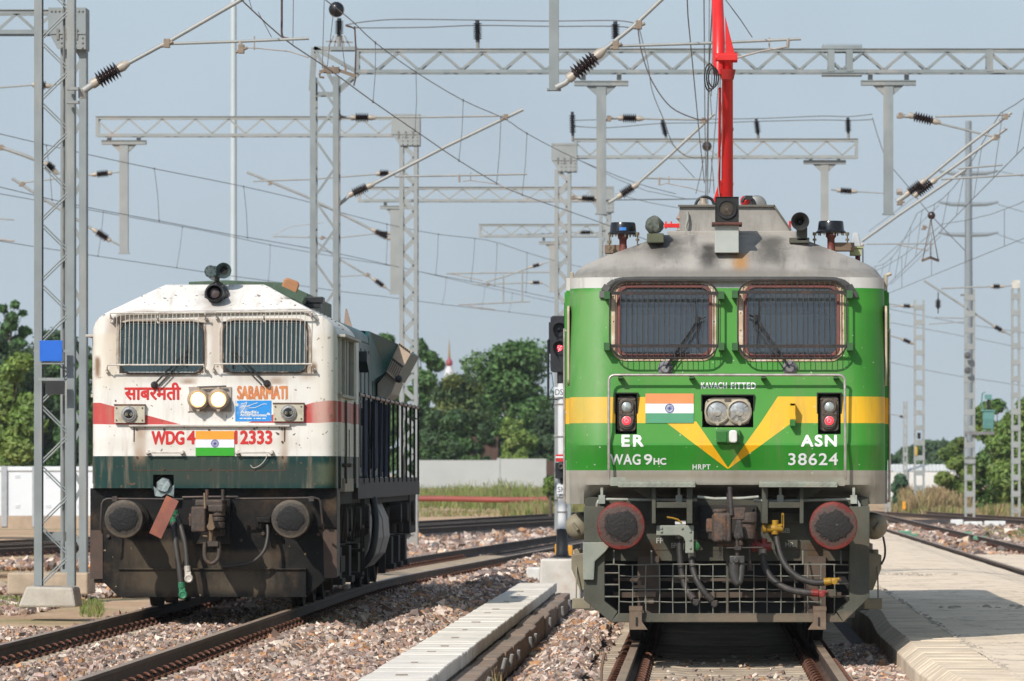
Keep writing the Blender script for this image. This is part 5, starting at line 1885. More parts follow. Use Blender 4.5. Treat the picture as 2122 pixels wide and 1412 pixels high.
bm.build('cab_roof', white_m, WL, smooth=30)
# cab sides (window gaps left open), back wall
b = MB()
y0, y1 = 1.12, 4.9
for s in (-1, 1):
    xx = s * WHW
    b.box(xx - s * .04, y0, 1.44, xx, y1, 2.57)
    b.box(xx - s * .04, y0, 3.25, xx, y1, 3.302)
    b.box(xx - s * .04, y0, 2.57, xx, y0 + .3, 3.25)
    b.box(xx - s * .04, y0 + 2.9, 2.57, xx, y1, 3.25)
    b.box(xx - s * .0, y0 + .35, 1.44, xx + s * .03, y0 + .5, 2.6)
    b.box(xx - s * .0, y1 - .5, 1.44, xx + s * .035, y1 - .02, 3.3)
    b.box(xx - s * .0, y0 + 1.5, 1.44, xx + s * .03, y0 + 2.3, 2.5)
b.box(-WHW + .04, 4.86, 1.44, WHW - .04, 4.9, 3.3)
b.build('cab_side', white_m, WL, bevel=.006)
for s in (-1, 1):
    xx = s * WHW
    b = MB()
    for yy in (y0 + .3, y0 + 1.1, y0 + 1.6, y0 + 2.9):
        b.box(xx - s * .03, yy - .06, 2.57, xx + s * .035, yy + .06, 3.25)
    b.box(xx - s * .03, y0 + .3, 2.53, xx + s * .06, y0 + 2.9, 2.57)
    b.box(xx - s * .01, y0 + .1, 3.25, xx + s * .10, y0 + 3.2, 3.28)
    sf = b.build('side_window_frame', M('grubby_white_frame', (.50, .47, .42), .6, 0, .3, 6, dirt=(.15, .12, .1), damt=.7, dscale=6), WL, bevel=.006)
    b = MB()
    b.box(xx - s * .025, y0 + .3, 2.57, xx - s * .015, y0 + 2.9, 3.25)
    b.build('side_window', blk_gloss, sf)
    b = MB()
    b.tube([(xx + s * .07, y0 + .7, 1.5), (xx + s * .07, y0 + .7, 2.5)], .014, 6)
    b.tube([(xx + s * .07, y0 + 2.4, 1.5), (xx + s * .07, y0 + 2.4, 2.5)], .014, 6)
    b.cbox((xx + s * .02, y0 + 1.9, 1.95), (.03, .16, .42))
    b.cbox((xx + s * .06, y0 + 1.2, 1.72), (.10, .3, .05))
    b.build('door_fitting', M('dirty_handle', (.10, .085, .07), .6, .2, .4), sf, bevel=.01)

# cab windows
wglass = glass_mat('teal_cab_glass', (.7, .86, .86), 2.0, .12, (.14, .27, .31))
wrub = M('black_window_rubber', (.03, .028, .026), .6, 0, .4, 10, dirt=(.30, .22, .16), damt=.8, dscale=7)
wgr = M('rusty_white_bar', (.60, .56, .49), .55, 0, .2, 12, dirt=(.20, .11, .07), damt=.75, dscale=10)
def wcon(bm, off):
    bm.v = [(x, wd_(x, z) + y - off, z) for x, y, z in bm.v]
    return bm
def wpx(x0, y0, x1, y1):
    a, c = wp(x0, y1), wp(x1, y0)
    return a.x, a.z, c.x, c.z
for (ou, inn, g_, rods, wip, wb) in (
        ((246, 666, 423, 776), (250, 670, 419, 772), wh[0], ((231, 649, 427, 757, 225, 425)), ((320, 798), (389, 726)), (393, 695, 387, 762)),
        ((461, 664, 639, 774), (465, 668, 635, 770), wh[1], ((449, 646, 648, 755, 446, 648)), ((553, 795), (484, 728)), (487, 696, 483, 765))):
    fr = wcon(MB().frame(rrect(*wpx(*ou), .14), rrect(*wpx(*inn), .12), 0, .05), .016).build('window_rubber', wrub, WL, bevel=.006)
    gg = rrect(*wpx(*inn), .12)
    st = wcon(MB().frame(rrect(*wpx(ou[0] - 6, ou[1] - 4, ou[2] + 6, ou[3] + 4), .17), rrect(*wpx(*ou), .14), 0, .03), .003).build('sealant_smear', M('brown_sealant', (.40, .32, .25), .8, 0, .3, 8, dirt=(.62, .58, .52), damt=.9, dscale=6), fr)
    h = g_
    p = MB()
    yb_ = wdz((h[2] + h[3]) / 2)
    p.box(h[0] - .02, yb_ + .004, h[2] - .02, h[1] + .02, yb_ + .008, h[3] + .02)
    # corner fillets come from the rubber; cover the square corners of the opening
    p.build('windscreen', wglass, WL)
    cf = MB()
    sq = [(min(max(x, h[0] - .015), h[1] + .015), min(max(z, h[2] - .015), h[3] + .015)) for x, z in rrect(h[0] - .2, h[2] - .2, h[1] + .2, h[3] + .2, .12)]
    cf.frame(sq, gg, .0, .003)
    wcon(cf, .004).build('window_corner', wrub, fr)
    x0, yt, x1, yb, bx0, bx1 = rods
    off = .14
    b = MB()
    def WP(px, py):
        q = wp(px, py)
        return Vector((q.x, wdz(min(q.z, _wz[2])) - off, q.z))
    b.tube([WP(x0, yt + (1 if x0 < 300 else 2)), WP(x1, yt)], .010, 6)
    b.tube([WP(bx0, yb), WP(bx1, yb)], .011, 6)
    nb = 20
    for i in range(nb):
        px = x0 + 14 + (x1 - x0 - 28) * i / (nb - 1) + rnd.uniform(-.8, .8)
        b.tube([WP(px, yt + .5), WP(px - 1.2 + rnd.uniform(-.5, .5), (yt + yb) / 2), WP(px - 2, yb)], .0046, 5)
    for px, py, ex in ((x0, yt, 0), (x1, yt, 0), (bx0, yb, -1), (bx1, yb, 1), ((x0 + x1) / 2, yt + 6, 0)):
        q = WP(px, py)
        w_ = wp(px + ex * 3, py + 12)
        b.tube([q, q + Vector((0, .0, -.02)), w_ + Vector((0, -.03, 0)), w_], .009, 6)
        b.cyl(w_ + Vector((0, -.05, 0)), w_, .022, n=8)
    b.build('window_grille', wgr, WL, smooth=50)
    (bx, by), (tx, ty) = wip
    B, Tp = wp(bx, by, .05), wp(tx, ty, .06)
    sg = 1 if tx > bx else -1
    b = MB()
    b.bar(B, B.lerp(Tp, .5), .026, .02)
    b.bar(B, Tp, .014, .014)
    b.bar(B + Vector((.05 * sg, 0, -.02)), Tp + Vector((.03 * sg, 0, -.02)), .012, .01)
    b.tube([wp(wb[0], wb[1], .03), Tp, wp(wb[2], wb[3], .03)], .009, 6)
    b.lathe(wp(bx, by), (0, -1, 0), [(.045, 0), (.04, .03), (.02, .07), (0, .07)], 14)
    b.build('wiper', blk, WL)
b = MB()
for xa, za in ((232, 664), (240, 654), (256, 648)):
    pass
lp = [wp(x, y) for x, y in ((231, 668), (236, 658), (246, 652), (262, 649.5), (350, 648), (450, 646), (550, 645), (628, 644), (644, 647), (652, 655), (656, 664))]
for p, q in zip(lp, lp[1:]):
    b.bar((p.x, p.y - .03, p.z), (q.x, q.y - .03, q.z), .085, .02, up=(0, -.3, 1))
b.build('rain_lip', M('old_white_lip', (.55, .51, .46), .6, 0, .2, 6, dirt=(.16, .12, .1), damt=.7, dscale=5), WL)
# cab interior
b = MB()
b.prism([(-1.38, 1.9), (1.38, 1.9), (1.38, 3.28), (.6, 3.75), (-.6, 3.75), (-1.38, 3.28)], 2.3, 2.34)
b.build('cab_bulkhead', M('dim_teal_panel', (.13, .19, .20), .7, 0, .2), WL)
b = MB()
for k in range(46):  # dark strips put the shadow of the grille bars into the cab
    x = -1.33 + k * .058
    b.box(x, 2.26, 2.0, x + .026, 2.29, 3.5 if abs(x) < 1.0 else 3.28)
b.build('bar_shadow_strip', M('bar_shadow_dark', (.045, .06, .065), .6), WL)
b = MB()
b.box(-1.3, 1.0, 2.2, 1.3, 1.5, 2.5)
b.build('driver_desk', M('dim_desk', (.16, .2, .19), .6), WL, bevel=.02)
b = MB()
b.prism(rrect(-1.18, 2.86, -.82, 3.26, .08), 1.7, 1.82)
b.prism(rrect(-1.15, 2.6, -.85, 2.86, .04), 1.6, 1.9)
b.build('driver_seat', M('pale_teal_seat', (.34, .50, .49), .7), WL, bevel=.03)
b = MB()
b.box(-1.40, 1.0, 1.7, 1.40, 2.3, 1.75)
b.box(-.9, 1.3, 3.62, .9, 2.4, 3.64)
b.build('cab_floor', dk, WL)
# roof headlight and horns
c = wr(444, 609, 1.0)
b = MB()
b.lathe(c + Vector((0, .35, 0)), (0, -1, 0), [(.14, -.35), (.145, 0), (.14, .1), (.11, .14), (.11, .25)], 30)
b.box(c.x - .14, c.y + .25, c.z - .17, c.x + .14, c.y + .5, c.z + .02)
rl = b.build('roof_headlamp', blk, WL, bevel=.01, smooth=40)
b = MB()
b.lathe(c + Vector((-.0, .02, .01)), (0, -1, 0), [(.105, -.1), (.105, .05), (.09, .06), (.085, .0), (.06, -.06)], 28)
b.build('lamp_hood', blk, rl, smooth=40)
MB().lathe(c + Vector((0, .04, .01)), (0, -1, 0), [(.06, 0), (.03, .012), (0, .015)], 20).build('lamp_lens', M('pinkish_lens', (.13, .10, .10), .2, .3), rl, smooth=40)
b = MB()
for dx in (-.07, .1):
    p = c + Vector((dx, .24, -.12))
    b.cbox(p, (.06 if dx < 0 else .025, .012, .04 if dx < 0 else .02))
b.build('lamp_plate', white_letters, rl)
b = MB()
for k in range(9):
    a = 2 * math.pi * k / 9 + .2
    p = c + Vector((.125 * math.cos(a), .245, .125 * math.sin(a)))
    b.cyl(p, p + Vector((0, -.02, 0)), .009, n=6)
b.build('lamp_screw', M('dark_screw'), rl)
hteal = M('teal_horn_paint', (.075, .11, .11), .45, .2, .25, 10, dirt=(.06, .05, .04), damt=.5)
c = wr(463, 561, 1.3)
b = MB()
b.lathe(c, (0, 1, 0), [(0, .25), (.03, .2), (.044, .1), (.058, .04), (.085, .006), (.092, -.004), (.096, .002), (.068, .05), (.05, .12), (.035, .4), (.05, .42), (.05, .5), (0, .5)], 26)
hn = b.build('horn', hteal, WL, smooth=50)
b = MB()
b.lathe(c, (0, 1, 0), [(.046, .085), (.02, .09), (0, .09)], 20)
b.build('horn_throat', dark_m, hn)
c2 = wr(436, 563, 1.25)
b = MB()
b.lathe(c2, (0, 1, 0), [(0, -.01), (.015, -.01), (.02, 0), (.072, .004), (.076, .02), (.076, .06), (.05, .08), (.03, .14), (.06, .5), (.09, .6)], 24)
b.build('horn', hteal, WL, smooth=40)
b = MB()
for k in range(8):
    a = k * math.pi / 4
    p = c2 + Vector((.062 * math.cos(a), 0, .062 * math.sin(a)))
    MB().cyl(p, p + Vector((0, -.012, 0)), .008, n=6).build('horn_bolt', blk, hn)
b.bar(c2 + Vector((.03, .2, -.02)), c + Vector((-.03, .2, -.02)), .07, .06)
p = wr(450, 577, 1.5)
b.cyl(p + Vector((0, 0, -.1)), p + Vector((0, 0, .05)), .03, n=10)
b.lathe(p + Vector((0, 0, -.12)), (0, 0, 1), [(.08, 0), (.07, .06), (.03, .08)], 12)
b.build('horn_bracket', M('dark_horn_bracket', (.05, .05, .04), .6), hn)
# roof fittings
b = MB()
p, q = wr(394, 590, 3.2), wr(590, 582, 3.2)
b.prism([(p.x, p.z - .05), (p.x, q.z - .02), (wr(470, 0, 3.2)[0], q.z + .0), (q.x, q.z - .03), (wr(640, 628, 3.2)[0], wr(0, 610, 3.2)[2]), (wr(640, 0, 3.2)[0], p.z - .35)], 3.0, 7.5)
gr = b.build('roof_hatch', M('mossy_green_paint', (.05, .09, .055), .6, 0, .4, 4, dirt=(.16, .15, .08), damt=.6), WL, bevel=.01)
b = MB()
ga, gb_ = wr(570, 595, 2.2), wr(632, 624, 2.2)
b.bar(ga, gb_, .5, .09, up=(0, 0, 1))
b.build('roof_bracket', M('mossy_green_paint'), WL, bevel=.008)
c = wr(601, 594, 2.3)
b = MB()
b.prism(rrect(-.1, -.08, .1, .09, .05), 0, .05)
rt = Matrix.Rotation(R(20), 3, 'Y')
b.v = [tuple(c + rt @ Vector(v)) for v in b.v]
b.build('roof_lid', M('orange_tan_lid', (.42, .19, .08), .6, 0, .2), WL, bevel=.02, seg=3)
b = MB()
p, q = wr(624, 628, 2.6), wr(669, 615, 2.6)
b.box(p.x, 2.6, p.z, q.x, 3.0, q.z)
b.box(p.x + .03, 2.62, p.z - .06, q.x - .03, 2.95, p.z)
b.build('roof_box', blk, WL, bevel=.01)
b = MB()
p = wr(716, 668, 4.5)
b.prism([(p.x - .02, p.z - .02), (p.x + .08, p.z - .06), (p.x + .015, p.z + .17), (p.x - .0, p.z + .17)], 4.5, 4.56)
b.build('roof_fin', M('brown_fin', (.30, .22, .17), .7), WL)
b = MB()
p = wr(615, 612, 2.0)
for i in range(26):
    t = i / 26
    q = Vector((1.12 + .33 * min(1, t * 3), 1.75 + 3 * t, wtop(1.12 + .33 * min(1, t * 3)) + .01))
    b.cyl(q, q + Vector((0, 0, .012)), .012, n=6)
b.build('roof_rivet', M('dark_screw'), WL)

# headlights
p0, p1 = wp(392, 853), wp(480, 802)
plate = MB().box(p0.x, wdz(p0.z) - .02, p0.z, p1.x, wdz(p0.z) + .02, p1.z).build('headlight_plate', M('grimy_lamp_plate', (.40, .35, .30), .6, 0, .3, 6, dirt=(.18, .12, .09), damt=.6), WL, bevel=.004)
b = MB()
u, v = wp(409, 803), wp(470, 801)
b.bar((u.x, u.y - .07, u.z), (v.x, v.y - .07, v.z), .02, .02)
b.build('wiring_pipe', M('dirty_handle'), plate)
lamp = M('lit_headlamp', (1, .9, .7), .3, emit=(1, .84, .55), estr=9)
lrim = M('sandy_lamp_ring', (.42, .32, .24), .5, .1, .25, 8, dirt=(.2, .13, .09), damt=.5)
lhalo = M('warm_reflector', (.9, .6, .3), .2, .5, emit=(1, .58, .20), estr=1.7)
for px in (412, 454):
    c = wp(px, 828)
    c.y = wdz(c.z) - .02
    MB().lathe(c, (0, -1, 0), [(.125, 0), (.128, .08), (.115, .115), (.098, .125), (.096, .105), (.09, .10)], 36).build('headlight_ring', lrim, plate, smooth=40)
    MB().lathe(c, (0, -1, 0), [(.1, .09), (.092, .100), (.073, .107)], 30).build('reflector', lhalo, plate)
    MB().lathe(c, (0, -1, 0), [(.074, .108), (.05, .112), (0, .116)], 30).build('headlight_lens', lamp, plate, smooth=60)
    b = MB()
    for dz in (-.125, .125):
        b.cyl(c + Vector((0, 0, dz)), c + Vector((0, -.11, dz)), .022, n=8)
    b.build('ring_catch', lrim, plate)
# marker lamps
mkp = M('cream_marker_plate', (.50, .46, .36), .6, 0, .15, 6, dirt=(.16, .10, .06), damt=.6, dscale=7)
for (x0, y0_, x1, y1_, cx, cy) in ((238, 839, 301, 877, 268.5, 859), (567, 836, 630, 874, 599, 856)):
    p, q = wp(x0, y1_), wp(x1, y0_)
    mp = MB().box(p.x, wdz(p.z) - .06, p.z, q.x, wdz(p.z) + .04, q.z).build('marker_plate', mkp, WL, bevel=.004)
    b = MB()
    for u in (.07, .92):
        for v in (.15, .82):
            r = Vector((p.x + (q.x - p.x) * u, wdz(p.z) - .06, p.z + (q.z - p.z) * v))
            b.cyl(r, r + Vector((0, -.01, 0)), .010, n=6)
    b.box(p.x - .005, wdz(p.z) - .065, q.z - .012, q.x + .005, wdz(p.z), q.z + .006)
    b.build('plate_screw', rust, mp)
    c = wp(cx, cy)
    c.y = wdz(c.z) - .06
    MB().lathe(c, (0, -1, 0), [(.098, 0), (.09, .03), (.085, .03), (.062, .045), (.06, .03), (.05, .03)], 12).build('marker_ring', M('grey_lamp_ring', (.33, .33, .33), .5, .3, .3, 10, dirt=(.2, .1, .05), damt=.5, dscale=10), mp)
    MB().lathe(c, (0, -1, 0), [(.06, .028), (.03, .035), (0, .036)], 20).build('marker_lens', blk_gloss, mp, smooth=60)
    b = MB()
    for sx in (-.026, .026):
        for k in range(7):
            a = k * math.pi / 3
            rr = .014 if k < 6 else 0
            b.lathe(c + Vector((sx + rr * math.cos(a), -.034, rr * math.sin(a))), (0, -1, 0), [(.006, 0), (0, .004)], 6)
    b.build('lamp_diode', M('yellowish_diode', (.55, .50, .33), .4), mp)

# hatch panel, ledge, handles
b = MB()
seam = M('rusty_seam', (.10, .06, .04), .9, 0, .4, 20)
for (xa, ya, xb, yb) in ((278, 886, 278, 975), (278, 975, 590, 975), (590, 886, 590, 975), (187, 963, 278, 963), (592, 961, 690, 960)):
    p, q = wp(xa, ya), wp(xb, yb)
    b.bar((p.x, p.y - .001, p.z), (q.x, q.y - .001, q.z), .004, .016 if xa == xb else .010, up=(0, 0, 1) if xa != xb else (1, 0, 0))
for px, py in ((283, 890), (340, 890), (433, 891), (527, 889), (584, 889), (585, 916), (585, 947), (284, 948), (340, 972), (435, 972), (528, 972)):
    p = wp(px, py)
    b.cyl(p + Vector((0, -.014, 0)), p, .013, n=8)
hp = b.build('hatch_seam', seam, WL)
p, q = wp(268, 884.5), wp(601, 882)
MB().box(p.x, wdz(p.z) - .05, p.z, q.x, wdz(p.z), p.z + .022).build('hatch_ledge', M('old_white_lip'), WL, bevel=.004)
for x0, x1 in ((307, 378), (492, 563)):
    p, q = wp(x0, 938), wp(x1, 938)
    b = MB()
    b.tube([p + Vector((0, -.07, 0)), q + Vector((0, -.07, 0))], .011, 8)
    for r in (p, q):
        b.lathe(r, (0, -1, 0), [(.03, 0), (.03, .012), (.02, .08), (0, .085)], 12)
    b.build('hatch_handle', wgr, WL, smooth=40)
b = MB()
b.tube(smooth_path([wp(555, 942, .05), wp(550, 953, .04), wp(540, 964, .03), wp(526, 970, .02), wp(519, 964, .02)]), .005, 6)
b.build('loose_string', M('pale_string', (.5, .47, .42), .8), WL)
# lettering, flag, sticker
redt = M('red_lettering', (.58, .022, .020), .5, 0, .15, 20)
orgt = M('faded_orange_lettering', (.66, .25, .09), .5, 0, .3, 14, dirt=(.55, .10, .05), damt=.9, dscale=10)
def wtext(s, x0, x1, yb, yt, mt, bold=.02, **k):
    a, c = wp(x0, yb), wp(x1, yt)
    return text_mesh('painted_lettering', s, WL, mt, a.x, c.x, a.z, c.z, wd_, bold, .004, **k)
wtext('साबरमती', 259, 374, 828.5, 794, redt, 0, fat=.007)
wtext('SABARMATI', 492.5, 595, 827, 801, orgt, 0, fat=.008)
wtext('WDG', 315, 381, 921, 894.5, redt, .0, fat=.008)
wtext('4', 388.5, 404, 920, 894, redt, .0, fat=.008)
wtext('12333', 487.5, 563, 920, 893.5, redt, .0, fat=.008)
fl2 = [M('bright_saffron', (.86, .33, .035), .4, 0, .08), M('bright_flag_white', (.74, .76, .80), .4, 0, .05), M('bright_flag_green', (.035, .36, .02), .4, 0, .08), M('flag_violet_blue', (.10, .09, .42), .5)]
a, c = wp(405.5, 945), wp(485.5, 893.5)
flag(WL, a.x, c.x, a.z, c.z, wd_, fl2, .012)
a, c = wp(487.5, 873.5), wp(562.5, 830.5)
blue = M('torn_blue_sticker', (.02, .26, .68), .45, 0, .15, 6, dirt=(.58, .62, .66), damt=.95, dscale=4.2, specks=((.6, .6, .6), 9, .66))
stk = sheet('event_sticker', blue, WL, a.x, c.x, a.z, c.z, wd_, .004)
def stext(s, x0, x1, yb, yt, bold):
    u, v = wp(x0, yb), wp(x1, yt)
    text_mesh('sticker_lettering', s, stk, white_letters, u.x, v.x, u.z, v.z, wd_, 0, .007, fat=.0015)
stext('Azadi', 498, 527, 857, 851, .04)
stext('Ka', 528, 536, 857, 852, .03)
stext('Amrit', 498, 516, 862.5, 857.5, .03)
stext('Mahotsav', 517, 553, 863, 857.5, .04)
b = MB()
for pts in ([(500, 838), (508, 836), (512, 834), (509, 842), (505, 849)], [(512, 843), (522, 839), (534, 835)], [(515, 846), (530, 845), (545, 838), (553, 838)], [(497, 846), (506, 843), (518, 842)]):
    b.tube(smooth_path([wp(x, y, .006) for x, y in pts], 3), .004, 4)
b.build('sticker_emblem', white_letters, stk)
b = MB()
for xa, xb in ((497, 503), (504.5, 511), (512.5, 522), (526, 529), (531, 541), (544, 551)):
    p, q = wp(xa, 867.5), wp(xb, 867.5)
    b.bar((p.x, p.y - .006, p.z), (q.x, q.y - .006, q.z), .003, .012)
b.build('worn_small_print', white_letters, stk)

# lower green skirt recess, bagged lamp
x0, x1, z0, z1 = rcs
yv = wdz(z0)
b = MB()
b.box(x0, yv + .15, z0 - .02, x1, yv + .16, z1)
b.box(x0 - .01, yv + .001, z0 - .02, x0, yv + .16, z1 + .01)
b.box(x1, yv + .001, z0 - .02, x1 + .01, yv + .16, z1 + .01)
b.box(x0, yv + .001, z1, x1, yv + .16, z1 + .01)
b.build('socket_recess', dark_m, WL)
c = wr(339, 1006, .9)
b = MB()
b.lathe(c + Vector((0, .1, 0)), (0, -1, 0), [(.085, 0), (.088, .08), (.075, .12), (0, .125)], 20)
b.v = [(x + .006 * math.sin(z * 90), y + .008 * math.sin(x * 80 + z * 50), z + .004 * math.sin(x * 70)) for x, y, z in b.v]
bag = M('crumpled_plastic', (.30, .36, .36), .18, 0, .35, 20, bump=.8, bscale=18)
bg_ = b.build('wrapped_socket', bag, WL, smooth=60)
b = MB()
k = [wr(*p, .93) for p in ((318, 1008), (326, 1014), (350, 1014), (361, 1004), (360, 1030), (345, 1024), (334, 1030), (321, 1028))]
b.add([p + Vector((0, .02 * math.sin(i * 2.2), 0)) for i, p in enumerate(k)], [(0, 1, 7), (1, 6, 7), (1, 5, 6), (1, 2, 5), (2, 4, 5), (2, 3, 4)])
b.build('plastic_wrap', bag, bg_)
# pilot
PW = 1.1
def pw(px, py, d=PW):
    p = wl(px, py, d)
    return (p[0], p[2])
b = MB()
b.prism([pw(187, 1012), pw(187, 1196), pw(211, 1204), pw(246, 1237), pw(636, 1237), pw(673, 1204), pw(698, 1196), pw(698, 1012)], PW, PW + .05)
b.box(pw(187, 0)[0], PW + .05, pw(0, 1196)[1], pw(187, 0)[0] + .05, PW + .6, pw(0, 1012)[1])
b.box(pw(698, 0)[0] - .05, PW + .05, pw(0, 1196)[1], pw(698, 0)[0], PW + .6, pw(0, 1012)[1])
pl = b.build('pilot_plate', pilot, WL, bevel=.006)
b = MB()
b.prism([pw(246, 1238, PW - .12), pw(634, 1238, PW - .12), pw(634, 1180, PW - .12), pw(246, 1180, PW - .12)], PW - .12, PW)
b.prism([pw(245, 1181, PW - .14), pw(635, 1181, PW - .14), pw(635, 1178.5, PW - .14), pw(245, 1178.5, PW - .14)], PW - .15, PW)
b.build('pilot_step', pilot, pl, bevel=.004)
b = MB()
b.prism([pw(187, 1099), pw(213, 1099), pw(213, 1200), pw(187, 1200)], PW - .012, PW)
b.build('pilot_side_plate', brownp, pl)
b = MB()
b.prism([pw(669, 1098), pw(698, 1098), pw(698, 1198), pw(672, 1198)], PW - .012, PW)
b.build('pilot_side_plate', brownp, pl)
b = MB()
b.prism([pw(193, 1200), pw(213, 1200), pw(213, 1209), pw(193, 1209)], PW + .1, PW + .5)
b.build('pilot_foot', brownp, pl)
bufw = M('worn_buffer_face', (.20, .17, .14), .5, .25, .3, 6, dirt=(.07, .055, .045), damt=.7, dscale=5, bump=.3)
for k, px in enumerate((256, 602)):
    c = wl(px, 1076, 0)
    buffer(WL, c, .226, PW, ((.15, .12, .09), (.05, .042, .036), (.012, .012, .012)), pilot, 21 + k, .74)
airm = M('dark_air_pipe', (.06, .05, .045), .5, .3, .3, 10, dirt=(.2, .1, .06), damt=.7, dscale=6)
def wpath(pts):
    return [Vector(wl(*p)) for p in pts]
b = MB()
b.tube(wpath([(212, 1105, .75), (209, 1092, .7), (211, 1045, .7), (214, 1038, .7), (222, 1034, .7), (238, 1034, .7), (380, 1035, .75)]), .014, 8)
b.tube(wpath([(378, 1031, .65), (430, 1030, .6), (493, 1030, .65)]), .015, 8)
b.tube(wpath([(488, 1034, .7), (600, 1033, .7), (650, 1032, .7), (660, 1034, .7), (664, 1041, .7), (668, 1085, .7), (670, 1100, .9)]), .014, 8)
for px in (238, 645):
    p = wr(px, 1034, .7)
    b.box(p.x - .03, .68, p.z - .03, p.x + .03, PW, p.z + .03)
for px in (429, 462):
    p = wr(px, 1027, .6)
    b.tube([p + Vector((0, 0, .07)), p + Vector((0, 0, -.06))], .022, 8)
b.build('release_rod', airm, WL, smooth=50)
# coupler
wc = M('brown_casting', (.075, .055, .045), .6, .2, .35, 9, dirt=(.19, .09, .04), damt=.7, dscale=6, bump=.4, bscale=50)
b = MB()
p, q = wr(398, 1128, 1.0), wr(478, 1034, 1.0)
b.box(p.x, .98, p.z, q.x, PW, q.z)
cpp = b.build('coupler_plate', pilot, WL, bevel=.01)
b = MB()
def wbx(x0, y0, x1, y1, d0, d1):
    p, q = wr(x0, y1, d0), wr(x1, y0, d0)
    b.box(p.x, d0, p.z, q.x, d1, q.z)
wbx(396, 1050, 426, 1103, .05, .6)
wbx(391, 1064, 398, 1092, .15, .6)
wbx(430, 1046, 462, 1062, .1, .6)
wbx(404, 1036, 462, 1050, .3, .9)
ch_ = b.build('coupler_head', wc, WL, bevel=.03, seg=3)
b = MB()
for (y0_, y1_, r) in ((1060, 1070, .085), (1071, 1081, .075), (1082, 1095, .08)):
    b.cyl(wr(452, y1_, .2), wr(452, y0_, .2), r, n=16)
wbx(430, 1098, 460, 1112, .3, .8)
b.build('coupler_jaw', wc, ch_, bevel=.012, seg=2)
b = MB()
b.tube(wpath([(424, 1022, .1), (425, 1055, .06)]), .018, 8)
b.prism([pw(*p, 0) for p in ((434, 1066), (440, 1066), (443, 1084), (446, 1094), (441, 1099), (432, 1099), (428, 1092), (432, 1084))], -.02, .04)
b.cyl(wr(437, 1098, .05), wr(437, 1122, .05), .025, n=10)
b.cyl(wr(420, 1111, .05), wr(430, 1112, .05), .012, n=8)
b.build('lock_lever', M('tan_lever', (.16, .105, .06), .55, .2, .3, 9), ch_, bevel=.006)
b = MB()
wbx(430, 1122, 452, 1133, .0, .1)
b.tube(smooth_path(wpath([(425, 1124, .05), (424, 1145, .05), (427, 1160, .05), (438, 1168, .05), (450, 1160, .05), (454, 1145, .05), (453, 1124, .05)])), .026, 10)
b.build('coupling_shackle', wc, ch_, bevel=.004, smooth=50)
# hoses, rust tag, socket
for pts, r, em in (([(360, 1080, .85), (362, 1110, .75), (369, 1160, .7), (376, 1212, .68)], .036, M('green_hose_end', (.035, .20, .10), .45, .1, .3, 10)),
                   ([(366, 1066, .85), (374, 1090, .72), (384, 1130, .66), (388, 1178, .62)], .031, M('pale_hose_end', (.55, .50, .44), .5, .1, .3, 10))):
    h = MB().tube(smooth_path(wpath(pts)), r, 12).build('brake_hose', M('grey_rubber_hose', (.05, .045, .04), .55, 0, .3, 10), WL, smooth=60)
    e = wr(*pts[-1])
    b = MB()
    b.cyl(e + Vector((0, 0, .03)), e + Vector((.005, 0, -.04)), r * 1.2, n=12)
    b.cbox(e + Vector((.01, 0, -.09)), (.075, .06, .1))
    b.lathe(e + Vector((.02, -.03, -.12)), (0, -1, 0), [(.05, -.05), (.055, 0), (.04, .02), (.028, .01)], 14)
    b.build('hose_coupling', em, h, bevel=.006)
c = wr(360, 1075, .85)
MB().lathe(c, (0, 0, 1), [(.03, -.08), (.045, -.06), (.045, .03), (.06, .04), (.06, .09), (.02, .1)], 12).build('cock_valve', M('green_hose_end'), WL)
b = MB()
pp = [wr(*p, .55) for p in ((345, 1027), (370.5, 1039), (334, 1117), (309, 1105))]
b.add(pp + [p + Vector((0, .012, 0)) for p in pp], [(0, 1, 2, 3), (4, 7, 6, 5), (0, 4, 5, 1), (1, 5, 6, 2), (2, 6, 7, 3), (3, 7, 4, 0)])
b.build('rust_tag_plate', M('rusty_red_plate', (.25, .085, .06), .6, 0, .2, 4, dirt=(.42, .13, .055), damt=.9, dscale=3.4), WL, bevel=.004)
b = MB()
b.box(wr(533, 0, .9).x, .8, wr(0, 1083, .9).z, wr(561, 0, .9).x, PW, wr(0, 1073, .9).z)
b.cyl(wr(540, 1096, .85), wr(540, 1083, .85), .03, n=8)
b.cyl(wr(554, 1094, .85), wr(554, 1083, .85), .02, n=8)
b.build('electric_socket', pilot, WL, bevel=.006)
b = MB()
b.tube(smooth_path(wpath([(554, 1088, .85), (555, 1110, .8), (548, 1140, .75), (530, 1160, .75), (508, 1169, .8), (480, 1173, .9), (460, 1173, .95)])), .021, 10)
b.build('jumper_cable', M('grey_rubber_hose'), WL, smooth=60)
b = MB()
for px, py in ((224, 1111), (500, 1120), (545, 1106), (660, 1108)):
    b.cyl(wr(px, py, PW), wr(px, py, PW - .03), .022, n=8)
b.build('pilot_bolt', wc, pl)
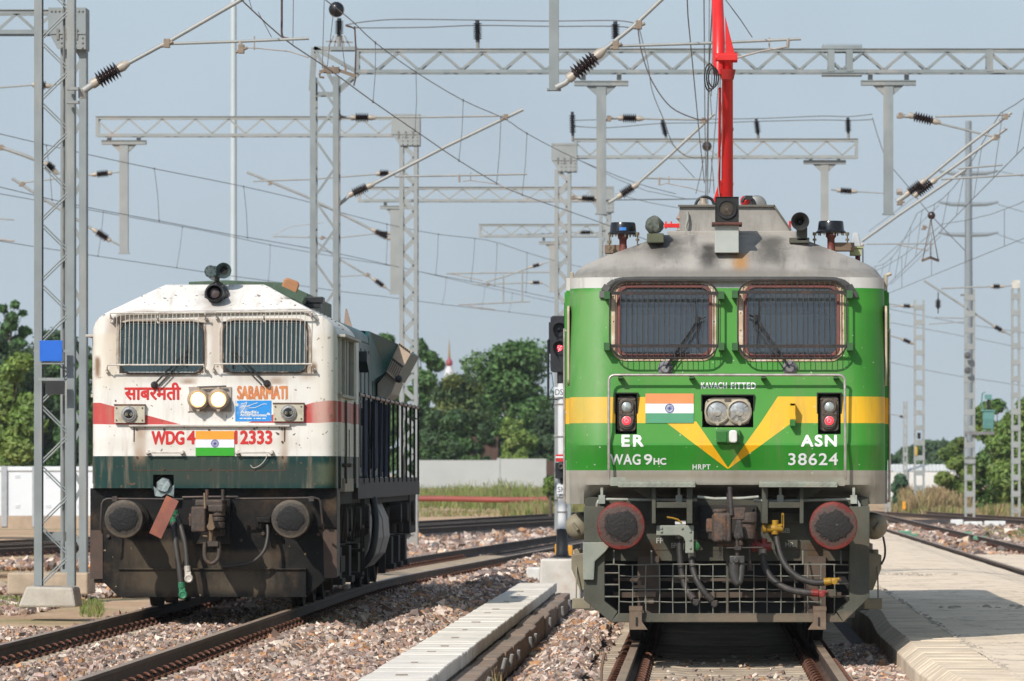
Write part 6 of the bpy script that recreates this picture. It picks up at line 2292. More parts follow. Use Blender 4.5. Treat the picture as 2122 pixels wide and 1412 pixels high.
# running gear, long hood, side rails
b = MB()
b.box(-1.0, 1.3, .45, 1.0, 20.4, 1.25)
b.box(-1.40, 1.2, 1.22, 1.40, 20.8, 1.5)
b.build('underframe_block', under_m, WL)
for yy in (3.0, 4.85, 6.7, 14.6, 16.45, 18.3):
    b = MB()
    for s in (-1, 1):
        b.lathe((s * .80, yy, .545), (s, 0, 0), [(.46, 0), (.575, .0), (.575, .03), (.545, .04), (.545, .13), (.46, .14), (.44, .08), (.15, .07), (.13, .2), (0, .2)], 32)
    b.cyl((-.8, yy, .545), (.8, yy, .545), .1)
    b.build('wheelset', under_m, WL, smooth=35)
bog = M('brown_black_bogie', (.024, .018, .015), .8, 0, .4, 4, dirt=(.06, .04, .03), damt=.6)
for s in (-1, 1):
    for yb, offs in ((4.85, (-1.85, 0, 1.85)), (16.45, (-1.85, 0, 1.85))):
        b = MB()
        b.box(s * 1.12, yb - 2.5, .62, s * 1.22, yb + 2.5, .9)
        for yy in offs:
            b.box(s * 1.1, yb + yy - .22, .3, s * 1.38, yb + yy + .22, .72)
            b.box(s * 1.2, yb + yy - .3, .26, s * 1.42, yb + yy + .3, .34)
            b.cyl((s * 1.3, yb + yy - .35, .75), (s * 1.3, yb + yy - .35, 1.15), .055, n=10)
            b.cyl((s * 1.25, yb + yy + .75, 1.05), (s * 1.47, yb + yy + .75, 1.05), .17, .15, n=20)
        b.box(s * 1.2, yb - 2.3, .20, s * 1.3, yb - 2.1, .6)
        b.build('bogie_frame', bog, WL, bevel=.008)
pale_st = M('pale_tank_steel', (.30, .27, .24), .65, 0, .25, 3, dirt=(.12, .09, .07), damt=.6, dscale=3, dstretch=(1, 1, .4))  # one pale grey-brown tone with dirt streaks
tank = MB()
for dd, x in ((8.6, 0), ):
    prof = [(-1.0, .25), (.95, .25), (1.2, .34), (1.36, .52), (1.42, .75), (1.40, 1.0), (1.3, 1.22), (-1.0, 1.22)]
    tank.prism(prof, 8.6, 13.2)
    tank.prism([(a * 1.012 + .0, z * 1.01) for a, z in prof], 9.5, 9.7)
    tank.prism([(a * 1.012 + .0, z * 1.01) for a, z in prof], 11.5, 11.7)
tank.build('fuel_tank', pale_st, WL, bevel=.02)
b = MB()
b.tube(smooth_path([Vector((1.46, 8.4, 1.3)), Vector((1.50, 8.3, .95)), Vector((1.44, 8.2, .55)), Vector((1.2, 8.2, .3))]), .05, 10)
b.build('brake_pipe', blk, WL, smooth=60)
b = MB()
b.box(-1.46, 4.9, 1.48, 1.46, 20.7, 1.56)
b.box(1.40, 5.0, 1.30, 1.47, 20.6, 1.48)
b.box(-1.47, 5.0, 1.30, -1.40, 20.6, 1.48)
b.build('running_board', M('dark_running_board', (.035, .03, .028), .7), WL)
b = MB()
b.box(-.95, 4.9, 1.56, .95, 20.3, 3.5)
b.prism([(-.95, 3.5), (.95, 3.5), (.93, 3.62), (.8, 3.71), (-.8, 3.71), (-.93, 3.62)], 4.9, 20.3)
hood = b.build('long_hood', M('hood_teal_paint', (.004, .085, .088), .45, 0, .3, 1.5, dirt=(.01, .03, .035), damt=.5, dscale=1.2, dstretch=(1, 2.5, .4)), WL, bevel=.02)
b = MB()
for i in range(14):
    y = 5.6 + i * .95
    b.box(.95, y, 1.7, .962, y + .012, 3.4)
    b.box(.95, y + .2, 2.3, .975, y + .5, 2.55)
b.box(.95, 5, 2.62, .965, 18.5, 2.65)
for yy in (7.6, 13.5):
    b.prism([(yy, 3.2), (yy + .5, 3.05), (yy + .5, 3.3), (yy, 3.34)], .95, 1.08, axis='x')
b.build('hood_door_seam', M('dark_teal_seam', (.012, .03, .032), .5), hood)
# flared radiator at the far end
b = MB()
fl_ = [(.80, 3.71), (.95, 3.68), (1.46, 3.42), (1.12, 2.86), (.95, 2.72)]
b.prism([(.90, 3.69), (.95, 3.69), (.952, 2.72), (.90, 2.72)], 16.2, 19.9)
for s in (1, -1):
    b.add([Vector((s * a, y, z)) for a, y, z in ((.93, 16.6, 3.70), (1.296, 17.8, 3.535), (1.114, 17.8, 3.13), (.95, 16.6, 2.95))], [(0, 1, 2, 3)])
    q = [(.80, 3.71), (1.296, 3.535), (1.479, 3.40), (1.26, 2.995), (1.114, 3.13), (.95, 2.95)]
    b.prism([(s * a, z) for a, z in q], 17.8, 20.3)
    b.add([Vector((s * a, y, z)) for a, y, z in ((.80, 16.6, 3.71), (.93, 16.6, 3.70), (1.296, 17.8, 3.535), (.80, 17.8, 3.71))], [(0, 1, 2, 3)])
rad = b.build('radiator_flare', M('hood_teal_paint'), WL)
b = MB()
tanm = M('tan_louvre', (.56, .43, .32), .65, 0, .2, 5, dirt=(.2, .14, .1), damt=.4, dscale=4)
for s in (1, -1):
    b.add([Vector((s * a, 17.795, z)) for a, z in ((1.296, 3.535), (1.479, 3.40), (1.375, 3.21), (1.205, 3.335))], [(0, 1, 2, 3)])
    b.build('flare_end_plate', tanm, rad)
    b = MB()
    b.add([Vector((s * a, 17.79, z)) for a, z in ((1.20, 3.325), (1.370, 3.20), (1.26, 2.995), (1.114, 3.13))], [(0, 1, 2, 3)])
    b.build('flare_end_plate', tanm, rad)
    MB().bar((s * 1.31, 17.79, 3.55), (s * 1.49, 17.79, 3.415), .02, .03).build('flare_edge', tanm, rad)
    b = MB()
b = MB()
for k in range(6):
    t = (k + .5) / 6
    p = Vector((1.20, 17.78, 3.315)).lerp(Vector((1.36, 17.78, 3.195)), t)
    b.cbox(p, (.022, .02, .03))
    b.bar(p + Vector((-.012, 0, -.03)), p + Vector((-.075, 0, -.16)), .007, .008)
    p = Vector((1.30, 17.78, 3.545)).lerp(Vector((1.47, 17.78, 3.42)), t)
    b.cbox(p, (.02, .02, .025))
b.lathe((1.30, 17.78, 3.02), (0, -1, 0), [(.06, 0), (.05, .04), (0, .05)], 12)
b.build('flare_slot', blk, rad)
b = MB()
b.prism([(.98, 2.95), (1.114, 3.12), (1.25, 2.98), (1.18, 2.80), (.98, 2.6)], 17.9, 20)
b.build('flare_soffit', M('pale_soffit', (.45, .40, .33), .7), rad)
# handrails and stanchions
rl_ = M('black_stanchion', (.005, .005, .005), .8, 0, .3)
pinkr = M('pinkish_handrail', (.34, .24, .20), .5, .1, .3, 8, dirt=(.1, .06, .05), damt=.6, dscale=8)
for s in (-1, 1):
    b = MB()
    b.tube([(s * 1.46, 5.1, 2.62), (s * 1.46, 20.4, 2.62)], .022, 8)
    hr = b.build('side_handrail', pinkr, WL, smooth=60)
    for i in range(14):
        b = MB()
        y = 5.15 + i * 1.17
        b.bar((s * 1.46, y, 1.5), (s * 1.46, y, 2.64), .03, .03, up=(0, 1, 0))
        b.cyl((s * 1.46, y - .03, 2.62), (s * 1.46, y + .03, 2.62), .032, n=8)
        b.build('stanchion', rl_, hr)
    b = MB()
    b.tube([(s * 1.46, 17, 2.45), (s * 1.46, 20.4, 2.45)], .012, 6)
    b.build('lower_rail', rl_, hr)
for i, (ya, yb) in enumerate(((8.0, 9.6), (10.0, 11.4), (12.0, 13.0), (13.6, 14.4))):
    b = MB()
    vs = []
    for k in range(9):
        y = ya + (yb - ya) * k / 8
        x = 1.35 + .03 * math.sin(k * 1.9 + i)
        vs += [(x, y, 2.60 - .02 * (k % 2)), (x - .02, y, 1.62 + .08 * math.sin(k + i))]
    b.add(vs, [(2 * k, 2 * k + 1, 2 * k + 3, 2 * k + 2) for k in range(8)])
    b.build('blue_tarpaulin', M('blue_cloth', (.010, .025, .075), .8, 0, .3, 5), WL)
b = MB()
for (px, w, y0_, y1_, d) in ((764, 8, 930, 1047, 10.2), (836, 6, 936, 1044, 17.2)):
    p, q = wr(px - w / 2, y1_, d), wr(px + w / 2, y0_, d)
    b.prism([(p.x, p.z + .12), (q.x, p.z + .2), (q.x, q.z - .06), (q.x - .01, q.z), (p.x, q.z - .14)], d, d + .06)
p, q = wr(770, 1016, 10.4), wr(818, 989, 10.4)
b.box(1.36, 10.3, p.z, 1.40, 14.5, q.z)
b.box(1.38, 1.9, 1.40, 1.50, 3.6, 1.56)
b.box(1.36, 2.0, .62, 1.42, 2.12, 1.42)
b.build('step_plate', M('pale_step_plate', (.42, .37, .31), .6, 0, .3, 3, dirt=(.14, .10, .07), damt=.7, dscale=3, dstretch=(1, 1, .5)), WL, bevel=.006)
MB().box(1.02, 18.6, .72, 1.42, 20.4, 1.4).build('battery_box', bog, WL, bevel=.012)
MB().box(1.1, 2.1, .42, 1.44, 2.9, .62).build('sand_pipe_box', bog, WL, bevel=.012)
MB().box(1.2, 6.2, .9, 1.40, 7.4, 1.25).build('air_filter_box', bog, WL, bevel=.012)
for yy in (3.4, 3.9, 7.9, 19.2, 19.8):
    MB().lathe((1.0, yy, 1.02), (1, 0, 0), [(.2, 0), (.22, .05), (.22, .38), (.18, .44), (0, .45)], 20).build('air_cylinder', bog, WL, smooth=40)
b = MB()
for i in range(3):
    b.box(1.28, 6.0, .32 + i * .3, 1.46, 6.5, .36 + i * .3)
b.bar((1.45, 6.02, .3), (1.45, 6.02, 1.5), .02, .03)
b.bar((1.45, 6.48, .3), (1.45, 6.48, 1.5), .02, .03)
b.build('side_ladder', bog, WL)
for i in range(9):
    MB().cyl((1.40, 2.3 + i * .55, .8), (1.44, 2.3 + i * .55, 1.25), .02, n=6).build('side_pipe', bog, WL)
# ------------------------------------------------------------------ overhead line: masts, gantries, cantilevers, wires
def chord(b, p, q, w):
    """rolled angle section seen as a thin L"""
    b.bar(p, q, w, .02)
    b.bar(p, q, .02, w)

def lattice_beam(root, x0, x1, Y, zb, zt, pitch, mat, dep=.45, cw=.07, double=False):
    top = MB()
    for y in (Y - dep / 2, Y + dep / 2):
        top.box(x0, y - .012, zt - cw, x1, y + .012, zt)
        top.box(x0, y - cw / 2, zt - .014, x1, y + cw / 2, zt)
        top.box(x0, y - .012, zb, x1, y + .012, zb + cw)
        top.box(x0, y - cw / 2, zb, x1, y + cw / 2, zb + .014)
    for x in (x0 + cw / 2, x1 - cw / 2):
        for y in (Y - dep / 2, Y + dep / 2):
            top.box(x - cw / 2, y - .01, zb + cw, x + cw / 2, y + .01, zt - cw)
        top.box(x - cw / 2, Y - dep / 2, zt - cw, x + cw / 2, Y + dep / 2, zt - cw * .4)
    l = top
    n = max(2, int(round((x1 - x0) / pitch)) * 2)
    for y in (Y - dep / 2 + .018, Y + dep / 2 - .018)[:2 if double else 1]:
        for i in range(n):
            xa, xb = x0 + (x1 - x0) * i / n, x0 + (x1 - x0) * (i + 1) / n
            za, zb2 = (zt - cw, zb + cw) if i % 2 == 0 else (zb + cw, zt - cw)
            l.bar((xa, y, za), (xb, y, zb2), .05, .012, up=(0, 1, 0))
    return top.build('beam', mat, root)

def lattice_mast(root, xc, w, Y, z0, z1, pitch, mat, dep=None, leg=.09, rodlace=False, w0=None, lw=.06):
    dep = dep or w
    w0 = w0 or w
    b = MB()
    for sx in (-1, 1):
        for sy in (-1, 1):
            p, q = Vector((xc + sx * w0 / 2, Y + sy * dep / 2, z0)), Vector((xc + sx * w / 2, Y + sy * dep / 2, z1))
            b.bar(p - Vector((sx * leg / 2, 0, 0)), q - Vector((sx * leg / 2, 0, 0)), leg, .016, up=(0, 1, 0))
            b.bar(p - Vector((0, sy * leg / 2, 0)), q - Vector((0, sy * leg / 2, 0)), .016, leg, up=(0, 1, 0))
    l = b
    n = max(2, int(round((z1 - z0) / pitch)) * 2)
    for i in range(n):
        za, zb_ = z0 + (z1 - z0) * i / n, z0 + (z1 - z0) * (i + 1) / n
        for sy in (-1,):
            y = Y + sy * (dep / 2 - .03)
            wa, wb = w0 + (w - w0) * i / n, w0 + (w - w0) * (i + 1) / n
            s = 1 if (i % 2 == 0) == (sy < 0) or True else -1
            xa, xb = (xc - wa / 2 + leg * .6, xc + wb / 2 - leg * .6) if i % 2 == 0 else (xc + wa / 2 - leg * .6, xc - wb / 2 + leg * .6)
            if rodlace:
                for o in (-.025, .025):
                    l.tube([(xa, y, za + o), (xb, y, zb_ + o)], .012, 6)
            else:
                l.bar((xa, y, za), (xb, y, zb_), lw, .012, up=(0, 1, 0))
        for sx in (-1, 1):
            x = xc + sx * (w / 2 - .03)
            ya, yb = (Y - dep / 2 + .04, Y + dep / 2 - .04) if i % 2 == 0 else (Y + dep / 2 - .04, Y - dep / 2 + .04)
            l.bar((x, ya, za), (x, yb, zb_), .016, .03, up=(1, 0, 0))
    return b.build('mast', mat, root)

def gusset(root, xc, w, Y, zt, zm, zb, wb, mat, dep=.5):
    """the bolted plate box where a beam lands on its mast"""
    b = MB()
    xl, xr = xc - w / 2, xc + w / 2
    for y in (Y - dep / 2 - .03, Y + dep / 2 + .03):
        b.prism([(xl, zt), (xr, zt), (xr, zb), (xr - wb, zb), (xl, zm)], y - .01, y + .01)
    b.box(xr - .02, Y - dep / 2 - .015, zb, xr, Y + dep / 2 + .015, zt)
    b.box(xl + .02, Y - dep / 2 - .06, zm - .03, xr, Y - dep / 2 - .045, zm + .0)
    g = b.build('gusset_plate', mat, root)
    b = MB()
    y = Y - dep / 2 - .04
    for i in range(9):
        b.cyl((xl + w * (i + .7) / 9.6, y, zt - .05), (xl + w * (i + .7) / 9.6, y - .025, zt - .05), .018, n=6)
    for j in range(3):
        for i in range(4):
            x = xr - wb * (i + .5) / 4
            z = zb + (zm - zb) * (j + .4) / 3.4
            b.cyl((x, y, z), (x, y - .025, z), .018, n=6)
    for i in range(3):
        b.bar((xl + w * (i + 1) / 4, y - .01, zm - .12), (xl + w * (i + 1) / 4, y - .03, zm + .06), .02, .04)
    b.build('plate_bolt', M('bolt_grey', (.28, .27, .25), .6, .3), g)
    return g

def drop_arm(root, px, Y, pplate, wplate, wpost, pbot, zbeam, mat):
    s = F / Y
    xc = (px - VX) / s
    zp = CH + (VY - pplate) / s
    zb = CH + (VY - pbot) / s
    wp_, ww = wplate / s, wpost / s
    b = MB()
    b.box(xc - wp_ / 2, Y - .12, zp - .09, xc + wp_ / 2, Y + .12, zp)
    b.box(xc - wp_ / 2, Y - .14, zp, xc + wp_ / 2, Y + .14, zp + .02)
    for sx in (-.33, .33):
        b.box(xc + sx * wp_ - .05, Y - .1, zp + .02, xc + sx * wp_ + .05, Y + .1, zbeam)
    b.prism([(xc - wp_ * .28, zp - .09), (xc + wp_ * .28, zp - .09), (xc + ww / 2, zp - .30), (xc - ww / 2, zp - .30)], Y - .06, Y + .06)
    b.box(xc - ww / 2, Y - .09, zb, xc + ww / 2, Y - .08, zp - .09)
    b.box(xc - ww / 2, Y - .08, zb, xc - ww / 2 + .02, Y + .09, zp - .09)
    b.box(xc + ww / 2 - .02, Y - .08, zb, xc + ww / 2, Y + .09, zp - .09)
    b.box(xc - ww / 2 - .03, Y - .11, zb - .03, xc + ww / 2 + .03, Y + .11, zb)
    return b.build('drop_arm', mat, root)

def insulator_shape(b, p, q, r, n):
    p, q = Vector(p), Vector(q)
    L = (q - p).length
    ax = (q - p) / L
    prof = [(r * .45, 0), (r * .45, L * .12)]
    for i in range(n):
        t0 = L * (.12 + .76 * i / n)
        t1 = L * (.12 + .76 * (i + 1) / n)
        prof += [(r * .38, t0 + .001), (r, t0 + (t1 - t0) * .45), (r * .9, t0 + (t1 - t0) * .6), (r * .38, t1 - .001)]
    prof += [(r * .45, L * .88), (r * .45, L)]
    b.lathe(p, ax, prof, 14)

def insulator(parent, p, q, r=.1, n=7, mat=None):
    b = MB()
    insulator_shape(b, p, q, r, n)
    return b.build('insulator', mat or porcelain, parent, smooth=30)

tube_m = M('cantilever_tube', (.31, .32, .31), .5, .1, .15, 3, dirt=(.40, .32, .25), damt=.4, dscale=3)
cap_m = M('pale_insulator_cap', (.40, .35, .29), .5, .1, .2, 8)
CAN = 'cantilever brackets of the overhead line'
def cantilever(label, Y, ins, tubes, thin=(), clamps=(), yoff=0):
    """ins: (x0,y0,x1,y1,r) insulators; tubes: (pts, r) ; all pixel positions in the vertical plane at Y"""
    P = lambda x, y: W(x, y, Y) - O
    O = W(ins[0][0], ins[0][1], Y)
    t = thing('cantilever_bracket', label, 'cantilever bracket', O, CAN)
    for x0, y0, x1, y1, r in ins:
        p, q = P(x0, y0), P(x1, y1)
        insulator(t, p, q, r, 7)
        b = MB()
        d = (q - p).normalized()
        b.lathe(p, d, [(r * .5, -.05), (r * .55, -.02), (r * .5, .05)], 12)
        b.build('insulator_cap', cap_m, t, smooth=40)
        b = MB()
        b.lathe(q, d, [(r * .5, -.05), (r * .55, .02), (r * .4, .08), (r * .3, .12)], 12)
        b.build('insulator_cap', cap_m, t, smooth=40)
    for pts, r in tubes:
        b = MB()
        b.tube([P(x, y) for x, y in pts], r, 10)
        b.build('bracket_tube', tube_m, t, smooth=60)
    for pts, r in thin:
        b = MB()
        b.tube([P(x, y) for x, y in pts], r, 6)
        b.build('register_arm', M('thin_register_arm', (.36, .32, .29), .5, .1), t)
    if clamps:
        b = MB()
        for x, y in clamps:
            b.cbox(P(x, y), (.09, .09, .13))
            b.cyl(P(x, y) + Vector((-.08, -.02, -.05)), P(x, y) + Vector((.09, -.02, .02)), .025, n=8)
        b.build('clamp', M('rusty_clamp', (.26, .20, .15), .6, .2, .3, 9), t, bevel=.01)
    return t

GANT = 'steel gantries over the tracks'
def zpx(py, Y):
    return CH + (VY - py) * Y / F
def xpx(px, Y):
    return (px - VX) * Y / F

# near gantry whose beam is above the picture: lattice mast with blue plate, hanging arm
Y0 = 82.0
N1 = thing('overhead_gantry', 'grey lattice mast with a blue plate beside the white engine, near the left edge', 'gantry', (0, 0, 0), GANT)
xl, xr = xpx(69, Y0), xpx(151, Y0)
lattice_mast(N1, (xl + xr) / 2 + .03, .57, Y0, .0, 9.6, .875, galv, dep=.2, leg=.105, rodlace=True)
lattice_beam(N1, (xl + xr) / 2 - .3, 3.5, Y0, 9.3, 9.85, 1.1, galv)
drop_arm(N1, 1148, Y0, -160, 110, 20, 184, 9.3, galv)
b = MB()
b.prism([(xpx(45, Y0), -.30), (xpx(165, Y0), -.30), (xpx(158, Y0), -.02), (xpx(62, Y0), -.0)], Y0 - .45, Y0 + .45)
b.build('footing', conc, N1, bevel=.03)
b = MB()
p, q = W(88, 750, Y0), W(135, 707, Y0)
b.box(p.x, Y0 - .36, p.z, q.x, Y0 - .34, q.z)
b.build('blue_plate', M('plain_blue_sign', (.008, .12, .55), .45, 0, .08), N1, bevel=.004)
for a in ((75, 731, 150, 726, -.335, -.325), (90, 756, 138, 751, -.33, -.29), (84, 790, 138, 784, -.33, -.29), (88, 1122, 134, 1103, .1, .2), (143, 190, 168, 184, -.36, -.2), (143, 218, 168, 212, -.36, -.2)):
    MB().box(xpx(a[0], Y0), Y0 + a[4], zpx(a[1], Y0), xpx(a[2], Y0), Y0 + a[5], zpx(a[3], Y0)).build('mast_strap', galv, N1)
b = MB()
p, q = W(99, 818, Y0), W(138, 790, Y0)
b.box(p.x, Y0 - .33, p.z, q.x, Y0 - .31, q.z)
b.build('black_plate', M('black_sign', (.02, .02, .022), .5), N1)
b = MB()
b.tube([W(132, 1180, Y0), W(132, 600, Y0), W(133, 0, Y0)], .02, 6)
b.build('earth_conductor', M('earth_strip', (.22, .22, .21), .5, .3), N1)
cantilever('large near bracket on the lattice mast with a brown ribbed insulator at top left', Y0 - .2, [(196, 172, 252, 139, .135)],
           [([(252, 139), (350, 86), (520, -12)], .031), ([(352, 91), (500, 86), (640, 80)], .022), ([(168, 192), (182, 182), (198, 171)], .05)],
           [([(497, 99), (530, 100), (600, 107), (640, 120)], .010), ([(498, 86), (500, 108)], .03), ([(527, 75), (527, 104)], .012), ([(170, 186), (170, 204)], .06)],
           [(346, 90), (500, 102)])
cantilever('near bracket with a big brown insulator hanging off the arm at top centre', Y0 - .2, [(1183, 160, 1240, 113, .135)],
           [([(1240, 113), (1310, 57), (1385, -14)], .031), ([(1272, 96), (1460, 90), (1660, 81)], .022), ([(1152, 182), (1172, 172), (1184, 159)], .045)],
           [([(1634, 97), (1580, 106), (1522, 122)], .016), ([(1634, 80), (1632, 99)], .03), ([(1594, 78), (1594, 104)], .014)],
           [(1324, 52), (1276, 94)])

# second mast right behind it, its beam runs off to the left
Y1 = 93.0
N2 = thing('overhead_gantry', 'grey gantry mast with a bolted head plate behind the lattice mast, beam running off left', 'gantry', (0, 0, 0), GANT)
s1 = F / Y1
lattice_mast(N2, xpx(154, Y1), 52 / s1, Y1, -.1, zpx(60, Y1), 1.0, galv, dep=.25, leg=.115)
lattice_beam(N2, xpx(-260, Y1), xpx(112, Y1), Y1, zpx(73, Y1), zpx(22, Y1), 80 / s1, galv)
gusset(N2, xpx(143, Y1), 77 / s1, Y1, zpx(19, Y1), zpx(70, Y1), zpx(105, Y1), 58 / s1, galv)
b = MB()
b.box(xpx(24, Y1), Y1 - .6, -.35, xpx(190, Y1), Y1 + .6, zpx(1186, Y1))
b.build('footing', M('tan_concrete', (.46, .36, .26), .9, 0, .25, 4, bump=.4), N2, bevel=.03)

def gantry(label, Y, beam, mast, gus, arms, mat, pitch, mast_leg=.10, lace_double=False, mpitch=.72, mlw=.12):
    t = thing('overhead_gantry', label, 'gantry', (0, 0, 0), GANT)
    s = F / Y
    x0, x1, yt, yb = beam
    lattice_beam(t, xpx(x0, Y), xpx(x1, Y), Y, zpx(yb, Y), zpx(yt, Y), pitch / s, mat, cw=.075 if Y < 160 else .085, double=lace_double)
    mx0, mx1, mtop = mast
    lattice_mast(t, xpx((mx0 + mx1) / 2, Y), (mx1 - mx0) / s, Y, -.4, zpx(mtop, Y), mpitch, mat, leg=mast_leg, lw=mlw)
    if gus:
        gx0, gx1, gt, gm, gb_ = gus[:5]
        g = gusset(t, xpx((gx0 + gx1) / 2, Y), (gx1 - gx0) / s, Y, zpx(gt, Y), zpx(gm, Y), zpx(gb_, Y), (mx1 - mx0 + 4) / s, mat)
    for a in arms:
        drop_arm(t, a[0], Y, a[1], a[2], a[3], a[4], zpx(yb, Y), mat)
    return t

YP1 = 125.0
P1 = gantry('longest steel gantry over the green engine with two arms hanging under it', YP1, (738, 2400, 102, 153), (645, 703, 160), None,
            [(1246, 170, 112, 20, 442), (1841, 169, 114, 20, 443)], galv, 88, .12, True, 1.3, .055)
b = MB()
K = lambda x, y, o=0: W(x, y, YP1) + Vector((0, o, 0))
for o in (-.22, .22):
    b.bar(K(652, 100, o), K(745, 152, o), .08, .03, up=(0, 1, 0))
    b.bar(K(652, 102, o), K(742, 102, o), .08, .03, up=(0, 1, 0))
    b.bar(K(651, 100, o), K(646, 190, o), .10, .03, up=(0, 1, 0))
    b.bar(K(655, 108, o), K(696, 182, o), .07, .03, up=(0, 1, 0))
    b.bar(K(742, 152, o), K(700, 190, o), .08, .03, up=(0, 1, 0))
    b.bar(K(648, 196, o), K(700, 196, o), .08, .03, up=(0, 1, 0))
b.build('mast_head', galv, P1)
b = MB()
for x in (1722, 1760, 2050):
    for o in (-.235, .235):
        b.box(xpx(x - 7, YP1), YP1 + o - .015, zpx(150, YP1), xpx(x + 7, YP1), YP1 + o + .015, zpx(104, YP1))
for y in (99, 155):
    b.box(xpx(1703, YP1), YP1 - .24, zpx(y + 3, YP1), xpx(1786, YP1), YP1 + .24, zpx(y - 3, YP1))
    for i in range(14):
        x = xpx(1706 + i * 6, YP1)
        b.cyl((x, YP1 - .2, zpx(y, YP1) - .06), (x, YP1 - .2, zpx(y, YP1) + .07), .012, n=6)
b.build('beam_splice', galv, P1)
for (x, yb, yt) in ((703, 96, 38), (990, 100, 42), (1276, 98, 45)):
    p, q = W(x, yb - (12 if x > 800 else 20), YP1), W(x - (1 if x > 800 else 0), yt, YP1)
    i_ = insulator(P1, p, q, .105, 9, porcelain_dk)
    b = MB()
    b.cyl(W(x, yb + 2, YP1), p, .04, n=8)
    if x < 800:
        for sx in (-22, -10, 10, 22):
            b.bar(W(x + sx, 97, YP1), W(x + sx * .5, 74, YP1), .03, .03)
        b.bar(W(x - 28, 86, YP1), W(x + 28, 88, YP1), .03, .03)
    b.build('insulator_foot', M('bolt_grey'), i_)
b = MB()
b.lathe(W(698, 21, YP1 - 6), (0, -1, 0), [(.03, .0), (.10, .02), (.165, .1), (.155, .2), (.09, .26), (0, .27)], 24)
tag(b.build('strain_insulator', blk_gloss, None, smooth=40), 'round black insulator seen end-on at the top above the gantry mast', 'insulator')
b = MB()
b.lathe(W(1465, 304, 150), (0, -1, 0), [(.03, .0), (.09, .02), (.13, .1), (.12, .18), (.07, .24), (0, .25)], 20)
tag(b.build('strain_insulator', porcelain, None, smooth=40), 'small round insulator seen end-on left of the red pantograph', 'insulator')
b = MB()
b.lathe(W(1930, 447, 130), (0, -1, 0), [(.03, .0), (.06, .02), (.09, .06), (.085, .14), (.05, .18), (0, .19)], 20)
tag(b.build('strain_insulator', porcelain, None, smooth=40), 'small round insulator on the wires right of the cone antenna', 'insulator')

YP2, YP3, YP4, YP5 = 152.0, 163.0, 190.0, 218.0
P2 = gantry('gantry over the white engine with its plated mast right of the green hood', YP2, (200, 820, 242, 284), (829, 866, 300), (812, 871, 238, 278, 303), [(257, 293, 92, 18, 524)], galv_far, 67)
P3 = gantry('gantry behind the red pantograph, its plated mast left of the green engine', YP3, (1190, 1778, 288, 329), (1150, 1183, 352), (1143, 1196, 298, 332, 357), [(1709, 334, 88, 16, 470)], galv_far, 67)
P4 = gantry('smaller far gantry between the two engines with a pale plated head', YP4, (742, 1230, 388, 419), (1242, 1266, 435), (1225, 1272, 387, 417, 441), [(819, 428, 62, 20, 608)], galv_far, 54)
P5 = gantry('farthest small gantry left of the green engine', YP5, (993, 1260, 465, 492), (1243, 1262, 470), None, [(1146, 502, 58, 14, 604)], galv_far, 46)
for (x, xt, yb, yt) in ((1187, 1186, 291, 232), (1380, 1372, 292, 249), (1571, 1567, 289, 247), (1758, 1757, 286, 244)):
    p, q = W(x, yb - 9, YP3), W(xt, yt, YP3)
    i_ = insulator(P3, p, q, .10, 8, porcelain_dk)
    b = MB()
    b.cyl(W(x, yb + 3, YP3), p, .04, n=8)
    b.build('insulator_foot', M('bolt_grey'), i_)

# brackets on the gantries
cantilever('bracket reaching right from the long gantry mast above the white engine', YP1, [(727, 403, 765, 386, .125), (732, 244, 768, 244, .115)],
           [([(765, 386), (920, 306), (1084, 227)], .038), ([(768, 243), (900, 243), (1052, 240)], .022), ([(702, 243), (732, 244)], .03), ([(700, 425), (713, 416), (727, 403)], .04), ([(818, 366), (950, 364), (1092, 361)], .022)],
           [([(958, 376), (975, 374), (1030, 382), (1050, 390)], .012), ([(951, 362), (952, 378)], .03), ([(975, 358), (975, 376)], .014)], [(1048, 243), (703, 243), (700, 424)])
cantilever('bracket left of the red pantograph reaching up from the hanging arm', YP1, [(1284, 406, 1315, 386, .125), (1286, 245, 1323, 246, .115)],
           [([(1315, 386), (1390, 320), (1480, 236)], .036), ([(1323, 246), (1465, 249)], .022), ([(1265, 245), (1286, 245)], .022), ([(1262, 420), (1272, 414), (1284, 406)], .04), ([(1332, 369), (1480, 373)], .022)],
           [([(1367, 384), (1380, 380), (1430, 390), (1460, 399)], .012), ([(1366, 368), (1366, 384)], .03), ([(1386, 366), (1386, 382)], .014)], [(1458, 250), (1262, 246)])
cantilever('right hand double bracket on the hanging arm right of the pantograph', YP1, [(1880, 402, 1912, 378, .125), (1897, 404, 1934, 376, .125), (1888, 240, 1938, 252, .13)],
           [([(1912, 378), (2000, 306), (2096, 233)], .037), ([(1934, 376), (2010, 322), (2086, 266)], .037), ([(1938, 242), (2090, 238)], .025), ([(1938, 254), (2068, 286)], .025), ([(1858, 240), (1888, 242)], .04), ([(1858, 418), (1880, 403)], .06), ([(1985, 350), (2078, 342)], .022), ([(1950, 372), (2122, 362)], .022)],
           [([(1858, 398), (1870, 398)], .08)], [(2084, 242), (2064, 285), (1866, 240), (1866, 420)])
cantilever('bracket at the left edge whose lower insulator sits behind the lattice mast', YP2 - 20, [(95, 340, 112, 354, .12), (72, 176, 98, 178, .115)],
           [([(0, 305), (50, 322), (95, 340)], .045), ([(112, 354), (124, 360)], .03), ([(-20, 183), (72, 176)], .022), ([(98, 178), (130, 172)], .022)], [], [(2, 306)])
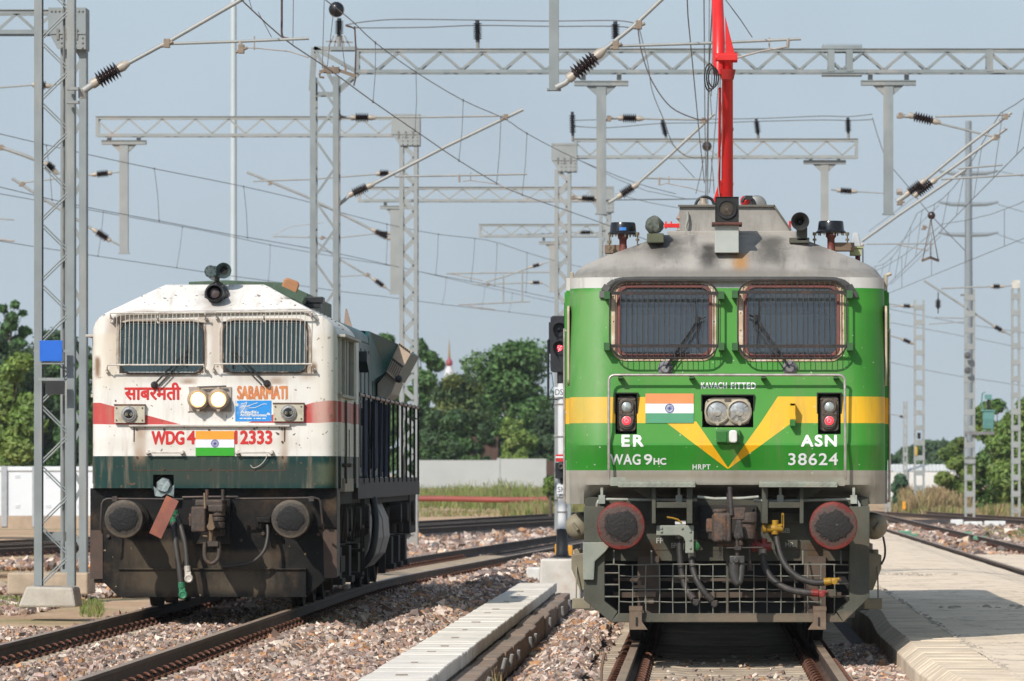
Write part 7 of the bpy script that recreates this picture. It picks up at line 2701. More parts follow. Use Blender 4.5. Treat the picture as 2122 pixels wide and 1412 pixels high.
cantilever('bracket left of the hanging arm of the gantry over the white engine', YP2, [(225, 497, 198, 479, .12), (228, 359, 197, 362, .11)],
           [([(198, 479), (110, 425), (25, 370)], .04), ([(197, 362), (42, 379)], .022), ([(228, 359), (247, 357)], .02), ([(225, 497), (248, 508)], .03), ([(30, 456), (-20, 452)], .02)], [([(0, 497), (30, 500)], .03)], [(46, 382)])
cantilever('bracket left of the pale hanging arm seen over the white engine', YP4, [(805, 494, 775, 478, .13), (806, 484, 784, 483, .10)],
           [([(775, 478), (640, 410), (512, 357)], .045), ([(784, 484), (690, 494), (565, 490)], .022), ([(805, 494), (824, 508)], .03)], [([(565, 490), (600, 470), (670, 462)], .012)], [(560, 380), (668, 493)])
cantilever('thin bracket with a small insulator above the white cab roof at right', YP4, [(796, 594, 776, 580, .11)],
           [([(776, 580), (700, 535), (640, 490)], .035), ([(796, 594), (810, 605)], .025), ([(758, 570), (690, 574)], .02)], [], [(762, 570)])
cantilever('small bracket with a dark insulator above the long gantry mast bracket', YP2 + 4, [(784, 360, 808, 360, .125)],
           [([(808, 360), (826, 365)], .03), ([(784, 361), (640, 372), (525, 376)], .022)])
cantilever('small bracket beside the plated mast left of the green engine', YP3 + 2, [(1202, 411, 1236, 413, .12)],
           [([(1182, 409), (1202, 411)], .045), ([(1236, 414), (1262, 416)], .025), ([(1262, 415), (1500, 412)], .016)], [], [(1188, 410)])
cantilever('thin bracket low left of the green engine with two small insulators', YP5, [(1120, 548, 1102, 553, .10), (1120, 586, 1102, 586, .10)],
           [([(1102, 553), (1050, 572), (1005, 585)], .03), ([(1102, 586), (980, 590)], .025), ([(1120, 548), (1150, 540)], .02), ([(1120, 586), (1145, 598)], .02), ([(925, 567), (1150, 564)], .03), ([(950, 632), (1098, 625)], .03), ([(1043, 570), (1043, 628)], .03), ([(1082, 560), (1082, 626)], .03)],
           [([(935, 568), (1000, 582)], .02), ([(968, 634), (1025, 642)], .02)], [(1012, 590)])
cantilever('upper tie with a small insulator right of the tall arm behind the green engine', YP3, [(1738, 395, 1768, 397, .115)], [([(1722, 393), (1738, 395)], .025), ([(1768, 397), (1850, 402)], .018)])
cantilever('small insulator on a tie behind the tall arm left of the green engine', YP5, [(1200, 482, 1226, 482, .11)], [([(1226, 482), (1246, 482)], .025), ([(1200, 482), (1010, 489)], .02)])
b_ = cantilever('bracket rising left to right beside the cone antenna at right', YP1 + 30, [(1786, 508, 1772, 520, .10)],
           [([(1786, 500), (1860, 447), (2000, 352)], .045), ([(1795, 506), (1935, 505)], .02)], [([(1862, 508), (1925, 520)], .016)], [(1915, 472)])

# feeder wires on top of the gantries, wires along the tracks
CATS = 'overhead wires along the tracks'
def wire(b, pts, r):
    b.tube(pts, r, 5)
def pxw(pts, z=None, Y=None):
    return [W(x, y, Yof(y, z) if z else Y) for x, y in pts]
def dense(P, n=5):
    return smooth_path(P, n)
def overhead(label, name='overhead_wire'):
    return thing(name, label, 'overhead wire', (0, 0, 0), CATS)
def addw(parent, name, pts, r, mat=wirem):
    b = MB()
    wire(b, pts, r)
    return b.build(name, mat, parent, smooth=60)
def droppers(parent, prs, za, zb_):
    for (x0, y0, x1, y1) in prs:
        p, q = W(x0, y0, Yof(y0, za)), W(x1, y1, Yof(y1, zb_))
        b = MB()
        b.tube([p, p.lerp(q, .5) + Vector((.02, 0, 0)), q], .0065, 4)
        b.cbox(p, (.03, .03, .05))
        b.cbox(q, (.03, .03, .05))
        b.build('dropper', wirem, parent)

t = overhead('pair of thick wires carried by insulators on top of the long gantry', 'feeder_wire')
addw(t, 'upper_conductor', dense(pxw([(716, 52), (760, 45), (830, 40.5), (990, 42), (1140, 44), (1276, 43), (1320, 50)], Y=YP1)), .0125)
addw(t, 'lower_conductor', dense(pxw([(716, 54), (745, 58), (880, 57), (990, 53), (1140, 55), (1276, 55), (1325, 62)], Y=YP1)), .0125)
t = overhead('pair of thick wires on the gantry behind the pantograph', 'feeder_wire')
addw(t, 'upper_conductor', dense(pxw([(1190, 250), (1300, 247), (1390, 248), (1567, 246), (1700, 241), (1758, 242), (1808, 237)], Y=YP3)), .0125)
addw(t, 'lower_conductor', dense(pxw([(1190, 262), (1260, 265), (1372, 256), (1480, 255), (1567, 252), (1700, 249), (1758, 250), (1808, 248)], Y=YP3)), .0125)
addw(t, 'down_lead', dense(pxw([(1808, 244), (1820, 285), (1840, 335), (1880, 385), (1930, 447), (2000, 520)], Y=YP3)), .012)
t = overhead('dark jumper cables sagging from the near bracket to the pantograph wires', 'jumper_wire')
addw(t, 'upper_conductor', dense(pxw([(1325, 60), (1342, 130), (1352, 190), (1376, 250), (1395, 300), (1425, 325), (1462, 326)], Y=112)), .0095)
addw(t, 'lower_conductor', dense(pxw([(1322, 58), (1330, 110), (1352, 170), (1390, 222), (1440, 246), (1462, 248)], Y=112)), .012, copper)

# white engine's line
t = overhead('wire pair that slants down from the top left over the white engine to the right')
U1 = [(640, -25), (690, 12), (732, 46), (778, 89), (862, 150), (960, 208.5), (1045, 246), (1092, 277), (1195, 330), (1316, 379), (1400, 402)]
U2 = [(478, -20), (500, 0), (585, 78), (655, 126), (701, 158), (773, 211), (869, 277), (951, 333), (1031, 381), (1082, 404), (1240, 460), (1400, 520)]
addw(t, 'catenary_wire', dense(pxw(U1, 9.4), 3), .0095)
addw(t, 'contact_wire', dense(pxw(U2, 8.0), 3), .0105)
droppers(t, [(778, 89, 773, 211), (862, 150, 860, 271), (960, 208, 951, 333), (1038, 246, 1029, 381), (1092, 277, 1082, 404)], 9.4, 8.0)
b = MB()
for (x0, y0, x1, y1, Y) in ((716, 52, 735, 60, 106), (735, 55, 736, 150, 100), (736, 150, 733, 178, 100)):
    b.tube([W(x0, y0, Y), W((x0 + x1) / 2 + 2, (y0 + y1) / 2, Y), W(x1, y1, Y)], .016, 6)
b.build('jumper_loop', copper, t)
b = MB()
Q = lambda x, y: W(x, y, Yof(150, 8.0))
b.bar(Q(662, 150), Q(690, 142), .06, .05)
b.bar(Q(690, 142), Q(737, 158), .06, .05)
b.tube([Q(662, 152), Q(663, 160), Q(672, 161)], .02, 6)
b.cbox(Q(690, 146), (.2, .12, .1))
for x in (672, 676, 690, 716):
    b.bar(Q(x, 136), Q(x, 152), .03, .03)
b.build('section_insulator', M('brown_section_fitting', (.20, .15, .11), .6, .1, .3, 8), t)
for (x0, y0, x1, y1) in ((672, -5, 668, 142), (690, 34, 678, 140), (705, 62, 716, 148), (515, -5, 522, 20), (535, 25, 563, 78), (608, -5, 607, 92)):
    b = MB()
    b.tube([W(x0, y0, 92), W(x1, y1, 92)], .006, 4)
    b.build('dropper', wirem, t)
b = MB()
b.tube(dense([W(*p, 84) for p in ((584, -5), (584, 40), (584, 70), (588, 78), (598, 80))]), .018, 6)
b.build('jumper_loop', copper, t)
# yard lines over the crossing tracks
t = overhead('long wire pair slanting gently from the left edge across the masts')
V1 = [(-40, 268), (0, 278), (180, 320), (320, 350), (500, 386), (640, 419), (696, 438), (802, 465), (908, 486), (1010, 498), (1080, 520), (1150, 541), (1260, 566)]
V2 = [(-40, 380), (0, 388), (170, 428), (330, 458), (470, 485), (552, 499), (696, 525), (804, 549), (902, 570), (1010, 590), (1150, 619), (1260, 640)]
addw(t, 'catenary_wire', dense(pxw(V1, 9.2), 3), .0095)
addw(t, 'contact_wire', dense(pxw(V2, 8.0), 3), .0095)
droppers(t, [(96, 302, 108, 415), (320, 350, 330, 458), (505, 387, 513, 493), (802, 465, 800, 548), (908, 486, 903, 570), (984, 496, 976, 582), (1030, 507, 1025, 593), (1092, 524, 1090, 606)], 9.2, 8.0)
t = overhead('lower long wire pair from the left edge over the white engine')
V3 = [(-40, 490), (0, 500), (180, 528), (350, 553), (470, 571), (552, 582), (696, 603), (795, 615), (917, 631), (1056, 647), (1140, 658), (1260, 672)]
V4 = [(-40, 395), (0, 402), (200, 438), (420, 478), (560, 508), (700, 533), (830, 555), (950, 582), (1100, 616), (1260, 650)]
addw(t, 'catenary_wire', dense(pxw(V4, 8.9), 3), .0095)
addw(t, 'contact_wire', dense(pxw(V3, 7.6), 3), .0095)
droppers(t, [(214, 440, 203, 531), (378, 471, 366, 555), (560, 508, 556, 583), (700, 533, 695, 603), (925, 576, 917, 631), (1005, 594, 998, 641), (1062, 608, 1055, 647)], 8.9, 7.6)
# green engine's line, straight down its track
t = overhead('wires running straight down the track above the red pantograph')
addw(t, 'catenary_wire', [(-.05, 50, 10.3), (.02, 82, 9.3), (.06, 125, 9.42), (.12, 163, 8.9), (.2, 230, 9.2), (.2, 320, 9.3)], .0105)
addw(t, 'contact_wire', [(.2, 45, 7.88), (.18, 58.5, 7.86), (.10, 90, 7.86), (.12, 125, 7.9), (.2, 180, 7.85), (.2, 320, 7.9)], .0105)
addw(t, 'auxiliary_wire', [(-.25, 60, 8.8), (-.2, 80, 8.05), (-.06, 105, 7.95), (.05, 125, 8.0)], .0095)
for (x0, y0, x1, y1, Y) in ((1470, -5, 1466, 250, 112), (1466, 250, 1462, 405, 118), (1478, -5, 1474, 200, 105), (1492, 130, 1470, 400, 110), (1458, 330, 1442, 402, 120), (1474, 330, 1480, 402, 120), (1467, 160, 1475, 240, 115)):
    b = MB()
    b.tube([W(x0, y0, Y), W((x0 + x1) / 2 + 1, (y0 + y1) / 2, Y), W(x1, y1, Y)], .009, 5)
    b.build('dropper', wirem, t)
for pts, Y in (([(1500, -5), (1535, 42), (1559, 78)], 85), ([(1405, 332), (1440, 370)], 122), ([(1275, 402), (1345, 420), (1410, 432)], 150), ([(1196, 330), (1280, 372), (1340, 396), (1420, 412)], 150)):
    addw(t, 'stay_wire', pxw(pts, Y=Y), .008)
# right hand line
t = overhead('wire pair slanting down from the right edge toward the cone antenna')
def line(x, z, ys):
    return [Vector((x, y, z - .25 * math.sin(math.pi * ((y - 70) % 43) / 43))) for y in ys]
ys = list(np.arange(82, 300, 6))
addw(t, 'catenary_wire', [Vector((6.5, y, 9.5 - .5 * abs(math.sin(math.pi * (y - 125) / 46)))) for y in ys], .0095)
addw(t, 'contact_wire', [Vector((6.3, y, 8.0)) for y in ys], .0095)
for y in np.arange(96, 230, 9):
    zc = 9.5 - .5 * abs(math.sin(math.pi * (y - 125) / 46))
    b = MB()
    b.tube([(6.5, y, zc), (6.3, y, 8.0)], .007, 4)
    b.build('dropper', wirem, t)
t = overhead('outermost wire pair fanning in from the right edge above the transformer')
addw(t, 'catenary_wire', [Vector((11.2 - .045 * (y - 100), y, 9.5 - .5 * abs(math.sin(math.pi * (y - 130) / 50)))) for y in np.arange(100, 330, 8)], .0095)
addw(t, 'contact_wire', [Vector((11.2 - .045 * (y - 100), y, 8.0)) for y in np.arange(100, 330, 8)], .0095)
for y in np.arange(112, 250, 12):
    b = MB()
    b.tube([(11.2 - .045 * (y - 100), y, 9.5 - .5 * abs(math.sin(math.pi * (y - 130) / 50))), (11.2 - .045 * (y - 100), y, 8.0)], .008, 4)
    b.build('dropper', wirem, t)
b = MB()
Q = lambda x, y: W(x, y, 130)
b.bar(Q(1910, 541), Q(1928, 534), .07, .06)
b.bar(Q(1928, 534), Q(1946, 541), .07, .06)
b.bar(Q(1928, 500), Q(1928, 536), .02, .02)
b.tube([Q(1929, 455), Q(1920, 500), Q(1912, 538)], .012, 5)
b.tube([Q(1929, 455), Q(1937, 500), Q(1944, 538)], .012, 5)
b.build('section_insulator', M('brown_section_fitting'), t)

# ------------------------------------------------------------------ right hand masts, pole line, transformer
MAST = 'galvanised masts along the right hand tracks'
far_ins = M('far_dark_insulator', (.05, .05, .055), .5)
def batten_mast(label, px0, px1, ptop, Y, z0=-.1, cap=False, nb=14):
    s = F / Y
    x0, x1 = xpx(px0, Y), xpx(px1, Y)
    zt = zpx(ptop, Y)
    t = thing('line_mast', label, 'mast', ((x0 + x1) / 2, Y, z0), MAST)
    hw = (x1 - x0) / 2
    b = MB()
    for sx in (-1, 1):
        b.box(sx * hw - .045, -.11, 0, sx * hw + .045, .11, zt - z0)
    for i in range(nb):
        z = (zt - z0) * (i + .5) / nb
        b.box(-hw - .05, -.125, z - .11, hw + .05, -.112, z + .11)
        b.box(-hw - .05, .112, z - .11, hw + .05, .125, z + .11)
    b.build('mast', galv_far, t)
    if cap:
        MB().box(-hw - .02, -.14, zt - z0, hw + .02, .14, zt - z0 + .3).build('mast_cap', M('pale_cap', (.6, .58, .52), .6), t)
    return t, Vector(((x0 + x1) / 2, Y, z0))
t, O = batten_mast('mast nearest the green engine on its right, with a small black plate', 1896, 1914, 622, 245, z0=.0)
b = MB()
p, q = W(1901, 910, 244.8), W(1908, 897, 244.8)
b.box(p.x - O.x, -.2, p.z, q.x - O.x, -.13, q.z)
b.build('black_plate', blk, t)
p, q = W(1896, 944, 244.8), W(1901, 926, 244.8)
MB().box(p.x - O.x, -.16, p.z, q.x - O.x, -.13, q.z).build('yellow_band', M('yellow_band', (.6, .38, .05), .6), t)
t, O = batten_mast('mast carrying the green transformer on a side shelf', 2001, 2018, 600, 215)
b = MB()
p, q = W(1999, 901, 215), W(2060, 895, 215)
b.box(p.x - O.x, -.25, p.z - O.z, q.x - O.x, .25, q.z - O.z)
b.build('transformer_shelf', M('dark_shelf_steel', (.20, .20, .20), .6), t)
b = MB()
b.box(W(1990, 0, 215).x - O.x, -.1, W(0, 614, 215).z - O.z, W(2010, 0, 215).x - O.x, -.05, W(0, 610, 215).z - O.z)
for y in (948, 960):
    b.box(W(1998, 0, 215).x - O.x, -.16, W(0, y + 2, 215).z - O.z, W(2021, 0, 215).x - O.x, .16, W(0, y, 215).z - O.z)
b.build('mast_clip', M('dark_shelf_steel'), t)
t, O = batten_mast('tallest mast at the right edge with a pale cap', 2098, 2112, 598, 215, cap=True)
t, O = batten_mast('far slim mast between the green engine and the plated mast', 1873, 1879, 832, 330, z0=.2, nb=10)
t, O = batten_mast('slim mast partly hidden by the edge of the green engine', 1836, 1843, 650, 235, z0=0)
TR = thing('transformer', 'small green transformer standing on the shelf of the mast at right', 'transformer', W(2046, 894, 215))
O = W(2046, 894, 215)
tg = M('transformer_green', (.11, .27, .25), .5, 0, .15, 3)
b = MB()
def tb(x0, y0, x1, y1, d):
    p, q = W(x0, y1, 215) - O, W(x1, y0, 215) - O
    b.box(p.x, -d, p.z, q.x, d, q.z)
tb(2037, 852, 2059, 888, .24)
tb(2034, 850, 2062, 853, .28)
for i in range(5):
    tb(2038 + i * 4.4, 868, 2040.4 + i * 4.4, 884, .27)
tb(2039, 888, 2043, 894, .2)
tb(2053, 888, 2057, 894, .2)
b.build('tank', tg, TR, bevel=.01)
b = MB()
tb(2041, 818, 2055, 828, .14)
b.tube([W(2037, 852, 215) - O, W(2034, 830, 215) - O, W(2036, 815, 215) - O, W(2042, 813, 215) - O], .03, 6)
b.build('conservator', tg, TR)
insulator(TR, W(2048, 850, 215) - O, W(2048, 828, 215) - O, .10, 5, far_ins)
for (lab, Y, ins, tubes) in (
        ('upper bracket of the mast right of the green engine', 245, [(1870, 634, 1888, 635, .12)], [([(1840, 630), (1870, 634)], .03), ([(1888, 635), (1898, 635)], .03), ([(1840, 637), (1870, 635)], .02)]),
        ('lower bracket of the mast right of the green engine', 245, [(1870, 703, 1888, 711, .12)], [([(1838, 694), (1870, 703)], .035), ([(1888, 711), (1898, 716)], .03)]),
        ('upper bracket of the mast at the right edge', 215, [(2056, 594, 2074, 594, .12)], [([(1950, 598), (2056, 594)], .03), ([(2074, 594), (2098, 592)], .03)]),
        ('lower slanting bracket of the mast at the right edge', 215, [(2060, 676, 2077, 686, .12)], [([(1915, 582), (2060, 676)], .04), ([(2077, 686), (2096, 695)], .035), ([(1938, 658), (2000, 660)], .02), ([(1925, 672), (1998, 667)], .02)]),
        ('tiny far bracket of the slim mast', 330, [(1864, 862, 1871, 865, .10)], [([(1842, 858), (1864, 862)], .03)])):
    c_ = cantilever(lab, Y, ins, tubes)
b = MB()
insulator_shape(b, W(1944, 620, 215), W(1944, 640, 215), .13, 5)
b.tube([W(1944, 606, 215), W(1944, 650, 215)], .025, 6)
tag(b.build('hanging_insulator', far_ins, None), 'single dark insulator hanging left of the transformer mast', 'insulator')
b = MB()
for y in (737, 768):
    p = W(2005, y, 214.6)
    b.lathe(p, (0, -1, 0), [(0, -.1), (.1, -.08), (.13, 0), (.1, .08), (0, .1)], 14)
tag(b.build('mast_lamp_pair', M('black_white_ball', (.10, .10, .10), .3), None, smooth=50), 'two dark round fittings one above the other on the transformer mast', 'fitting')
mono = M('blue_grey_steel_pole', (.20, .235, .26), .6, 0, .1, .3)  # even blue-grey steel colour
t = thing('transmission_pole', 'very tall single steel pole with three pairs of cross arms at right', 'pylon', (xpx(2007, 420), 420, 0))
O = Vector((xpx(2007, 420), 420, 0))
zt = zpx(251, 420)
MB().tube([(0, 0, 0), (0, 0, zt * .6), (0, 0, zt)], [.36, .29, .22], 12).build('pole', mono, t, smooth=60)
for y, hw in ((360, 60), (424, 62), (487, 62)):
    for s in (-1, 1):
        b = MB()
        z = zpx(y, 420)
        w = hw * 420 / F
        b.tube([(0, 0, z), (s * w * .6, 0, z + .02), (s * w, 0, z + .18)], [.17, .14, .08], 8)
        b.build('cross_arm', mono, t)
tall = M('pale_pole_paint', (.47, .53, .55), .5, .1, .1, .5)
t = thing('light_pole', 'plain tall grey pole rising behind the white engine', 'pole', (xpx(484, 180), 180, -.3))
MB().tube([(0, 0, 0), (0, 0, 9), (-.0, 0, 24)], [.15, .105, .085], 14).build('pole', tall, t, smooth=60)
MB().box(-1.2, -.2, 23.7, 1.2, .2, 24.1).build('lamp_bar', tall, t)
t = overhead('faint high voltage wires spreading from the tall pole', 'power_line')
for pts in ([(2060, 353), (2122, 366)], [(1950, 362), (1880, 420), (1800, 480)], [(2068, 424), (2122, 440)], [(1946, 425), (1870, 500), (1820, 545)], [(2068, 486), (2122, 505)], [(1950, 488), (1900, 540), (1845, 590)]):
    addw(t, 'conductor', dense(pxw(pts, Y=418)), .022)
for ptsl in ([(1840, 668), (1960, 690), (2122, 722)], [(1840, 750), (1960, 775), (2122, 800)], [(1840, 640), (1980, 668), (2122, 690)]):
    addw(t, 'conductor', dense(pxw(ptsl, Y=400)), .02)

# ------------------------------------------------------------------ signal post by the slab path
YS = 92.0
SG = thing('signal_post', 'railway signal showing red on a white and black post beside the green engine', 'signal', (xpx(1165, YS), YS, 0))
OS = Vector((xpx(1165, YS), YS, 0))
def S(x, y, o=0):
    return W(x, y, YS) - OS + Vector((0, o, 0))
def sbox(b, x0, y0, x1, y1, d0, d1):
    p, q = S(x0, y1), S(x1, y0)
    b.box(p.x, d0, p.z, q.x, d1, q.z)
sigblk = M('signal_black', (.018, .019, .022), .45, 0, .2)
wp_m = M('white_post_paint', (.66, .67, .68), .45, 0, .1, 3, dirt=(.4, .36, .3), damt=.4, dscale=2)
MB().cyl(S(1165, 1096), S(1165, 795), .072, n=20).build('post', wp_m, SG, smooth=50)
b = MB()
b.lathe(S(1165, 1156), (0, 0, 1), [(.17, 0), (.17, .02), (.11, .04), (.095, .12), (.092, .46), (0, .47)], 20)
b.cyl(S(1162, 795), S(1162, 770), .06, n=14)
b.build('post_foot', sigblk, SG, smooth=40)
b = MB()
p, q = S(1141, 772), S(1183, 655)
b.prism(rrect(p.x, p.z, q.x, q.z, .05, 4), -.12, .14)
b.box(p.x - .03, .0, p.z + .3, p.x, .1, q.z - .1)
hd = b.build('signal_head', sigblk, SG, bevel=.008)
for cy, lit in ((684, False), (721.5, True)):
    c = S(1160.5, cy, -.12)
    b = MB()
    n = 20
    ro, ri, L = .118, .108, .17
    vs = []
    for y, r in ((0, ro), (-1, ro), (-1, ri), (0, ri)):
        for k in range(n + 1):
            a = R(-40 + 260 * k / n)
            vs.append(c + Vector((r * math.cos(a), y * L * (1 if True else 0), r * math.sin(a))))
    m = n + 1
    b.add(vs, [(i * m + k, i * m + k + 1, ((i + 1) % 4) * m + k + 1, ((i + 1) % 4) * m + k) for i in range(4) for k in range(n)])
    b.lathe(c, (0, -1, 0), [(.118, 0), (.118, .02), (.106, .022)], 24)
    b.build('lamp_hood', sigblk, hd)
    MB().lathe(c, (0, -1, 0), [(.104, .004), (.06, .02), (0, .026)], 24).build('signal_lens', M('lit_red_signal', (.9, .02, .03), .2, emit=(1, .012, .03), estr=3.5) if lit else M('dark_lens', (.008, .008, .009), .15), hd, smooth=60)
    if lit:
        b = MB()
        for k in range(12):
            a, r = rnd.uniform(0, 6.28), rnd.uniform(.0, .05)
            q = c + Vector((r * math.cos(a), -.027, r * math.sin(a)))
            b.bar(q, q + Vector((rnd.uniform(-.02, .02), -.004, rnd.uniform(-.02, .02))), .012, .006)
        b.build('lit_filament', M('bright_red_core', (1, .3, .3), .3, emit=(1, .2, .2), estr=4), hd)
b = MB()
b.tube([S(1136, 805), S(1136, 705)], .022, 6)
b.tube([S(1136, 827), S(1136, 800)], .02, 6)
b.tube([S(1136, 827), S(1160, 828)], .014, 6)
b.tube([S(1136, 704), S(1141, 704)], .018, 6)
b.tube([S(1143, 772), S(1147, 800), S(1140, 812)], .006, 5)
b.build('signal_cable_pipe', sigblk, SG)
plate_m = M('white_enamel_plate', (.72, .74, .76), .4, 0, .06)
ink = M('black_ink', (.012, .012, .013), .5)
def plate(x0, y0, x1, y1, txt, tx1):
    b = MB()
    sbox(b, x0, y0, x1, y1, -.11, -.10)
    o = b.build('name_plate', plate_m, SG)
    p, q = S(x0 + 2, y1 - 4), S(tx1, y0 + 4)
    text_mesh('plate_lettering', txt, o, ink, p.x, q.x, p.z, q.z, lambda x, z: -.11, .0, .003)
plate(1149, 803, 1190, 823, 'DS6', 1174)
plate(1154, 1005, 1192, 1024, 'SH', 1173)
b = MB()
sbox(b, 1152, 942, 1190, 957, -.115, -.10)
o = b.build('red_band_plate', M('signal_red_paint', (.62, .03, .03), .5), SG)
b = MB()
sbox(b, 1152, 946, 1190, 949.5, -.119, -.116)
b.build('white_stripe', plate_m, o)
b = MB()
sbox(b, 1151, 959, 1176, 992, -.16, .0)
sbox(b, 1161, 992, 1174, 1003, -.1, .0)
o = b.build('shunt_lamp', sigblk, SG, bevel=.008)
c = S(1163, 967, -.16)
MB().lathe(c, (0, -1, 0), [(.045, 0), (.045, .05), (.035, .05), (.033, .01), (0, .0095)], 16).build('lamp_hood', M('dark_trim'), o)
b = MB()
for y in (838, 905, 1031, 1061):
    b.lathe(S(1165, y), (0, 0, 1), [(.078, -.012), (.084, -.01), (.084, .01), (.078, .0095)], 16)
b.cyl(S(1148, 838), S(1156, 838), .02, n=6)
b.cyl(S(1148, 905), S(1156, 905), .02, n=6)
b.cyl(S(1150, 1035), S(1158, 1035), .025, n=8)
b.build('post_clamp', M('bolt_grey'), SG)
b = MB()
sbox(b, 1172, 884, 1186, 894, -.02, .02)
sbox(b, 1172, 898, 1186, 908, -.02, .02)
b.build('blue_tag', M('plain_blue_sign'), SG)
FB = thing('concrete_block', 'whitewashed concrete block under the red signal post', 'concrete block', (xpx(1150, YS), YS, -.4))
b = MB()
p, q = W(1118, 1232, YS), W(1205, 1158, YS)
b.prism([(p.x, p.z - .1), (q.x, p.z - .1), (q.x - .02, q.z), (p.x + .03, q.z)], YS - .45, YS + .45)
b.v = [(x - FB.location.x, y - YS, z + .4) for x, y, z in b.v]
b.build('block', M('whitewashed_concrete', (.64, .60, .54), .9, 0, .2, 3, dirt=(.45, .30, .19), damt=.7, dscale=2.2, bump=.3), FB, bevel=.03)
b = MB()
p, q = W(1091, 1196, YS + 2), W(1121, 1176, YS + 2)
b.box(p.x, YS + 1.8, p.z - .15, q.x, YS + 2.3, q.z)
tag(b.build('marker_block', M('whitewash', (.68, .66, .62), .9, 0, .15, 6, bump=.3), None, bevel=.03), 'small white block lying left of the signal base', 'concrete block')
b = MB()
for x0, x1 in ((1153, 1160), (1176, 1186)):
    p, q = W(x0, 1156, 97), W(x1, 1131, 97)
    b.box(p.x, 97, p.z, q.x, 97.4, q.z)
p, q = W(1150, 1154, 97), W(1153, 1128, 97)
b.box(p.x, 96.98, p.z, q.x, 97.3, q.z)
tag(b.build('track_box', M('orange_yellow_box', (.72, .33, .02), .5), None, bevel=.01), 'orange yellow trackside box seen behind the signal post', 'trackside box')
# ------------------------------------------------------------------ trees, bushes, grass
leaf_m = attr_mat('leaf', .65, (1, 1, 1), trans=.25, bscale=3)
bark = M('bark', (.10, .075, .055), .9, 0, .3, 8)

def leaves(name, blobs, n, ls, cols, seed, parent, elong=1.6, droop=.2, surf=.6, bright=1.72):
    """leaf sized faces spread through overlapping clumps; blobs: (centre, radii)"""
    rs = np.random.RandomState(seed)
    vol = np.array([r[0] * r[2] for c, r in blobs])
    pick = rs.choice(len(blobs), n, p=vol / vol.sum())
    C = np.array([c for c, r in blobs])[pick]
    Rr = np.array([r for c, r in blobs])[pick]
    d = rs.normal(size=(n, 3))
    d /= np.linalg.norm(d, axis=1)[:, None]
    rad = np.where(rs.rand(n) < surf, rs.uniform(.78, 1.08, n), rs.rand(n) ** (1 / 3) * .95)
    # small twigs stick out, small hollows stay open
    h = np.sin(d[:, 0] * 7 + pick) * np.sin(d[:, 2] * 8 + pick * 2.1) * np.sin(d[:, 1] * 6 + pick)
    P = C + d * (rad * (1 + .22 * h))[:, None] * Rr
    nrm = d + rs.normal(size=(n, 3)) * .75 + np.array([0, 0, .35])
    nrm /= np.linalg.norm(nrm, axis=1)[:, None]
    t = np.cross(nrm, rs.normal(size=(n, 3)))
    t /= np.linalg.norm(t, axis=1)[:, None] + 1e-9
    b = np.cross(nrm, t)
    s = (ls * rs.lognormal(0, .3, n))[:, None]
    q = np.stack([P - t * s * elong * .5, P + b * s * .42 - t * s * .05, P + t * s * elong * .5 - np.array([0, 0, droop]) * s, P - b * s * .42], 1)
    base = np.array(cols)[rs.randint(0, len(cols), len(blobs))][pick]
    alt = np.array(cols)[rs.randint(0, len(cols), n)]
    col = (base * .55 + alt * .45) * rs.uniform(.7, 1.25, (n, 1)) * bright
    f = np.arange(4 * n).reshape(-1, 4)
    return fast_mesh(name, q.reshape(-1, 3), f, 4, leaf_m, np.repeat(col, 4, 0), parent)

DARK = [(.026, .052, .020), (.034, .066, .025), (.022, .044, .019), (.040, .075, .028)]
MID = [(.042, .100, .026), (.058, .120, .032), (.034, .082, .024), (.075, .130, .036)]
LIGHT = [(.105, .165, .035), (.135, .19, .04), (.08, .135, .03), (.15, .185, .045)]
WARM = [(.085, .115, .028), (.06, .10, .028), (.11, .13, .03), (.045, .085, .025)]

def tree(name, label, cat, px, ptop, pbot, wpx, Y, cols, seed, n=5200, ls=.22, trunk=True, group=None, squash=1.0, sparse=False, nb=16, deep=.9, low=-.04):
    rs = random.Random(seed)
    s = F / Y
    x = xpx(px, Y)
    zt, zb = zpx(ptop, Y), zpx(pbot, Y)
    gz = float(ground_z(x, Y))
    H, wd_t = zt - zb, wpx / s
    t = thing(name, label, cat, (x, Y, gz), group)
    blobs = []
    for i in range(nb):
        v = (i + .5) / nb
        a = rs.uniform(0, 6.28)
        prof = math.sin(math.pi * (.22 + .70 * v)) ** .6
        rr = wd_t / 2 * prof * (rs.uniform(.15, .78))
        br = wd_t * rs.uniform(.15, .25) * (.75 if v > .8 else 1)
        if sparse:
            br *= .55
        z = zb - gz + H * (low + (1 - low) * v)
        z = min(z, zt - gz - br * .7)
        blobs.append(((rr * math.cos(a), rr * math.sin(a) * deep, z), (br, br, br * rs.uniform(.62, .85) * squash)))
    tr = MB()
    base = max(.06, wd_t * .028)
    mid = Vector((rs.uniform(-.05, .05) * wd_t, 0, (zb - gz) + H * .35))
    tr.tube([Vector((0, 0, -.2)), mid * .5 + Vector((.03 * wd_t, 0, 0)), mid], [base * 1.3, base, base * .75], 8)
    for c, r in blobs:
        c = Vector(c)
        m = mid.lerp(c, .5) + Vector((rs.uniform(-.1, .1) * r[0], rs.uniform(-.1, .1), -.1 * r[2]))
        tr.tube([mid - Vector((0, 0, H * .1 * rs.random())), m, c], [base * .5, base * .3, base * .1], 5)
    tr.build('trunk', bark, t, smooth=60)
    leaves('crown', blobs, int(n * 2.1), ls * .66, cols, seed, t, surf=.15 if sparse else .42)
    return t

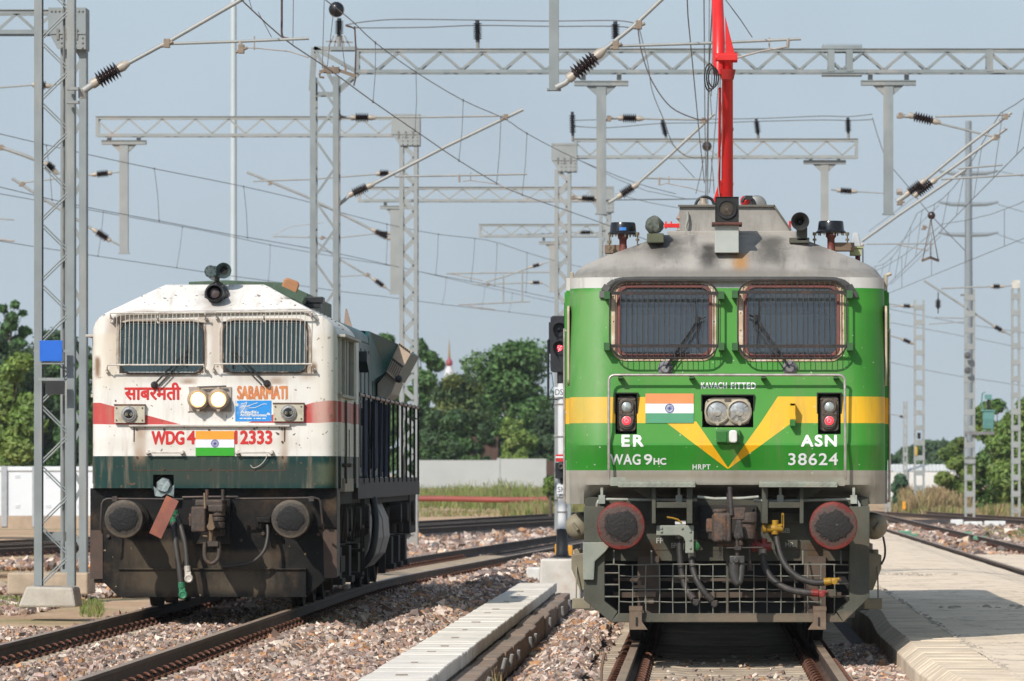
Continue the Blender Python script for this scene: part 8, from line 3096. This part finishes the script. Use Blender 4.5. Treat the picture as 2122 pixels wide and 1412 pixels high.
TG = 'trees beyond the tracks'
tree('tree', 'thin airy tree sticking up above the dark trees at the left edge', 'tree', 22, 624, 780, 105, 270, MID, 1, n=2400, ls=.2, sparse=True, nb=30, group=TG)
tree('tree', 'broad dark tree behind the lattice mast at left', 'tree', 120, 686, 975, 220, 265, DARK, 2, n=7500, ls=.24, nb=22, group=TG)
tree('tree', 'dark tree filling the gap at the far left edge under the airy one', 'tree', -10, 690, 975, 170, 262, DARK, 3, n=6000, ls=.24, nb=20, group=TG)
tree('tree', 'brighter green bushy tree in front of the dark trees at far left', 'tree', 22, 734, 985, 150, 225, LIGHT, 4, n=6500, ls=.19, nb=20, group=TG)
tree('tree', 'mid green tree between the lattice mast and the white engine', 'tree', 150, 742, 985, 150, 230, MID, 5, n=6000, ls=.19, nb=20, group=TG)
tree('tree', 'dark tree whose top shows just above the white engine hood at right', 'tree', 800, 690, 960, 120, 280, MID, 6, n=4200, ls=.22, nb=16, group=TG)
tree('tree', 'tall narrow tree right of the plated gantry mast behind the white engine', 'tree', 882, 702, 965, 105, 312, MID, 7, n=5200, ls=.22, nb=18, group=TG)
tree('tree', 'largest dense green tree between the two engines', 'tree', 1055, 704, 975, 245, 318, MID, 8, n=11000, ls=.24, nb=30, group=TG)
tree('tree', 'lower spreading tree with yellowish sprigs between the engines', 'tree', 950, 775, 945, 170, 304, WARM + DARK, 9, n=6500, ls=.2, nb=20, group=TG)
tree('tree', 'small lighter green tree in front of the pale wall between the engines', 'tree', 1068, 866, 962, 82, 299, LIGHT, 10, n=3000, ls=.17, nb=12, group=TG)
tree('tree', 'dark tree directly behind the signal post', 'tree', 1180, 730, 985, 150, 308, DARK, 11, n=5500, ls=.23, nb=18, group=TG)
tree('tree', 'dark undergrowth tree left of the pale wall behind the white engine', 'tree', 868, 840, 985, 110, 306, DARK, 12, n=4000, ls=.22, nb=14, group=TG)
tree('tree', 'rounded green tree behind the transformer mast', 'tree', 2060, 828, 1065, 150, 262, LIGHT + LIGHT + MID, 13, n=8000, ls=.2, nb=24, group=TG)
tree('tree', 'large bushy tree at the right edge', 'tree', 2135, 822, 1068, 190, 258, LIGHT, 14, n=8500, ls=.2, nb=24, group=TG)
tree('tree', 'yellowish bush tree left of the transformer mast', 'tree', 1985, 905, 1062, 90, 255, LIGHT + WARM, 15, n=4200, ls=.18, nb=16, group=TG)
BUSH = 'bushes by the far fence'
tree('bush', 'round blue green bush right of the green engine', 'bush', 1866, 983, 1058, 62, 262, [(.05, .10, .05), (.035, .08, .04), (.07, .12, .07)], 16, n=2600, ls=.17, nb=12, group=BUSH)
HZ = [(.045, .085, .035), (.055, .095, .04), (.04, .075, .035)]
tree('tree', 'far hazy tree line clump at right beyond the white shed roof', 'tree', 1945, 912, 972, 110, 560, HZ, 17, n=3800, ls=.45, nb=16, group=TG, squash=.8)
tree('tree', 'second far hazy clump beside the first beyond the white shed roof', 'tree', 1900, 925, 972, 80, 580, HZ, 18, n=2600, ls=.45, nb=12, group=TG, squash=.8)
tree('tree', 'small dark far tree beside the green engine edge', 'tree', 1848, 944, 972, 44, 470, [(.05, .10, .045), (.04, .08, .04)], 19, n=1500, ls=.35, nb=9, group=TG)
tree('tree', 'last far hazy clump left of the transformer mast', 'tree', 1988, 920, 975, 60, 540, HZ, 20, n=2200, ls=.42, nb=10, group=TG, squash=.8)
tree('bush', 'low leafy weed by the foot of the signal post', 'bush', 1140, 988, 1030, 50, 205, LIGHT, 21, n=800, ls=.13, nb=8, group=BUSH)
tree('tree', 'low dark tree covering the old brick wall', 'tree', 930, 850, 958, 130, 293.5, DARK + MID, 23, n=4500, ls=.2, nb=18, group=TG)
tree('tree', 'small dark tree at the end of the brick wall', 'tree', 1012, 872, 956, 60, 293.5, DARK, 24, n=2200, ls=.2, nb=12, group=TG)
tree('bush', 'dark low scrub under the big tree behind the pale wall', 'bush', 1140, 900, 985, 90, 300, DARK, 22, n=2500, ls=.2, nb=10, group=BUSH)

grass_m = attr_mat('grass_blade', .8, (1, 1, 1), trans=.2, bscale=2)
def grass(label, regions, seed):
    rs = np.random.RandomState(seed)
    Q, Cc = [], []
    for (x0, x1, y0, y1, n, h, w, cols, zf) in regions:
        X = rs.uniform(0, 1, n)
        Y = rs.uniform(y0, y1, n)
        X = xpx(x0, Y) + (xpx(x1, Y) - xpx(x0, Y)) * X
        clump = .5 + .5 * np.sin(X * 1.7 + 3 * np.sin(Y * .35)) * np.sin(Y * .55 + X * .4)
        keep = rs.rand(n) < .35 + .65 * clump
        X, Y, clump = X[keep], Y[keep], clump[keep]
        m = len(X)
        Z = zf(X, Y)
        hh = h * rs.uniform(.4, 1.1, m) * (.55 + .6 * clump)
        a = rs.uniform(0, math.pi, m)
        dx, dy = np.cos(a) * w, np.sin(a) * w
        lx, ly = rs.normal(0, .22, m) * hh, rs.normal(0, .22, m) * hh
        o = np.zeros(m)
        P0 = np.stack([X - dx, Y - dy, Z], 1)
        P1 = np.stack([X + dx, Y + dy, Z], 1)
        P2 = np.stack([X + lx + dx * .3, Y + ly + dy * .3, Z + hh], 1)
        P3 = np.stack([X + lx - dx * .3, Y + ly - dy * .3, Z + hh * .96], 1)
        Q.append(np.stack([P0, P1, P2, P3], 1))
        c = np.array(cols)[rs.randint(0, len(cols), m)] * rs.uniform(.75, 1.2, (m, 1))
        Cc.append(c)
    Q, Cc = np.concatenate(Q), np.concatenate(Cc)
    f = np.arange(4 * len(Q)).reshape(-1, 4)
    return tag(fast_mesh('grass', Q.reshape(-1, 3), f, 4, grass_m, np.repeat(Cc, 4, 0)), label, 'grass', kind='stuff')
GR = [(.20, .25, .06), (.15, .22, .05), (.26, .27, .09), (.30, .27, .12)]
DRY = [(.42, .30, .16), (.36, .26, .14), (.48, .36, .20), (.28, .25, .10), (.33, .20, .12)]
grass('green and straw coloured grass between the far wall and the dark tracks', [
    (840, 1250, 232, 285, 9000, .55, .03, GR, ground_z), (1040, 1250, 214, 232, 3500, .5, .03, GR + DRY[:2], ground_z),
    (840, 1250, 214, 230, 1500, .15, .03, GR + DRY, ground_z), (960, 1180, 236, 250, 1600, 1.0, .03, GR, ground_z)], 31)
grass('tall dry tan grass under the far masts at right', [
    (1870, 2010, 240, 275, 11000, .95, .035, DRY, ground_z), (1880, 1990, 262, 282, 4000, 1.15, .03, DRY, ground_z), (1840, 2130, 236, 246, 3500, .5, .03, GR + DRY, ground_z)], 32)
grass('short green grass tufts near the foot of the lattice mast', [
    (-20, 60, 86, 94, 1500, .12, .012, GR, ground_z), (165, 215, 84, 92, 500, .14, .012, GR, ground_z), (2040, 2130, 150, 175, 900, .25, .02, GR, lambda x, y: -.22 + 0 * x)], 33)
grass('thin dry straws along the trench ledge', [
    (1095, 1150, 74, 92, 500, .16, .008, DRY, lambda x, y: -.3 + 0 * x), (1000, 1040, 46, 54, 160, .16, .006, DRY, lambda x, y: -.3 + 0 * x)], 34)

# ------------------------------------------------------------------ walls, pipe, far buildings
WALLS = 'boundary walls'
YW = 172.0
t = thing('boundary_wall', 'white precast wall with grey posts behind the lattice mast at left', 'wall', (xpx(100, YW), YW, 0), WALLS)
O = Vector((xpx(100, YW), YW, 0))
wallw = M('white_wall_paint', (.66, .69, .72), .7, 0, .08, .8, dirt=(.48, .46, .44), damt=.4, dscale=.8)
def wb(b, x0, y0, x1, y1, d0, d1):
    p, q = W(x0, y1, YW) - O, W(x1, y0, YW) - O
    b.box(p.x, d0, p.z, q.x, d1, q.z)
posts = list(range(-125, 330, 64))
for i, x in enumerate(posts):
    b = MB()
    wb(b, x, 966, x + 12, 1092, -.06, .16)
    b.build('post', M('grey_wall_post', (.36, .38, .40), .8, 0, .15), t, bevel=.01)
    if i < len(posts) - 1:
        b = MB()
        wb(b, x + 12, 974, x + 64, 1070, .02, .1)
        wb(b, x + 12, 967, x + 64, 976, -.03, .14)
        pn = b.build('panel', wallw, t, bevel=.01)
        b = MB()
        for y in (984, 988, 1046, 1050):
            wb(b, x + 28, y, x + 38, y + 2, -.0, .03)
        b.build('panel_vent', wallw, pn)
b = MB()
wb(b, -130, 1069, 330, 1096, -.02, .2)
b.build('plinth', M('tan_plinth', (.42, .32, .23), .9, 0, .25, 2), t)
YM = 292.0
t = thing('boundary_wall', 'long pale grey wall between the two engines under the trees', 'wall', (xpx(1010, YM), YM, 0), WALLS)
O = Vector((xpx(1010, YM), YM, 0))
def mb(b, x0, y0, x1, y1, d0, d1):
    p, q = W(x0, y1, YM) - O, W(x1, y0, YM) - O
    b.box(p.x, d0, p.z, q.x, d1, q.z)
b = MB()
mb(b, 860, 954, 1033, 1012, 0, .2)
mb(b, 1033, 951, 1132, 1012, -.1, .12)
mb(b, 860, 984, 1033, 1012, -.06, 0)
mb(b, 1030, 950, 1036, 1012, -.14, .14)
b.build('wall', M('pale_grey_render', (.42, .44, .43), .9, 0, .15, .5, dirt=(.30, .31, .30), damt=.5, dscale=.5), t)
b = MB()
mb(b, 880, 905, 1030, 958, 1.4, 1.7)
mb(b, 1131, 955, 1150, 985, 1.4, 1.7)
bw, nt, bs_ = nodes_of('old_brick')
ob = nd(nt, 'ShaderNodeTexCoord').outputs['Object']
br_ = nd(nt, 'ShaderNodeTexBrick')
br_.inputs['Scale'].default_value = 4
br_.inputs['Color1'].default_value = (.09, .045, .032, 1)
br_.inputs['Color2'].default_value = (.065, .038, .03, 1)
br_.inputs['Mortar'].default_value = (.10, .08, .065, 1)
nt.links.new(mapped(nt, ob, (1, 1, 1)), br_.inputs['Vector'])
nt.links.new(br_.outputs[0], bs_.inputs['Base Color'])
bs_.inputs['Roughness'].default_value = .9
tag(b.build('brick_wall', bw, None), 'old dark brick wall half hidden in the trees between the engines', 'wall')
bpy.data.objects['brick_wall'].location = O
YR = 330.0
b = MB()
p, q = W(1836, 995, YR), W(1990, 963, YR)
n = 40
vs = []
for i in range(n + 1):
    x = p.x + (q.x - p.x) * i / n
    vs += [(x, YR, q.z - .4 + .03 * (i % 2)), (x, YR + 2.5, q.z + .03 * (i % 2))]
b.add(vs, [(2 * i, 2 * i + 2, 2 * i + 3, 2 * i + 1) for i in range(n)])
b.box(p.x, YR + .05, p.z - 1, q.x, YR + 2.5, q.z - .42)
tag(b.build('white_shed', M('white_sheet', (.62, .62, .60), .7, 0, .1, .6), None), 'long low white shed beyond the dry grass at right', 'shed')
b = MB()
zc = zpx(1035, 231)
b.tube([Vector((x, 231 + .02 * math.sin(x * 2), zc - .02 * (x + 9) * .2 + .02 * math.sin(x))) for x in np.linspace(xpx(820, 231), xpx(1230, 231), 20)], .115, 12)
tag(b.build('red_pipe', M('red_oxide_pipe', (.33, .075, .055), .6, 0, .25, 1.2, dirt=(.20, .06, .05), damt=.6, dscale=1.5), None, smooth=60), 'thick red pipe lying across the grass in front of the pale wall', 'pipe')
YT = 420.0
t = thing('temple_spire', 'white temple tower with a red dome and gold finial showing over the trees', 'temple', (xpx(931, YT), YT, 0))
sT = F / YT
zz = lambda y: zpx(y, YT)
b = MB()
b.lathe((0, 0, 0), (0, 0, 1), [(.5, 0), (.48, zz(800)), (.40, zz(780)), (.30, zz(770)), (.24, zz(764)), (.22, zz(760)), (.1, zz(759))], 8)
b.build('tower', M('temple_white', (.66, .66, .68), .7), t)
b = MB()
b.lathe((0, 0, 0), (0, 0, 1), [(.1, zz(760)), (.2, zz(758)), (.25, zz(753)), (.24, zz(749)), (.14, zz(745)), (.1, zz(743)), (.06, zz(740))], 16)
b.build('dome', M('temple_red', (.30, .06, .07), .5), t, smooth=60)
b = MB()
pr = [(.06, zz(742))]
for i in range(5):
    y = 740 - i * 5
    pr += [(.11 - i * .015, zz(y - 1)), (.05, zz(y - 4))]
pr += [(.03, zz(712)), (.012, zz(702)), (0, zz(700))]
b.lathe((0, 0, 0), (0, 0, 1), pr, 12)
b.build('finial', M('temple_gold', (.42, .27, .08), .4, .5), t, smooth=60)

# small things on the ground
b = MB()
p, q = W(1870, 1056, 232), W(1877, 1040, 232)
b.box(p.x, 232, p.z, q.x, 232.2, q.z)
tag(b.build('marker_post', M('orange_marker', (.78, .33, .02), .5), None, bevel=.02), 'short orange marker post right of the green engine', 'marker')
b = MB()
p = W(118, 1266, 67)
b.lathe((0, 0, 0), (0, 0, 1), [(.17, -.12), (.2, 0), (.16, .07), (.08, .1), (0, .11)], 11)
b.v = [(x * (1.15 + .12 * math.sin(z * 30 + y * 9)), y * .8, z + .02 * math.sin(x * 19 + y * 13)) for x, y, z in b.v]
o = b.build('boulder', M('tan_boulder', (.50, .37, .25), .9, 0, .25, 6, bump=.5), None)
o.location = (p.x, 67, -.38)
tag(o, 'tan boulder on the gravel in front of the lattice mast footing', 'rock')
YL = 118
sleeper_w = M('white_sleeper_paint', (.70, .70, .68), .8, 0, .12, 5)
for i, (x0, x1, y) in enumerate(((1970, 1996, 1080), (1998, 2036, 1084), (2040, 2084, 1083))):
    Yk = Yof(y + 6, -.1)
    b = MB()
    p, q = W(x0, y + 7, Yk), W(x1, y - 3, Yk)
    b.box(p.x, Yk - .1, p.z - .05, q.x, Yk + .2, q.z)
    o = b.build('painted_block', sleeper_w, None, bevel=.03)
    tag(o, ['left and smallest of the white painted blocks between the right hand tracks', 'middle white painted block between the right hand tracks', 'right and widest white painted block between the right hand tracks'][i], 'painted block', 'white painted blocks')
gfit = M('green_rail_fitting', (.12, .27, .18), .6, 0, .2, 6)
for i, (px, py, w) in enumerate(((1875, 1106, 26), (1890, 1112, 22), (2004, 1108, 20), (2030, 1117, 26))):
    Yk = Yof(py, -.08)
    b = MB()
    p, q = W(px - w / 2, py + 3, Yk), W(px + w / 2, py - 4, Yk)
    b.box(p.x, Yk - .2, p.z, q.x, Yk + .3, q.z)
    b.cyl((p.x, Yk - .1, q.z), (q.x, Yk - .1, q.z), .03, n=8)
    tag(b.build('rail_fitting', gfit, None, bevel=.01), ['green rail joint fitting nearest the green engine on the right track', 'second green rail joint fitting from the green engine', 'green fitting on the far rail of the right hand track', 'long green fitting beyond it on the far rail at right'][i], 'rail fitting', 'green rail fittings')
b = MB()
b.tube(smooth_path([W(1246, 1412, 44.6), W(1247, 1385, 44.6), W(1251, 1362, 44.6), W(1253, 1352, 44.6)]), [.012] * 12 + [.013] * 6 + [.006], 7)
tag(b.build('iron_stake', M('brown_stake', (.20, .13, .09), .8), None), 'thin brown iron stake standing in the stones left of the near rail', 'stake')
b = MB()
rs = random.Random(3)
p = W(1823, 1388, 45.6)
for k in range(1):
    vs = []
    for j in range(5):
        for i in range(5):
            vs.append((p.x + (i - 2) * .02 + rs.uniform(-.01, .01), 45.6 + rs.uniform(-.02, .02), -.12 + (j - 2) * .025 + rs.uniform(-.008, .008)))
    b.add(vs, [(j * 5 + i, j * 5 + i + 1, j * 5 + i + 6, j * 5 + i + 5) for j in range(4) for i in range(4)])
tag(b.build('crumpled_paper', M('paper_white', (.7, .72, .78), .7), None), 'scrap of crumpled white paper on the stones by the kerb', 'paper')
# ------------------------------------------------------------------ dusty air
m = bpy.data.materials.new('dusty_air')
m.use_nodes = True
nt = m.node_tree
nt.nodes.remove(nt.nodes['Principled BSDF'])
pv = nd(nt, 'ShaderNodeVolumePrincipled')
pv.inputs['Color'].default_value = (.80, .88, .95, 1)
pv.inputs['Density'].default_value = .00011
pv.inputs['Anisotropy'].default_value = 0
nt.links.new(pv.outputs[0], nt.nodes['Material Output'].inputs['Volume'])
hz = MB().box(-120, -8, -2.2, 120, 640, 36).build('haze', m)
tag(hz, 'thin dusty haze over the whole yard', 'haze', kind='stuff')
